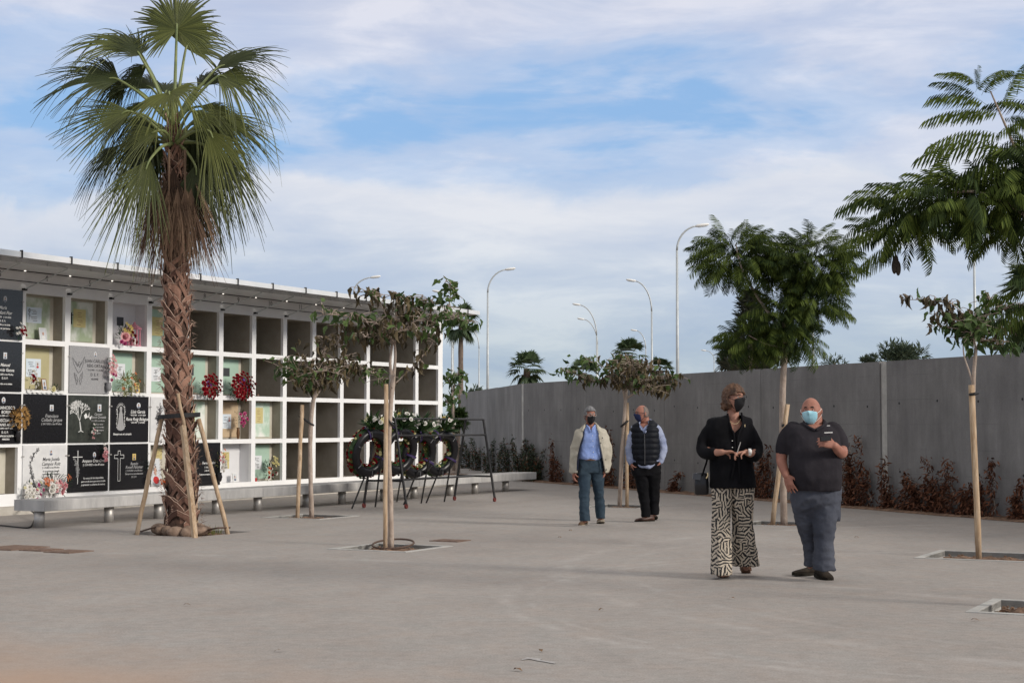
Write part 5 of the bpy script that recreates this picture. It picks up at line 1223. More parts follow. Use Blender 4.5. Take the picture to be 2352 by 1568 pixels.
# F, near, trunk out of the frame on the right
bF = pits['F'][0]; bF = Vector((bF.x, bF.y, 0)); ZF = bF.y
jf = thing('feathery_tree', 'large near feathery tree overhanging from the right edge, its trunk outside the picture', 'tree', bF, 0, 'feathery leaved trees')
mb = MB()
limb_(ZF, [(2406, 1412, 0, .075), (2408, 1100, 0, .07), (2415, 900, 0, .065), (2425, 700, 0, .06), (2430, 560, 0, .05), (2420, 440, 0, .035), (2400, 330, 0, .022), (2385, 230, 0, .012)])
limb_(ZF, [(2428, 620, 0, .04), (2380, 520, -.1, .03), (2320, 470, -.1, .024), (2240, 440, -.1, .014), (2150, 450, -.1, .008)])
limb_(ZF, [(2425, 500, 0, .024), (2350, 380, 0, .018), (2310, 290, 0, .012), (2275, 210, 0, .007)])
mb.build('trunk', M['bark'], jf, True, off=bF)
def d5(x, y): return ((1980+x/3.136)/1.0663, (100+y/3.136)/1.0663)
P, X, Zv, Sv = [], [], [], []
exp = [((1400, 590), (925, 510)), ((1380, 500), (950, 365)), ((1300, 430), (1010, 250)), ((1300, 340), (1115, 195)), ((1290, 360), (1300, 165)), ((1530, 810), (880, 770)), ((1600, 945), (1000, 1055)), ((1330, 420), (1500, 190)), ((1420, 480), (1690, 470)),
       ((1480, 600), (1720, 590)), ((1360, 350), (1560, 215)), ((1500, 700), (1800, 760)), ((730, 1230), (240, 1205)), ((680, 1240), (395, 1085)), ((740, 1210), (578, 1075)), ((840, 1180), (800, 1055)), ((850, 1190), (990, 990)), ((640, 1350), (265, 1425)),
       ((620, 1470), (245, 1500)), ((600, 1500), (330, 1350)), ((760, 1560), (380, 1660)), ((900, 1150), (880, 1045)), ((1000, 1200), (600, 1150)), ((1500, 500), (1640, 150)), ((1600, 420), (1700, 70)), ((1560, 940), (1700, 850)), ((1400, 1100), (1100, 1150))]
rn = random.Random(4)
for a, b in exp:
    for rep in range(2):
        dy = rn.uniform(-.25, .35); p, q = px(*d5(*a), ZF+dy), px(*d5(*b), ZF+dy+rn.uniform(-.12, .12)); d = q-p
        if rep: p = p+Vector((rn.gauss(0, .04), rn.gauss(0, .1), rn.gauss(0, .05))); d = d*rn.uniform(.7, .95)
        P.append(tuple(p)); X.append(tuple(d+Vector((0, 0, .12*d.length)))); Zv.append((rn.gauss(0, .12), -.25+rn.gauss(0, .1), 1)); Sv.append(d.length*1.03)
lobe(2250, 475, 210, 40, ZF, 120, 21, P, X, Zv, Sv, .42, inner=.1, down=.3); lobe(2100, 500, 100, 30, ZF, 44, 22, P, X, Zv, Sv, .38, inner=.1, down=.3); lobe(2370, 420, 80, 90, ZF, 60, 23, P, X, Zv, Sv, .42, inner=.2)
lobe(2340, 520, 90, 30, ZF, 40, 24, P, X, Zv, Sv, .38, down=.3); lobe(2410, 690, 60, 50, ZF, 40, 25, P, X, Zv, Sv, .36); lobe(2440, 330, 80, 130, ZF, 50, 26, P, X, Zv, Sv, .45)
P, X, Zv, Sv = map(np.array, (P, X, Zv, Sv)); ix = np.arange(len(P)) % 5 < 3
leaves(P[ix], X[ix], Zv[ix], Sv[ix], JTN, M['jg'], jf, bF); leaves(P[~ix], X[~ix], Zv[~ix], Sv[~ix], JTN, M['jd'], jf, bF)
for (x, y) in ((2054, 612), (2063, 616), (2058, 602)): MB().ell(px(x, y, ZF)-bF, (.022, .012, .06), n=10, m=7).build('seed_pod', M['pod'], jf, True)

# ------------------------------------------------------------------ street lamps beyond the wall
def lamp(pxx, ytop_arc, hx, hy, Z, label, tw=None, r=.052):
    b = px(pxx, 976, Z); b.z = 0; root = thing('street_lamp', label, 'street lamp', b, 0, 'curved street lamps on the road beyond the wall')
    hp = px(hx, hy, Z)-b; at = px(pxx, ytop_arc, Z)-b; sgn = 1 if hp.x > 0 else -1
    MB().tube([(0, 0, -.1), (0, 0, at.z*.5), (0, 0, at.z)], [r*1.5, r*1.2, r*.8], 10).build('pole', M['galv'], root, True)
    pts = [Vector((at.x*0, 0, at.z))]
    dx, dz = hp.x, hp.z-at.z
    for k in range(1, 9): a = k/8*R(84); pts.append(Vector((dx*(1-math.cos(a))/(1-math.cos(R(84))), 0, at.z+dz*math.sin(a)/math.sin(R(84)))))
    MB().tube(pts, [r*.8-.012*k/8 for k in range(9)], 8).build('arm', M['galv'], root, True)
    e = pts[-1]; h = Vector((sgn*.42, 0, .06)); mb = MB(); rs = []
    for t, w, hh in ((-.08, .04, .04), (.05, .075, .055), (.5, .09, .065), (1.0, .075, .05), (1.12, .03, .02)):
        c = e+h*t; rs.append([c+Vector((0, w*math.cos(a), hh*math.sin(a))) for a in [2*math.pi*j/10 for j in range(10)]])
    mb.rings(rs); hd = mb.build('lamp_head', M['lampw'], root, True); MB().box(e+h*.55-Vector((0, 0, .06)), (.32, .12, .02), Matrix.Rotation(-sgn*.14, 3, 'Y')).build('lens', M['galv'], hd)
    return root
lamp(811, 672, 853, 637, 82, 'street lamp whose arm rises above the niche canopy, head to the right')
lamp(1120, 672, 1162, 619, 78, 'tall street lamp above the far wall corner, head to the right')
lamp(1038, 730, 1012, 670, 90, 'street lamp half hidden by the green twig right of the niches, head to the left')
lamp(1041, 800, 1056, 772, 136, 'small distant street lamp behind the thin palm trunk, head to the right')
lamp(1100, 800, 1083, 757, 126, 'small distant street lamp right of the thin palm, head to the left')
lamp(1498, 715, 1459, 645, 83, 'mid sized street lamp above the tree behind the men, head to the left')
lamp(1371, 770, 1332, 700, 101, 'upper of two overlapping distant street lamps, head to the left')
lamp(1373, 790, 1341, 733, 115, 'lower of two overlapping distant street lamps, head to the left')
lamp(1484, 800, 1462, 759, 128, 'short far street lamp just above the distant palm, head to the left')
lamp(1557, 575, 1600, 519, 61, 'tallest street lamp left of the feathery tree, head to the right')
lamp(1641, 825, 1621, 805, 163, 'tiny farthest street lamp above the wall left of the dark conifer')
lamp(1869, 640, 1825, 590, 75, 'street lamp hidden behind the feathery tree, only its pole visible', r=.048)
lamp(2243, 480, 2200, 420, 62, 'street lamp behind the near feathery tree, only a short piece of pole visible', r=.048)

# ------------------------------------------------------------------ distant palms, conifer and bushes
M['dp'] = mat('distant_palm_leaves', (.035, .065, .030), .6, (.085, .125, .055), 1, island=True, trans=.2)
def dpalm(x, ycrown, ybase, Rpx, Z, label, seed, trunkr=.22):
    Rpx *= 1.4; b = px(x, 976, Z); b.z = 0; root = thing('distant_palm', label, 'palm tree', b, 0, 'fan palms beyond the wall'); k = Z/F; rnd = random.Random(seed)
    top = px(x, ycrown, Z)-b
    mb = MB(); n = 14; rs = []
    for i in range(n+1):
        z = top.z*i/n; r = trunkr*(1-.25*i/n)*(1+.1*(i % 2)); rs.append([Vector((r*math.cos(a), r*math.sin(a), z)) for a in [2*math.pi*j/10 for j in range(10)]])
    mb.rings(rs); mb.build('trunk', mat('distant_palm_trunk', (.10, .075, .055), .9, (.2, .15, .12), 6, .6, 8), root)
    V, Fq = [], []
    for j in range(30):
        a = rnd.uniform(0, 6.28); el = rnd.uniform(-1.25, 1.35); d = Vector((math.cos(a)*math.cos(el), math.sin(a)*math.cos(el), math.sin(el))); hub = top+d*Rpx*k*.45
        side = d.cross(Vector((0, 0, 1))).normalized(); up = side.cross(d); Rr = Rpx*k*.58; ns = 17
        i = len(V); V += [top-Vector((0, 0, .02)), top+Vector((0, 0, .04)), hub]; Fq.append((i, i+1, i+2, i+2))
        for s in range(ns):
            th = (s-ns/2)/ns*R(190); dd = d*math.cos(th)+side*math.sin(th); sd = side*math.cos(th)-d*math.sin(th); w = Rr*.07
            p1 = hub+dd*Rr*.5; p2 = hub+dd*Rr*rnd.uniform(.85, 1.05)-Vector((0, 0, Rr*rnd.uniform(.15, .4))); i = len(V); V += [hub, p1-sd*w, p2, p1+sd*w]; Fq.append((i, i+1, i+2, i+3))
    dq = [(a_, b_, c_, d_) for a_, b_, c_, d_ in Fq if c_ != d_]
    npbuild('crown', np.array([tuple(v) for v in V]), np.array(dq), M['dp'], root); return root
dpalm(1210, 846, 900, 38, 88, 'lone fan palm standing over the wall left of the two overlapping lamps', 1)
dpalm(1340, 856, 880, 34, 92, 'fan palm mostly sunk behind the wall and the green branch tip', 2)
dpalm(1446, 815, 870, 36, 80, 'taller fan palm showing above the wilting tree', 3)
dpalm(1516, 850, 870, 30, 95, 'small fan palm right of the thin lamp pole over the wall', 4)
dpalm(1058, 738, 930, 40, 60, 'slim palm with rough trunk just right of the end of the niches', 5, .11)
dpalm(2420, 690, 900, 110, 40, 'palm whose leaf tips show at the right edge above the young tree', 6)
def bush(x0, x1, ytop, ybase, Z, n, label, m, seed, size=.35, name='distant_tree', cone=False, group='trees beyond the wall'):
    rng = np.random.RandomState(seed); k = Z/F; c = px((x0+x1)/2, 976, Z); c.z = 0; zt = px(0, ytop, Z).z; zb = px(0, ybase, Z).z; w = (x1-x0)*k/2
    root = thing(name, label, 'tree', c, 0, group); P, X = [], []
    nb_ = 11; cl = [(rng.uniform(-.75, .75), rng.uniform(-.6, .6), rng.uniform(.0, .9)) for _ in range(nb_)]
    for j in range(n):
        if cone:
            t = rng.uniform(0, 1)**1.2; rad = w*(1-t)**.75*(.6+.4*abs(math.sin(t*17+rng.normal()*.2))); a = rng.uniform(0, 6.28); p = (rad*math.cos(a)*rng.uniform(.3, 1), rad*math.sin(a), zb+(zt-zb)*t); d = (math.cos(a), math.sin(a), .6)
        else:
            q = cl[rng.randint(nb_)]; d = rng.normal(size=3); d /= np.linalg.norm(d); r = w*.34*rng.uniform(.5, 1)
            hz = (zt-zb)*(1-.55*q[0]**2)*.62; p = (q[0]*w+d[0]*r, q[1]*w*.6+d[1]*r, zb+hz*q[2]*1.0+max(-.2, d[2])*min(r, (zt-zb)*.4)+.25*(zt-zb))
        P.append(p); X.append(np.array(d)+rng.normal(size=3)*.4+np.array([0, 0, .3]))
    V, Fc = leafcloud(np.array(P), np.array(X), size, .6 if not cone else .22, seed); npbuild('crown', V, Fc, m, root)
    MB().tube([(0, 0, 0), (0, 0, zb+(zt-zb)*(.9 if cone else .5))], [.18, .05], 8).build('trunk', M['bark'], root); return root
M['con'] = mat('conifer_leaves', (.022, .036, .024), .7, (.075, .075, .05), 1, island=True, trans=.1)
M['bsh'] = mat('far_bush_leaves', (.04, .065, .04), .7, (.10, .13, .08), 1, island=True, trans=.15)
bush(1662, 1790, 672, 858, 66, 2600, 'dark ragged conifer behind the feathery tree', M['con'], 1, .50, 'conifer', True)
bush(1650, 1840, 770, 862, 68, 1600, 'low dark tree at the foot of the ragged conifer', M['con'], 2, .45)
bush(2010, 2130, 792, 850, 90, 1800, 'broad pale green tree top above the wall right of the stout man', M['bsh'], 3, .42)
bush(1982, 2012, 806, 850, 92, 500, 'thin spindly tree top left of the broad pale green one', M['bsh'], 4, .3)
bush(1890, 1945, 818, 850, 70, 160, 'scanty twigs peeping over the wall between feathery tree and pale green tree', M['bsh'], 5, .3)
bush(2285, 2400, 760, 840, 60, 1200, 'grey green shrub over the wall at the right edge', M['bsh'], 6, .35)
bush(1070, 1115, 886, 930, 75, 700, 'round green bush peeping over the low far end of the wall', M['bsh'], 7, .3)
bush(1022, 1066, 930, 1000, 48, 1300, 'dark green shrub in the gap between the niches and the wall', M['mg'], 8, .22, 'shrub')
leafy_tree(Vector((px(1040, 976, 46).x, 46, 0)), 46, [[(1042, 1080, 0, .08), (1040, 900, 0, .06)]], [([(1040, 900, 0), (1030, 870, 0), (1022, 865, 0)], .02, [(0, 1, 1)], 26, .16), ([(1040, 905, 0), (1050, 862, 0), (1058, 860, 0)], .02, [(0, 1, 1)], 28, .16), ([(1040, 930, 0), (1025, 920, 0), (1060, 905, 0)], .02, [(0, 1, 1)], 30, .2)], 'small green leaved tree glimpsed in the gap right of the niches', 66, size=.26)

# ------------------------------------------------------------------ climbers along the wall
M['cl_r'] = mat('withered_climber', (.045, .015, .008), .85, (.17, .065, .030), 1, island=True)
M['cl_g'] = mat('green_climber', (.014, .026, .012), .7, (.045, .065, .03), 1, island=True)
def onwall(x, zf):
    """point on the wall face below pixel column x"""
    # intersect vertical plane through wl with direction wdir
    dr = ray(x, 1000); nn = Vector((nrm.x, nrm.y)); d = Vector((dr.x, dr.y)); t = Vector((wl.x, wl.y)).dot(nn)/d.dot(nn); return Vector((dr.x*t, dr.y*t, zf))
def climber(x, wpx, ytop, m, label, seed, n=260, name='climbing_plant'):
    rng = np.random.RandomState(seed); b = onwall(x, 0)+nrm*.12; Z = b.y; k = Z/F
    h = px(x, ytop, Z).z; w = wpx*k/2/abs(wdir.x+.0)*.42; root = thing(name, label, 'climber', b, 0, 'climbing plants along the foot of the wall')
    st_ = MB(); P, X = [], []; ns = max(2, int(wpx/14))
    for s in range(ns):
        u = rng.uniform(-1, 1)*w; hh = h*(1 if s == 0 else rng.uniform(.45, .95)); pts = [Vector((0, 0, 0))+wdir*u*.5]
        for q in range(1, 8): u += rng.normal()*w*.30; pts.append(wdir*max(-w, min(w, u))+nrm*(-.06+rng.uniform(0, .05))+Vector((0, 0, hh*q/7)))
        if rng.rand() < .4: pts.append(pts[-1]+wdir*rng.choice([-1, 1])*.14+Vector((0, 0, -.02)))
        c = catmull(pts, 3); st_.tube(c, [.010-.006*i/len(c) for i in range(len(c))], 4)
        for j in range(n//ns): 
            f = rng.uniform(0, 1)**1.25*(len(c)-1); a = min(int(f), len(c)-2); p = lerp(c[a], c[a+1], f-a); sp_ = .085*(1.15-f/len(c)); p = p+wdir*rng.normal()*sp_+Vector((0, 0, rng.normal()*.05))+nrm*abs(rng.normal())*.05
            P.append(tuple(p)); X.append((rng.normal()*.5+nrm.x*.3, rng.normal()*.5+nrm.y*.3, -.4+rng.normal()*.5))
    st_.build('stems', M['bark'], root)
    V, Fc = leafcloud(np.array(P), np.array(X), .095, 1.0, seed); npbuild('leaves', V, Fc, m, root)
cw = [(1290, 55, 1010, 'narrow withered climber left of the man in the beige jacket'), (1335, 26, 1070, 'low withered climber hidden behind the man in the beige jacket'), (1395, 45, 1030, 'withered climber behind the shoulder of the man in the beige jacket'), (1415, 34, 985, 'tall thin withered climber directly left of the tree behind the men'),
      (1460, 30, 1060, 'low climber between the tree and the man in the padded vest'), (1566, 30, 1088, 'small isolated reddish climber between the man in the vest and the woman'), (1745, 46, 1040, 'withered climber right beside the elbow of the woman'), (1768, 34, 1030, 'tall withered climber touching the stake left of the stout man'),
      (1945, 60, 1028, 'withered climber right behind the elbow of the stout man'), (1985, 70, 1010, 'tallest bushy withered climber under the pale joint strip'), (2042, 34, 1060, 'column shaped withered climber right of the pale joint strip'), (2100, 50, 1090, 'low pointed withered climber, second after the joint strip'),
      (2135, 60, 1052, 'double peaked withered climber in the middle of the right wall panel'), (2180, 46, 1062, 'withered climber with a bent tip, left of the tree at the right edge'), (2225, 44, 1110, 'low withered climber just left of the tree at the right edge'), (2272, 50, 1062, 'withered climber with a curled shoot right of the tree at the right edge'), (2345, 40, 1105, 'withered climber cut by the right edge')]
for i, (x, w, yt, lab) in enumerate(cw): climber(x, w, yt, M['cl_r'], lab, 200+i, n=int(200+w*8))
cg = [(1090, 60, 1012), (1118, 60, 1005), (1150, 64, 1008), (1180, 60, 1012), (1208, 56, 1008), (1232, 50, 1024)]
nm = ['farthest', 'second', 'third', 'fourth', 'fifth', 'nearest']
for i, (x, w, yt) in enumerate(cg):
    t = max(0, (1205-x)/140); Z = wl.y+(far.y-wl.y)*t if x < 1205 else None
    rng = np.random.RandomState(300+i); b = (lerp(wl, far, min(1, t))+n2_*.5) if x < 1199 else onwall(x, 0)+nrm*.35
    b = Vector((px(x, 976, b.y).x, b.y, 0)); h = px(x, yt, b.y).z; k = b.y/F; root = thing('hedge_shrub', '%s of the dark green shrubs massed against the far wall behind the bench end' % nm[i], 'shrub', b, 0, 'dark shrubs along the far wall')
    P, X = [], []
    for j in range(2400):
        u = rng.uniform(-1, 1); z = rng.uniform(0, 1)*h*(.75+.25*math.sin(u*7+i*2)+.05*rng.normal()); P.append((u*w*k*.62, rng.normal()*.22, z)); X.append(rng.normal(size=3)+np.array([0, 0, .5]))
    V, Fc = leafcloud(np.array(P), np.array(X), .10, .8, 300+i); npbuild('leaves', V[:], Fc, M['cl_g'] if i % 3 != 2 else M['cl_g'], root)
    P = np.array(P); V, Fc = leafcloud(P[::6]+[0, -.1, 0], np.array(X)[::6], .10, .8, 340+i); npbuild('withered_leaves', V, Fc, M['cl_r'], root)
    mb = MB(); [mb.tube([(s*.2, 0, 0), (s*.3+.05, 0, h*.7)], .015, 5) for s in (-1, 0, 1)]; mb.build('stems', M['bark'], root)
# ------------------------------------------------------------------ people
def fabric(name, c, c2=None, rough=.9, sc=5, sheen=0, wr=.5, ws=14): 
    return mat(name, c, rough, c2 or tuple(min(1, v*1.35+.002) for v in c), sc, wr, ws, sheen=sheen, spec=.12)
M['skin'] = mat('skin', (.34, .165, .115), .6, (.43, .225, .165), 14, .15, 60, spec=.35)
M['skin2'] = mat('skin_ruddy', (.27, .115, .080), .6, (.36, .165, .12), 12, .15, 60, spec=.35)
def blended(name, spec_):
    """mesh-space union of all the closed pieces: one continuous surface"""
class Fig:
    def __init__(s, Z): s.Z = Z; s.k = Z/F
    def p(s, x, y, dy=0): return px(x, y, s.Z+dy)
    def hloft(s, mb, rows, n=28, e=2.4, sub=5):
        rows = [tuple(r)+(0,)*(5-len(r)) for r in rows]
        A = [Vector((s.p(xl, y, dy).x, s.p(xr, y, dy).x, s.p(xl, y, dy).z)) for y, xl, xr, d, dy in rows]; B = [Vector((r[3], r[4], 0)) for r in rows]
        A = catmull(A, sub); B = catmull(B, sub); rs = []
        for a, b in zip(A, B):
            cx_, hw = (a.x+a.y)/2, (a.y-a.x)/2; ring = []
            for j in range(n):
                t = 2*math.pi*j/n; c, q = math.cos(t), math.sin(t)
                ring.append(Vector((cx_+hw*math.copysign(abs(c)**(2/e), c), s.Z+b.y+b.x*math.copysign(abs(q)**(2/e), q), a.z)))
            rs.append(ring)
        mb.rings(rs)
    def limb(s, mb, pts, n=14, flat=1.0):
        P = catmull([s.p(x, y, dy) for x, y, dy, r in pts], 5); rr = np.interp(np.linspace(0, len(pts)-1, len(P)), range(len(pts)), [q[3] for q in pts])
        mb.tube(P, list(rr), n); mb.ell(P[0], (rr[0],)*3, n=12, m=8); mb.ell(P[-1], (rr[-1]*.98,)*3, n=12, m=8)
def remesh(mb, vox, it=4, fac=.5, wr=0, ws=9, ani=(1, 1, 1), seed=0, cut=None):
    me = bpy.data.meshes.new('t'); me.from_pydata(mb.v, [], mb.f); me.update()
    b = bmesh.new(); b.from_mesh(me); bmesh.ops.recalc_face_normals(b, faces=b.faces); b.to_mesh(me); b.free()
    o = bpy.data.objects.new('t', me); col.objects.link(o)
    m = o.modifiers.new('r', 'REMESH'); m.mode = 'VOXEL'; m.voxel_size = vox; m.use_smooth_shade = True
    q = o.modifiers.new('s', 'SMOOTH'); q.iterations = it; q.factor = fac
    dg = bpy.context.evaluated_depsgraph_get(); dg.update(); ev = o.evaluated_get(dg); m2 = bpy.data.meshes.new_from_object(ev)
    bpy.data.objects.remove(o); bpy.data.meshes.remove(me)
    b = bmesh.new(); b.from_mesh(m2); bpy.data.meshes.remove(m2); b.normal_update()
    if wr:
        for v in b.verts:
            c = v.co; q = Vector((c.x*ws*ani[0]+seed*3.1, c.y*ws*ani[1], c.z*ws*ani[2])); n1_ = mnoise.noise(q); n2_w = mnoise.noise(q*2.3+Vector((5, 5, 5)))
            v.co = c+v.normal*wr*((1-abs(n1_)*2.4)+.5*n2_w)
    if cut:
        d = [f for f in b.faces if cut(f.calc_center_median(), f.normal)]
        bmesh.ops.delete(b, geom=d, context='FACES')
    r = MB(); b.verts.index_update(); r.add([v.co.copy() for v in b.verts], [tuple(v.index for v in f.verts) for f in b.faces]); b.free(); return r
def inpoly(x, y, P):
    c = False; n = len(P)
    for i in range(n):
        x1, y1 = P[i]; x2, y2 = P[(i+1) % n]
        if (y1 > y) != (y2 > y) and x < (x2-x1)*(y-y1)/(y2-y1)+x1: c = not c
    return c
def cutter(Z, poly, slack=.02): return lambda c, n: c.y < Z+slack and inpoly(*proj(c), poly)
def headf(d, sc=1.0, jaw=.28):
    x, y, z = d; a, b, c = .076, .098, .120
    X, Y, Zz = x*a, y*b, z*c
    if z < -.1: t = (-z-.1)/.9; X *= 1-jaw*t; Y = Y*(1-.22*t) if y > 0 else Y*(1-.12*t)
    if y < 0:
        f = -y
        nb = math.exp(-(x/.17)**2-((z+.16)/.15)**2); Y -= .020*nb*f
        Y -= .009*math.exp(-(x/.12)**2-((z-.02)/.2)**2)*f
        Y += .011*f*(math.exp(-((abs(x)-.36)/.17)**2-((z-.04)/.12)**2))
        Y -= .006*f*math.exp(-(x/.55)**2-((z-.2)/.10)**2)
        Y -= .005*f*math.exp(-(x/.3)**2-((z+.55)/.12)**2)
        Y -= .007*f*math.exp(-(x/.3)**2-((z+.88)/.16)**2)
    if y > 0 and z > 0: Y *= 1.06
    return Vector((X, Y, Zz))*sc
class Head:
    def __init__(s, c, yaw, pitch=0, roll=0, sc=1.0, wide=1.0, jaw=.28):
        s.c = c; s.M = Matrix.Rotation(yaw, 3, 'Z') @ Matrix.Rotation(pitch, 3, 'X') @ Matrix.Rotation(roll, 3, 'Y'); s.sc = sc; s.w = wide; s.jaw = jaw
    def pt(s, d, off=0.0, add=(0, 0, 0)):
        d = Vector(d).normalized(); v = headf(d, s.sc, s.jaw); v.x *= s.w; v = v+d*off+Vector(add); return s.c+s.M @ v
    def L(s, x, y, z): return s.c+s.M @ Vector((x, y, z))
    def skull(s, mb):
        rs = []
        for i in range(41):
            p = math.pi*i/40; p = min(max(p, .03), math.pi-.03); rs.append([s.pt((math.sin(p)*math.cos(t), math.sin(p)*math.sin(t), -math.cos(p))) for t in [2*math.pi*j/40 for j in range(40)]])
        mb.rings(rs)
        for q in (-1, 1):
            mb.ell(s.L(q*.080*s.w*s.sc, .012, -.004), (.011, .020, .031), s.M @ Matrix.Rotation(q*.35, 3, 'Z'), n=12, m=8)
    def mask(s, mat_, root, off, beak=0.0, loops=True, top=-.16, name='face_mask', bm_=None, wd=60):
        n, m = 22, 14; V = []
        for i in range(m+1):
            zz = top+(-.97-top)*i/m
            for j in range(n+1):
                u = -1+2*j/n; a = R(wd*(1-.18*abs(i/m-.5)*2))*u; top_b = .10*(1-u*u)*(1-i/m)  # rises over the nose
                z = zz+top_b*.9; rr = math.sqrt(max(.05, 1-z*z)); bulge = beak*(1-u*u)*math.sin(math.pi*min(1, (i+.6)/(m+1)))
                pl = .0022*math.sin(i*2.4) if not beak else .003*math.exp(-(u/.08)**2)
                V.append(s.pt((math.sin(a)*rr, -math.cos(a)*rr, z), off+.001, (0, -bulge-pl, 0)))
        mb = MB().add(V, [(i*(n+1)+j, (i+1)*(n+1)+j, (i+1)*(n+1)+j+1, i*(n+1)+j+1) for i in range(m) for j in range(n)])
        o = mb.build(name, mat_, root, True, off=root.location); sm = o.modifiers.new('thick', 'SOLIDIFY'); sm.thickness = .003
        if loops:
            for q in (0, 1):
                sg = 1 if q else -1; e = s.L(sg*.083*s.w*s.sc, .010, .020); e2 = s.L(sg*.083*s.w*s.sc, .014, -.030); a = V[1*(n+1)+q*n]; b = V[(m-3)*(n+1)+q*n]
                MB().tube(catmull([a, lerp(a, e, .5)+(s.M @ Vector((sg*.006, 0, 0))), e, e2, lerp(b, e2, .4)+(s.M @ Vector((sg*.006, 0, 0))), b], 4), .0022, 5).build('ear_loop', bm_ or mat_, o, off=root.location)
        return o
    def hair(s, mat_, root, test, off, seed=0, rough=.006, name='hair', n=60):
        """shell over the directions where test(x,y,z) holds"""
        V, idx, Fq = [], {}, []
        for i in range(n+1):
            p = math.pi*i/n; p = min(max(p, .02), math.pi-.02)
            for j in range(n):
                t = 2*math.pi*j/n; d = Vector((math.sin(p)*math.cos(t), math.sin(p)*math.sin(t), -math.cos(p))); o = off(d) if callable(off) else off
                V.append(s.pt(d, o+rough*mnoise.noise(d*7+Vector((seed, 0, 0)))+rough*.6*mnoise.noise(Vector((d.x*26, d.y*26, d.z*6)))))
        for i in range(n):
            for j in range(n):
                p = math.pi*(i+.5)/n; t = 2*math.pi*(j+.5)/n
                if test(math.sin(p)*math.cos(t), math.sin(p)*math.sin(t), -math.cos(p)): Fq.append((i*n+j, i*n+(j+1) % n, (i+1)*n+(j+1) % n, (i+1)*n+j))
        o = MB().add(V, Fq).build(name, mat_, root, True, off=root.location); m = o.modifiers.new('thick', 'SOLIDIFY'); m.thickness = .012; m.offset = -1; return o
    def eyes(s, root, closed=.4):
        for q in (-1, 1):
            e = s.pt((q*.36, -.9, .035), -.0035); mb = MB(); mb.ell(e, (.0125, .008, .0068), s.M, n=10, m=6); o = mb.build('eye', M['eyew'], root, True, off=root.location)
            MB().ell(e+s.M @ Vector((0, -.0068, 0)), (.0052, .002, .0052), s.M, n=8, m=5).build('iris', M['dark'], o, True, off=root.location)
    def brows(s, mat_, root):
        for q in (-1, 1):
            P = [s.pt((q*t, -.9, z), .004) for t, z in ((.18, .19), (.36, .245), (.55, .20))]; MB().tube(catmull(P, 4), [.003]+[.0055]*6+[.002]*2, 6).build('eyebrow', mat_, root, True, off=root.location)
    def glasses(s, mat_, root, z=.03, r=(.027, .019)):
        mb = MB(); y0 = -.112*s.sc
        for q in (-1, 1):
            mb.tube([s.L(q*.034+r[0]*math.cos(a), y0+.012*abs(math.cos(a))*(1 if math.cos(a)*q > 0 else 0), z*.2+r[1]*math.sin(a)) for a in [2*math.pi*j/18 for j in range(19)]], .0022, 5)
            mb.tube([s.L(q*.061, y0+.010, .010), s.L(q*.082*s.w, -.05, .012), s.L(q*.086*s.w, .010, .010)], .0024, 5)
        mb.tube([s.L(-.008, y0, .006), s.L(0, y0-.003, .009), s.L(.008, y0, .006)], .002, 5)
        o = mb.build('spectacles', mat_, root, True, off=root.location)
        return o
M['eyew'] = mat('eye_white', (.55, .50, .48), .3)
def hand(mb, wrist, d, across, palm, curl=.5, s=1.0, thumb=1, tcurl=.3, spread=.12):
    """d: towards the fingers, across: towards the thumb side, palm: direction the palm faces"""
    d = Vector(d).normalized(); palm = Vector(palm); palm = (palm-d*palm.dot(d)).normalized(); ac = d.cross(palm).normalized()
    if ac.dot(Vector(across)) < 0: ac = -ac
    w = Vector(wrist); rs = []
    for t, wd, th in ((-.01, .027, .021), (.02, .031, .019), (.05, .039, .017), (.08, .042, .015), (.096, .040, .012)):
        c = w+d*t*s; rs.append([c+ac*wd*s*math.cos(a)+palm*th*s*math.sin(a) for a in [2*math.pi*j/14 for j in range(14)]])
    mb.rings(rs)
    for i, (o, L_) in enumerate(((.030, .072), (.010, .080), (-.010, .075), (-.029, .060))):
        p = w+(d*.088+ac*o)*s; f = (d+ac*spread*(o/.03)).normalized(); pts = [p-f*.015, p]; a = 0
        for q, fr in enumerate((.44, .32, .24)):
            a += curl*(.75+.12*i)*(1.0, 1.1, .8)[q]; dd = f*math.cos(a)+palm*math.sin(a); pts.append(pts[-1]+dd*L_*fr*s)
        mb.tube(pts, [.0095*s, .0095*s, .0088*s, .008*s, .0068*s], 9); mb.ell(pts[-1], (.0068*s,)*3, n=8, m=6)
    p = w+(d*.022+ac*.028)*s; t1 = (d*.65+ac*.75+palm*.25).normalized(); t2 = (d*.9+ac*.2+palm*(.3+tcurl)).normalized()
    pts = [p, p+t1*.036*s, p+t1*.036*s+t2*.032*s, p+t1*.036*s+(t2*.6+palm*tcurl).normalized()*.056*s]; mb.tube(pts, [.014*s, .0115*s, .0095*s, .0075*s], 9); mb.ell(pts[-1], (.0075*s,)*3, n=8, m=6)
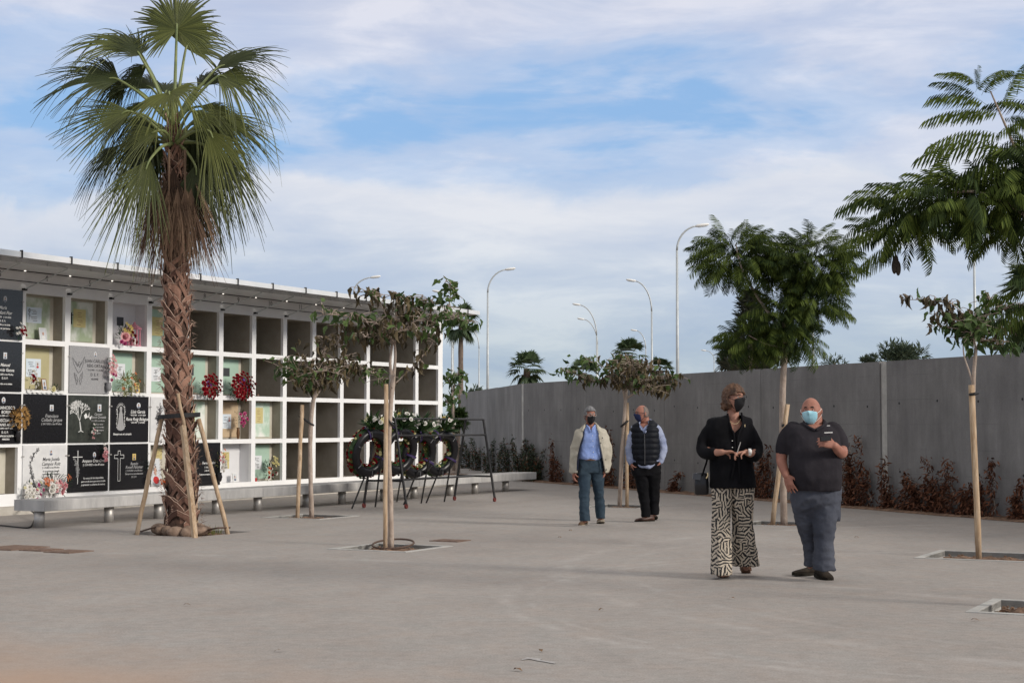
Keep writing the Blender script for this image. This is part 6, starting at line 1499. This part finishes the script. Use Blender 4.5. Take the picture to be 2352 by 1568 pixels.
def shoe(c, yaw, L_, W_, H_, mat_, sole, root, lift=0.0, laces=None, sole_h=.018, open_=False):
    """c: ground point under the ball of the foot; yaw: 0 points the toe at the camera; lift raises the heel"""
    Mx = Matrix.Rotation(yaw, 3, 'Z') @ Matrix.Rotation(-lift, 3, 'X')
    prof = [(-.62, .30, .26), (-.56, .62, .46), (-.40, .90, .60), (-.2, 1.0, .72), (0, .98, .86), (.15, .86, 1.0), (.30, .78, 1.12), (.42, .72, 1.05), (.50, .52, .8)]
    def ring(y, w, h, z0, n=16, k=1.0): return [c+Mx @ Vector((W_/2*w*k*math.cos(a), y*L_+.0, z0+(h*H_-z0)*max(0, math.sin(a))**.8 if math.sin(a) > 0 else z0)) for a in [2*math.pi*j/n for j in range(n)]]
    mb = MB(); mb.rings([ring(y, w, h, sole_h) for y, w, h in prof]); o = mb.build('shoe', mat_, root, True, off=root.location)
    mb = MB(); rs = []
    for y, w, h in prof: rs.append([c+Mx @ Vector((W_/2*w*1.06*math.cos(a), y*L_*1.02, z)) for a, z in [(2*math.pi*j/16, 0) for j in range(16)]])
    top = [[v+Mx @ Vector((0, 0, sole_h)) for v in r] for r in rs]; b = []
    outline = [r[0] for r in rs]+[r[8] for r in reversed(rs)]; up = [r[0] for r in top]+[r[8] for r in reversed(top)]; n = len(outline)
    mb.add(outline+up, [tuple(range(n-1, -1, -1)), tuple(range(n, 2*n))]+[(i, (i+1) % n, n+(i+1) % n, n+i) for i in range(n)]); mb.build('sole', sole, o, off=root.location)
    if laces:
        mb = MB()
        for q in range(4): y = -.02+.06*q; mb.tube([c+Mx @ Vector((-.016, y*L_, H_*(.88+.07*q))), c+Mx @ Vector((0, y*L_-.004, H_*(.93+.07*q))), c+Mx @ Vector((.016, y*L_, H_*(.88+.07*q)))], .0035, 5)
        mb.build('laces', laces, o, off=root.location)
    return o
def body(fig, root, head, neck, limbs, hands, torso, skin, vox=.0065):
    mb = MB(); head.skull(mb); fig.limb(mb, neck)
    for l_ in limbs: fig.limb(mb, l_)
    fig.hloft(mb, torso)
    for h_ in hands: hand(mb, *h_[0], **h_[1])
    r = remesh(mb, vox, 3, .45); return r.build('body', skin, root, True, off=root.location)
def person(fig, gx, gy, label):
    b = G(gx, gy); return thing('person', label, 'person', b, 0, None)

# ---- woman
f = Fig(15.05); Z = f.Z
w = person(f, 1686, 1322, 'woman in black jacket, patterned wide trousers and black mask, holding both hands together')
hd = Head(f.p(1687, 917, -.02), R(36), R(-9), R(3), 1.0, .97, .33)
wr1, wr2 = f.p(1660, 1038, -.24), f.p(1713, 1038, -.24)
body(f, w, hd, [(1684, 940, .02, .052), (1684, 962, .02, .056), (1685, 975, .02, .062)],
     [[(1640, 985, 0, .035), (1618, 1028, .0, .042), (1637, 1038, -.14, .037), (1659, 1038, -.235, .028)], [(1712, 984, 0, .035), (1737, 1028, 0, .042), (1730, 1042, -.13, .037), (1714, 1038, -.235, .028)],
      [(1660, 1110, 0, .06), (1658, 1210, -.02, .045), (1657, 1290, -.05, .035), (1660, 1318, -.05, .03)], [(1704, 1110, 0, .06), (1706, 1210, .09, .045), (1711, 1285, .22, .035), (1714, 1303, .25, .03)]],
     [((wr1, (1, -.12, .05), (0, .2, 1), (.1, -.2, -1)), dict(curl=.42, s=.93, tcurl=.5)), ((wr2, (-1, -.1, -.12), (0, -.2, 1), (-.1, -.1, -1)), dict(curl=.70, s=.93, tcurl=.6))],
     [(966, 1670, 1702, .05), (980, 1650, 1710, .085), (1000, 1645, 1712, .10), (1030, 1645, 1712, .10), (1100, 1638, 1726, .11), (1120, 1640, 1726, .11)], M['skin'])
M['blkc'] = fabric('black_cloth', (.0045, .0045, .0055), (.008, .008, .010), wr=.5, sheen=0)
mb = MB(); f.hloft(mb, [(953, 1670, 1704, .070), (957, 1656, 1711, .085), (960, 1634, 1722, .10), (965, 1624, 1727, .112), (985, 1622, 1729, .125), (1015, 1626, 1728, .130), (1045, 1630, 1728, .125), (1075, 1631, 1732, .135), (1100, 1631, 1735, .145), (1119, 1631, 1737, .15)])
f.limb(mb, [(1637, 976, 0, .050), (1621, 1000, .0, .056), (1613, 1028, -.01, .060), (1622, 1040, -.08, .056), (1637, 1040, -.155, .050)]); f.limb(mb, [(1714, 973, 0, .050), (1728, 1000, 0, .055), (1738, 1026, 0, .058), (1735, 1044, -.07, .056), (1727, 1047, -.14, .052)])
V_ = [(1671, 940), (1701, 940), (1704, 958), (1705, 975), (1685, 995), (1677, 975), (1672, 960)]
remesh(mb, .0085, 3, .5, .006, 9, (1, 1, .8), 1, cutter(Z, V_)).build('jacket', M['blkc'], w, True, off=w.location)
mb = MB(); P_ = [f.p(x, y, -d_) for x, y, d_ in ((1671, 950, .07), (1674, 965, .105), (1680, 985, .135), (1686, 1000, .14), (1688, 1050, .14), (1680, 1100, .155))]; mb.tube(catmull(P_, 4), .010, 6)
P_ = [f.p(x, y, -d_) for x, y, d_ in ((1703, 948, .07), (1706, 965, .105), (1704, 980, .13), (1697, 995, .145), (1694, 1020, .145), (1700, 1110, .16))]; mb.tube(catmull(P_, 4), .010, 6); mb.build('lapel', M['blkc'], w, True, off=w.location)
for (x, y) in ((1682, 1012), (1682, 1027)): MB().ell(f.p(x, y, -.155), (.005,)*3, n=8, m=6).build('button', M['ink_w'], w, True, off=w.location)
MB().box(f.p(1711, 977, -.125), (.006, .004, .024)).build('lapel_pin', M['gold'], w, off=w.location)
MB().tube(catmull([f.p(x, y, -d_) for x, y, d_ in ((1674, 960, .07), (1678, 969, .09), (1686, 973, .10), (1695, 971, .095), (1701, 962, .07))], 4), .0022, 5).build('necklace', M['gold'], w, off=w.location)
def pattern():
    m, t, n, l, mt, noise, rmp, mixc, mapp, b = clone_principled('maze_print')
    c = n('ShaderNodeTexCoord'); nz = n('ShaderNodeTexNoise'); nz.inputs['Scale'].default_value = 13; l(c.outputs['Object'], nz.inputs[0])
    mp = n('ShaderNodeMapping'); mp.inputs['Scale'].default_value = (1, .6, .8); l(c.outputs['Object'], mp.inputs[0])
    v = n('ShaderNodeTexVoronoi'); v.inputs['Scale'].default_value = 19; l(mp.outputs[0], v.inputs['Vector'])
    s3 = n('ShaderNodeSeparateColor'); l(v.outputs['Color'], s3.inputs[0]); sp = n('ShaderNodeSeparateXYZ'); l(c.outputs['Object'], sp.inputs[0])
    an = mt('MULTIPLY', mt('ROUND', mt('MULTIPLY', s3.outputs[0], 4)), math.pi/4.0)
    u = mt('ADD', mt('MULTIPLY', sp.outputs[0], mt('COSINE', an)), mt('MULTIPLY', sp.outputs[2], mt('SINE', an)))
    st = mt('SINE', mt('ADD', mt('MULTIPLY', u, 2*math.pi/.029), mt('ADD', mt('MULTIPLY', s3.outputs[1], 6.3), mt('MULTIPLY', nz.outputs[0], 9.0))))
    k = rmp(mt('MULTIPLY', mt('ADD', st, 1), .5), [(.44, 0), (.52, 1)])
    l(mixc(k, (.012, .012, .014), (.50, .43, .34)), b.inputs['Base Color']); b.inputs['Roughness'].default_value = .8
    return m
M['maze'] = pattern()
mb = MB(); f.hloft(mb, [(1090, 1637, 1684, .10), (1120, 1635, 1683, .10), (1160, 1635, 1680, .095, -.01), (1210, 1636, 1678, .09, -.03), (1260, 1635, 1679, .10, -.04), (1300, 1634, 1680, .12, -.05), (1317, 1633, 1680, .13, -.05)])
f.hloft(mb, [(1090, 1676, 1731, .10), (1120, 1679, 1731, .10), (1160, 1682, 1729, .095, .03), (1200, 1683, 1728, .10, .08), (1240, 1682, 1733, .12, .13), (1275, 1681, 1739, .14, .20), (1297, 1682, 1742, .15, .24)])
remesh(mb, .008, 2, .5, .009, 7, (2.2, 1, .35), 2).build('trousers', M['maze'], w, True, off=w.location)
M['tanl'] = mat('tan_leather', (.07, .032, .018), .6, (.12, .06, .035), 20)
for (x, y, yaw, lf, nm_) in ((1663, 1327, .12, .10, 0), (1717, 1318, -.25, .55, 0)):
    c = G(x, y)+Vector((0, .10, 0)); shoe(c+Vector((0, 0, .0)), R(0)+yaw, .23, .085, .045, M['skin'], M['tanl'], w, lift=lf, sole_h=.022)
    mb = MB(); Mx = Matrix.Rotation(yaw, 3, 'Z') @ Matrix.Rotation(-lf, 3, 'X')
    for yy in (-.30, -.12): mb.tube([c+Mx @ Vector((.047*math.cos(a), yy*.23+.02*math.sin(a*2)*0, .018+.040*math.sin(a))) for a in [math.pi*j/10 for j in range(11)]], .011, 6)
    mb.tube([c+Mx @ Vector((0, .09, .02)), Vector((c.x, c.y+.10, .0))], .022, 8); mb.build('sandal_strap', M['tanl'], w, True, off=w.location)
M['auburn'] = mat('auburn_hair', (.050, .026, .016), .6, (.155, .080, .045), 22, .8, 60, stretch=(1, 1, .35))
def htest(x, y, z):
    if z > .42: return True
    if y > -.15: return z > -.62
    return z > .20 and abs(x) > .55 or z > .38
hd.hair(M['auburn'], w, htest, lambda d: .014+.014*max(0, d.z)+.014*max(0, min(1, d.y+.3)), 3, .012)
mb = MB(); rnd = random.Random(8)
for k in range(26):
    a = rnd.uniform(-1.3, 1.3); d = Vector((-math.sin(a+.9)*.9, .85, rnd.uniform(-.62, -.1))); p = hd.pt(d, .022); mb.ell(p, (rnd.uniform(.012, .02),)*3, n=8, m=6)
    mb.tube([p, p+Vector((rnd.gauss(-.012, .01), 0, -.015)), p+Vector((rnd.gauss(-.018, .008), 0, -.028)), p+Vector((rnd.gauss(-.008, .01), 0, -.036))], [.011, .009, .006, .003], 6)
remesh(mb, .005, 1, .4).build('curls', M['auburn'], w, True, off=w.location)
M['mblk'] = mat('black_mask', (.012, .012, .014), .8)
hd.mask(M['mblk'], w, .008, .022, top=-.10); hd.eyes(w); hd.brows(M['auburn'], w); hd.glasses(M['black'], w)
MB().rings([[wr2+Vector((.035+q, 0, .004*0))+Vector((0, .033*math.cos(a), .033*math.sin(a))) for a in [2*math.pi*j/16 for j in range(16)]] for q in (-.012, .012)], cap=False).box(wr2+Vector((.035, -.034, .006)), (.030, .010, .034)).build('wristwatch', M['ink_w'], w, True, off=w.location)
MB().tube([f.p(1693, 1040, -.30), f.p(1701, 1015, -.31)], .0045, 7).build('pen', M['steel'], w, off=w.location)
bag = thing('handbag', 'black leather handbag with chain strap hanging at the right hip of the woman', 'handbag', f.p(1611, 1136, .02))
mb = MB(); rs = []
for t, q in ((0, .80), (.03, 1), (.5, 1.0), (.93, .86), (1, .7)): 
    zc_ = f.p(1611, 1136, 0).z+t*.205; rs.append([Vector((f.p(1612, 1136, 0).x+.068*q*math.copysign(abs(math.cos(a))**.6, math.cos(a)), Z+.02+.045*q*math.sin(a), zc_)) for a in [2*math.pi*j/20 for j in range(20)]])
mb.rings(rs); mb.build('bag_body', mat('bag_leather', (.014, .014, .016), .35), bag, True, off=bag.location)
MB().box(f.p(1600, 1094, -.02), (.07, .06, .055), Matrix.Rotation(.15, 3, 'Y')).build('flap', mat('bag_flap', (.05, .055, .065), .4), bag, off=bag.location)
MB().tube(catmull([f.p(1613, 1092, -.03), f.p(1618, 1075, -.03), f.p(1625, 1050, -.02), f.p(1630, 990, -.05), f.p(1634, 960, 0)], 4), .009, 6).build('strap', M['blkc'], bag, True, off=bag.location)
MB().tube([f.p(1622, 1098, -.05), f.p(1626, 1092, -.05), f.p(1625, 1085, -.05)], .006, 6).build('clasp', M['gold'], bag, off=bag.location)

# ---- stout man
f = Fig(14.75); Z = f.Z
m_ = person(f, 1877, 1326, 'stout bald man in dark grey polo shirt, blue trousers and light blue mask')
hd = Head(f.p(1863, 944, -.02), R(-22), R(-4), R(-2), 1.02, 1.12, .12)
wr1, wr2 = f.p(1806, 1091, -.16), f.p(1917, 1023, -.36)
body(f, m_, hd, [(1869, 955, .04, .075), (1869, 975, .04, .085)],
     [[(1815, 992, 0, .065), (1799, 1030, .0, .058), (1795, 1056, -.02, .050), (1800, 1076, -.10, .042), (1806, 1092, -.16, .032)], [(1917, 990, 0, .060), (1931, 1026, -.06, .056), (1934, 1040, -.14, .050), (1926, 1034, -.26, .044), (1917, 1023, -.36, .034)],
      [(1850, 1130, 0, .09), (1850, 1175, .05, .06), (1853, 1205, .10, .05), (1858, 1240, .17, .03), (1860, 1298, .25, .03)], [(1898, 1130, 0, .09), (1894, 1205, -.03, .05), (1892, 1240, -.03, .045), (1892, 1302, 0, .04)]],
     [((wr1, (.30, -.25, -1), (1, -.6, 0), (.5, 1, 0)), dict(curl=.22, s=1.05, tcurl=.1, spread=.2)), ((wr2, (-1, -.15, .30), (0, -.3, 1), (-.3, .9, -.3)), dict(curl=.55, s=1.08, tcurl=.3))],
     [(975, 1845, 1895, .08), (985, 1815, 1918, .11), (1030, 1815, 1925, .15), (1090, 1818, 1924, .19), (1125, 1822, 1922, .17)], M['skin2'])
M['polo'] = fabric('polo_cloth', (.020, .018, .022), (.030, .027, .032), wr=.4, sheen=0)
mb = MB(); f.hloft(mb, [(969, 1846, 1893, .085, .02), (975, 1832, 1903, .105, .02), (981, 1815, 1916, .125), (990, 1805, 1926, .145), (1010, 1802, 1930, .165, -.02), (1035, 1806, 1930, .20, -.03), (1065, 1808, 1931, .225, -.05), (1095, 1810, 1932, .235, -.05), (1113, 1814, 1930, .22, -.04), (1125, 1816, 1928, .21, -.03)])
f.limb(mb, [(1822, 990, 0, .085), (1806, 1010, 0, .080), (1799, 1034, 0, .070)]); f.limb(mb, [(1912, 988, 0, .082), (1925, 1006, -.02, .076), (1933, 1023, -.05, .070)])
slc = [(1770, 1038), (1812, 1044), (1812, 1075), (1770, 1075)]; src = [(1934, 1046), (1968, 1031), (1975, 1060), (1934, 1062)]
cu1, cu2 = [(1848, 955), (1893, 955), (1890, 974), (1871, 986), (1856, 976)], None
remesh(mb, .0085, 3, .5, .007, 6, (1, 1, 1), 5, lambda c, n: (c.y < Z+.02 and inpoly(*proj(c), cu1)) or inpoly(*proj(c), slc) or (inpoly(*proj(c), src) and proj(c)[0] > 1935)).build('polo_shirt', M['polo'], m_, True, off=m_.location)
P_ = [f.p(x, y, dy) for x, y, dy in ((1872, 988, -.15), (1856, 980, -.12), (1846, 972, -.04), (1852, 965, .06), (1870, 962, .11), (1888, 964, .06), (1895, 971, -.04), (1888, 980, -.12), (1874, 988, -.15))]
mb = MB(); mb.tube(catmull(P_, 4), .014, 7); mb.build('collar', M['polo'], m_, True, off=m_.location)
mb = MB(); q = px(1905, 990, Z)
for k_, (wd, hh, dz) in enumerate(((.028, .010, .062), (.075, .016, .0))):
    mb.box(f.p(1903, 993, -.155)+Vector((0, 0, dz-.0)), (wd, .002, hh*.6 if k_ else .006), Matrix.Rotation(-.05, 3, 'Y'))
mb.build('chest_badge', M['ink_w'], m_, off=m_.location)
M['wtr'] = fabric('work_trousers', (.050, .055, .072), (.082, .089, .112), wr=.6, ws=10)
mb = MB(); f.hloft(mb, [(1112, 1819, 1927, .18, -.01), (1130, 1817, 1930, .19), (1150, 1818, 1929, .17), (1175, 1822, 1926, .12, .02), (1185, 1835, 1912, .08, .02)])
f.hloft(mb, [(1145, 1819, 1880, .125, .02), (1175, 1824, 1876, .12, .05), (1205, 1831, 1872, .11, .10), (1240, 1843, 1870, .09, .17), (1270, 1849, 1870, .085, .22), (1298, 1848, 1874, .085, .25)])
f.hloft(mb, [(1145, 1868, 1929, .13, 0), (1175, 1866, 1926, .125, -.02), (1205, 1868, 1919, .11, -.03), (1240, 1871, 1914, .10, -.03), (1275, 1869, 1914, .10, -.02), (1308, 1866, 1919, .115, 0)])
remesh(mb, .0085, 8, .5, .011, 8, (.9, .9, 1.3), 6).build('trousers', M['wtr'], m_, True, off=m_.location)
MB().rings([[f.p(1922, y, -.05)+Vector((w_*math.cos(a), .05*math.sin(a), 0)) for a in [2*math.pi*j/12 for j in range(12)]] for y, w_ in ((1152, .02), (1158, .035), (1185, .038), (1196, .030))]).build('thigh_pocket', M['wtr'], m_, True, off=m_.location)
M['boot_'] = mat('brown_black_leather', (.012, .009, .007), .85, (.035, .026, .018), 14, spec=.15)
M['solb'] = mat('dark_sole', (.018, .015, .011), .85, spec=.15)
shoe(G(1862, 1322)+Vector((-.03, .06, 0)), R(-52), .29, .105, .085, M['boot_'], M['solb'], m_, lift=.05, sole_h=.03); shoe(G(1897, 1331)+Vector((0, .13, 0)), R(8), .30, .125, .095, M['boot_'], M['solb'], m_, lift=-.06, laces=M['dark'], sole_h=.03)
M['dkhair'] = mat('dark_brow_hair', (.02, .013, .01), .7)
M['msurg'] = mat('blue_mask', (.30, .60, .72), .7, (.42, .70, .80), 6)
hd.mask(M['msurg'], m_, .007, .004, top=-.13, bm_=M['ink_w'], wd=58); hd.eyes(m_); hd.brows(M['dkhair'], m_)
ph = thing('mobile_phone', 'dark mobile phone held against the chest by the stout man', 'phone', f.p(1896, 1007, -.40)); MB().box((0, 0, 0), (.10, .010, .042), Matrix.Rotation(-.1, 3, 'Y')).build('phone_case', M['dark'], ph); MB().box((0, -.007, 0), (.085, .003, .034), Matrix.Rotation(-.1, 3, 'Y')).build('screen', M['black'], ph)

# ---- man in beige jacket
f = Fig(22.75); Z = f.Z
m_ = person(f, 1358, 1204, 'grey haired man in open beige jacket, light blue shirt and black mask')
hd = Head(f.p(1355, 955, -.02), R(16), R(-3), 0, .98, .98, .22)
wr1, wr2 = f.p(1317, 1083, -.05), f.p(1390, 1078, .0)
body(f, m_, hd, [(1355, 968, .03, .055), (1356, 985, .03, .062)],
     [[(1333, 1000, 0, .035), (1320, 1040, 0, .033), (1317, 1083, -.05, .028)], [(1380, 1000, 0, .035), (1393, 1038, 0, .033), (1390, 1078, 0, .027)], [(1343, 1070, 0, .07), (1342, 1100, -.02, .05), (1342, 1130, -.06, .04), (1343, 1195, -.08, .035)], [(1371, 1070, 0, .07), (1373, 1100, .03, .05), (1375, 1130, .08, .04), (1379, 1188, .20, .035)]],
     [((wr1, (.05, -.15, -1), (.3, -1, 0), (1, .3, 0)), dict(curl=.45, s=1.0)), ((wr2, (-.2, -.1, -1), (-.3, -1, 0), (-1, .2, 0)), dict(curl=.3))],
     [(980, 1345, 1368, .07), (988, 1335, 1380, .09), (1030, 1334, 1378, .09), (1066, 1338, 1374, .07)], M['skin2'])
M['shirt'] = fabric('blue_shirt', (.20, .29, .58), (.28, .37, .66))
mb = MB(); f.hloft(mb, [(976, 1347, 1366, .066), (981, 1341, 1372, .08), (988, 1332, 1381, .10), (1000, 1327, 1386, .118), (1030, 1327, 1386, .128), (1050, 1327, 1384, .13, -.01), (1057, 1329, 1382, .12)])
remesh(mb, .011, 2, .5, .005, 9, (1, 1, 1), 1, cutter(Z, [(1348, 970), (1366, 970), (1366, 980), (1358, 988), (1351, 981)])).build('shirt', M['shirt'], m_, True, off=m_.location)
mb = MB()
for (a, b, c_) in (((1347, 976), (1353, 982), (1356, 992)), ((1367, 976), (1362, 982), (1358, 992))): mb.tube([f.p(a[0], a[1], -.05), f.p(b[0], b[1], -.10), f.p(c_[0], c_[1], -.125)], [.012, .014, .006], 6)
mb.build('shirt_collar', M['shirt'], m_, True, off=m_.location)
for y in (1000, 1012, 1025, 1038, 1049): MB().ell(f.p(1361+(y-1000)*.05, y, -.138), (.006,)*3, n=7, m=5).build('button', M['ink_w'], m_, off=m_.location)
M['beige'] = fabric('beige_jacket', (.36, .335, .275), (.46, .43, .36), wr=.5)
mb = MB(); f.hloft(mb, [(975, 1342, 1373, .08), (980, 1337, 1376, .09), (987, 1328, 1386, .115), (995, 1320, 1394, .135), (1020, 1315, 1399, .145), (1050, 1311, 1403, .150), (1072, 1308, 1403, .155), (1084, 1307, 1398, .155)])
f.limb(mb, [(1330, 995, 0, .064), (1320, 1030, 0, .060), (1318, 1060, -.02, .056), (1317, 1080, -.04, .055)]); f.limb(mb, [(1384, 995, 0, .066), (1394, 1025, .0, .062), (1396, 1048, .0, .058), (1391, 1072, .0, .05)])
op = [(1349, 965), (1369, 965), (1372, 985), (1376, 1000), (1379, 1020), (1384, 1045), (1389, 1065), (1391, 1100), (1326, 1100), (1328, 1075), (1329, 1050), (1334, 1025), (1339, 1005), (1341, 985)]
remesh(mb, .011, 2, .5, .009, 8, (1, 1, 1), 8, lambda c, n: (c.y < Z+.06 and inpoly(*proj(c), op))).build('jacket', M['beige'], m_, True, off=m_.location)
M['navy'] = fabric('navy_lining', (.014, .018, .035), None)
mb = MB(); mb.tube(catmull([f.p(x, y, d_) for x, y, d_ in ((1341, 985, -.10), (1339, 1005, -.13), (1333, 1025, -.14), (1328, 1050, -.145), (1326, 1080, -.13))], 4), .012, 6).build('lining', M['navy'], m_, True, off=m_.location)
mb = MB(); mb.tube(catmull([f.p(x, y, d_) for x, y, d_ in ((1338, 990, -.11), (1342, 979, -.07), (1346, 973, .02), (1356, 970, .09), (1368, 973, .02), (1372, 981, -.07), (1377, 992, -.12))], 4), [.016]*25, 7).build('jacket_collar', M['beige'], m_, True, off=m_.location)
mb = MB(); mb.tube(catmull([f.p(x, y, d_) for x, y, d_ in ((1376, 998, -.13), (1380, 1022, -.15), (1385, 1047, -.155), (1391, 1082, -.15))], 4), .012, 6).build('jacket_edge', M['beige'], m_, True, off=m_.location)
for (x, y) in ((1384, 1005), (1380, 1017), (1391, 1055), (1393, 1078)): MB().ell(f.p(x, y, -.165), (.009, .005, .009), n=8, m=5).build('snap', M['numb'], m_, off=m_.location)
M['jean'] = fabric('dark_teal_trousers', (.028, .045, .065), (.045, .068, .09), wr=.6, ws=10)
mb = MB(); f.hloft(mb, [(1050, 1328, 1384, .12), (1065, 1326, 1386, .13), (1085, 1326, 1388, .12)])
f.hloft(mb, [(1075, 1326, 1360, .11), (1100, 1328, 1357, .10, -.02), (1130, 1330, 1354, .085, -.06), (1165, 1331, 1353, .075, -.09), (1195, 1332, 1355, .08, -.08)]); f.hloft(mb, [(1075, 1354, 1388, .11), (1100, 1359, 1387, .10, .03), (1130, 1364, 1386, .085, .08), (1160, 1367, 1389, .08, .15), (1189, 1370, 1389, .08, .20)])
remesh(mb, .010, 2, .5, .008, 8, (.9, .9, 1.2), 9).build('trousers', M['jean'], m_, True, off=m_.location)
MB().rings([[f.p(1356, 1054, 0)+Vector((.172*math.cos(a), .138*math.sin(a), z)) for a in [2*math.pi*j/24 for j in range(24)]] for z in (-.016, .016)], cap=False).build('belt', M['tanl'], m_, True, off=m_.location)
M['sued'] = mat('tan_suede', (.10, .052, .027), .9, (.16, .09, .05), 20); M['solw'] = mat('pale_sole', (.28, .24, .19), .7)
shoe(G(1341, 1206)+Vector((.0, .12, 0)), R(-16), .29, .105, .085, M['sued'], M['solw'], m_, lift=-.04, laces=M['ink_w'], sole_h=.02); shoe(G(1380, 1202.5)+Vector((0, .12, 0)), R(4), .29, .105, .085, M['sued'], M['solw'], m_, lift=.22, laces=M['ink_w'], sole_h=.02)
M['ghair'] = mat('grey_hair', (.10, .10, .105), .7, (.24, .24, .245), 40, .6, 80)
hd.hair(M['ghair'], m_, lambda x, y, z: z > .52 or (y > -.2 and z > -.25) or (z > .1 and abs(x) > .80), lambda d: .012+.012*max(0, d.z), 5, .004)
hd.mask(M['mblk'], m_, .008, .016, top=-.12); hd.eyes(m_); hd.glasses(M['steel'], m_); hd.brows(M['ghair'], m_)

# ---- man in padded vest
f = Fig(23.65); Z = f.Z
m_ = person(f, 1488, 1197, 'balding man in black padded vest, pale blue shirt and navy mask, hands in his pockets')
hd = Head(f.p(1474, 950, -.02), R(-62), R(-3), 0, 1.04, 1.0, .18)
wr1, wr2 = f.p(1450, 1064, -.03), f.p(1516, 1060, -.03)
body(f, m_, hd, [(1480, 960, .03, .065), (1484, 978, .03, .07)],
     [[(1461, 990, 0, .035), (1447, 1030, 0, .032), (1450, 1064, -.03, .027)], [(1504, 990, 0, .035), (1521, 1026, 0, .032), (1516, 1060, -.03, .027)], [(1471, 1085, 0, .07), (1476, 1110, 0, .05), (1479, 1140, 0, .04), (1483, 1185, 0, .03)], [(1500, 1085, 0, .07), (1502, 1110, .02, .05), (1502, 1140, .04, .04), (1503, 1180, .06, .03)]],
     [((wr1, (.35, -.1, -1), (0, -1, 0), (1, 0, .2)), dict(curl=.25)), ((wr2, (-.35, -.1, -1), (0, -1, 0), (-1, 0, .2)), dict(curl=.25))],
     [(972, 1470, 1500, .08), (982, 1458, 1508, .10), (1030, 1458, 1507, .12), (1075, 1460, 1505, .12)], M['skin2'])
M['pshirt'] = fabric('pale_blue_shirt', (.22, .26, .40), (.33, .37, .50), wr=.8)
mb = MB(); f.hloft(mb, [(966, 1474, 1497, .075), (974, 1464, 1505, .10), (985, 1455, 1511, .12), (1030, 1455, 1509, .13), (1060, 1456, 1511, .14), (1068, 1460, 1506, .145), (1075, 1470, 1497, .14)])
f.limb(mb, [(1459, 984, 0, .060), (1449, 1010, 0, .056), (1446, 1035, .0, .054), (1449, 1059, -.02, .052)]); f.limb(mb, [(1506, 982, 0, .066), (1517, 1005, 0, .062), (1523, 1030, .0, .060), (1516, 1057, -.02, .050)])
remesh(mb, .011, 2, .5, .010, 9, (1, 1, 1.2), 11, cutter(Z, [(1466, 960), (1490, 960), (1488, 974), (1478, 984), (1471, 976)])).build('shirt', M['pshirt'], m_, True, off=m_.location)
M['vest'] = fabric('padded_vest_cloth', (.006, .007, .011), (.010, .012, .017), rough=.55, wr=.3, sheen=0)
mb = MB(); f.hloft(mb, [(964, 1472, 1500, .085), (969, 1464, 1506, .105), (975, 1454, 1510, .12), (985, 1449, 1513, .14), (1000, 1449, 1514, .150), (1030, 1450, 1515, .158), (1050, 1453, 1513, .160), (1063, 1457, 1509, .155), (1069, 1464, 1502, .15)])
vr = remesh(mb, .009, 2, .5, 0, 1, (1, 1, 1), 0, cutter(Z, [(1460, 955), (1493, 955), (1490, 970), (1480, 998), (1474, 985), (1468, 970)]))
c0 = f.p(1482, 1000, 0); vv = []
for v in vr.v:
    t = v[2]/.082; q = abs((t % 1)-.5)*2; d = Vector((v[0]-c0.x, v[1]-Z, 0)); d = d/max(d.length, .01); vv.append(tuple(Vector(v)+d*(.012*(1-q**2.2)-.004+.005*mnoise.noise(Vector(v)*14))))
vr.v = vv; vr.build('padded_vest', M['vest'], m_, True, off=m_.location)
MB().tube([f.p(1480, 996, -.165), f.p(1481, 1030, -.178), f.p(1481, 1066, -.165)], .006, 5).build('zip', M['numb'], m_, off=m_.location)
MB().tube(catmull([f.p(x, y, d_) for x, y, d_ in ((1474, 988, -.14), (1468, 972, -.08), (1476, 966, .03), (1486, 963, .08), (1497, 966, .03), (1494, 974, -.08), (1481, 994, -.155))], 4), .013, 6).build('shirt_collar', M['pshirt'], m_, True, off=m_.location)
mb = MB(); f.hloft(mb, [(1060, 1452, 1516, .12), (1075, 1450, 1518, .125), (1092, 1453, 1517, .12)])
f.hloft(mb, [(1085, 1453, 1488, .11), (1110, 1461, 1490, .10), (1140, 1467, 1491, .085), (1165, 1472, 1492, .075), (1186, 1473, 1493, .075)]); f.hloft(mb, [(1085, 1482, 1518, .11), (1110, 1488, 1516, .10, .02), (1140, 1491, 1514, .085, .04), (1165, 1492, 1514, .075, .06), (1181, 1493, 1513, .07, .06)])
remesh(mb, .010, 2, .5, .008, 8, (.9, .9, 1.2), 13).build('trousers', M['blkc'], m_, True, off=m_.location)
M['brsh'] = mat('brown_leather', (.04, .014, .010), .5, (.10, .045, .03), 12)
shoe(G(1480, 1197)+Vector((.02, .04, 0)), R(-62), .29, .10, .085, M['brsh'], M['solb'], m_, lift=0, laces=M['dark'], sole_h=.018); shoe(G(1502, 1194)+Vector((0, .12, 0)), R(6), .29, .105, .085, M['brsh'], M['solb'], m_, lift=.25, laces=M['dark'], sole_h=.018)
M['shair'] = mat('stubble_hair', (.11, .085, .075), .8, (.22, .18, .16), 60)
hd.hair(M['shair'], m_, lambda x, y, z: (y > -.1 and -.35 < z < .80), .004, 6, .001, 'cropped_hair')
M['mnav'] = mat('navy_mask', (.012, .02, .07), .8)
hd.mask(M['mnav'], m_, .008, .016, top=-.12); hd.eyes(m_); hd.glasses(M['black'], m_); hd.brows(M['shair'], m_)

# keep labels short enough: no label may pass sixteen words
for o in bpy.data.objects:
    if 'label' in o and len(str(o['label']).split()) > 16: print('LONG', o.name, len(str(o['label']).split()), o['label'])
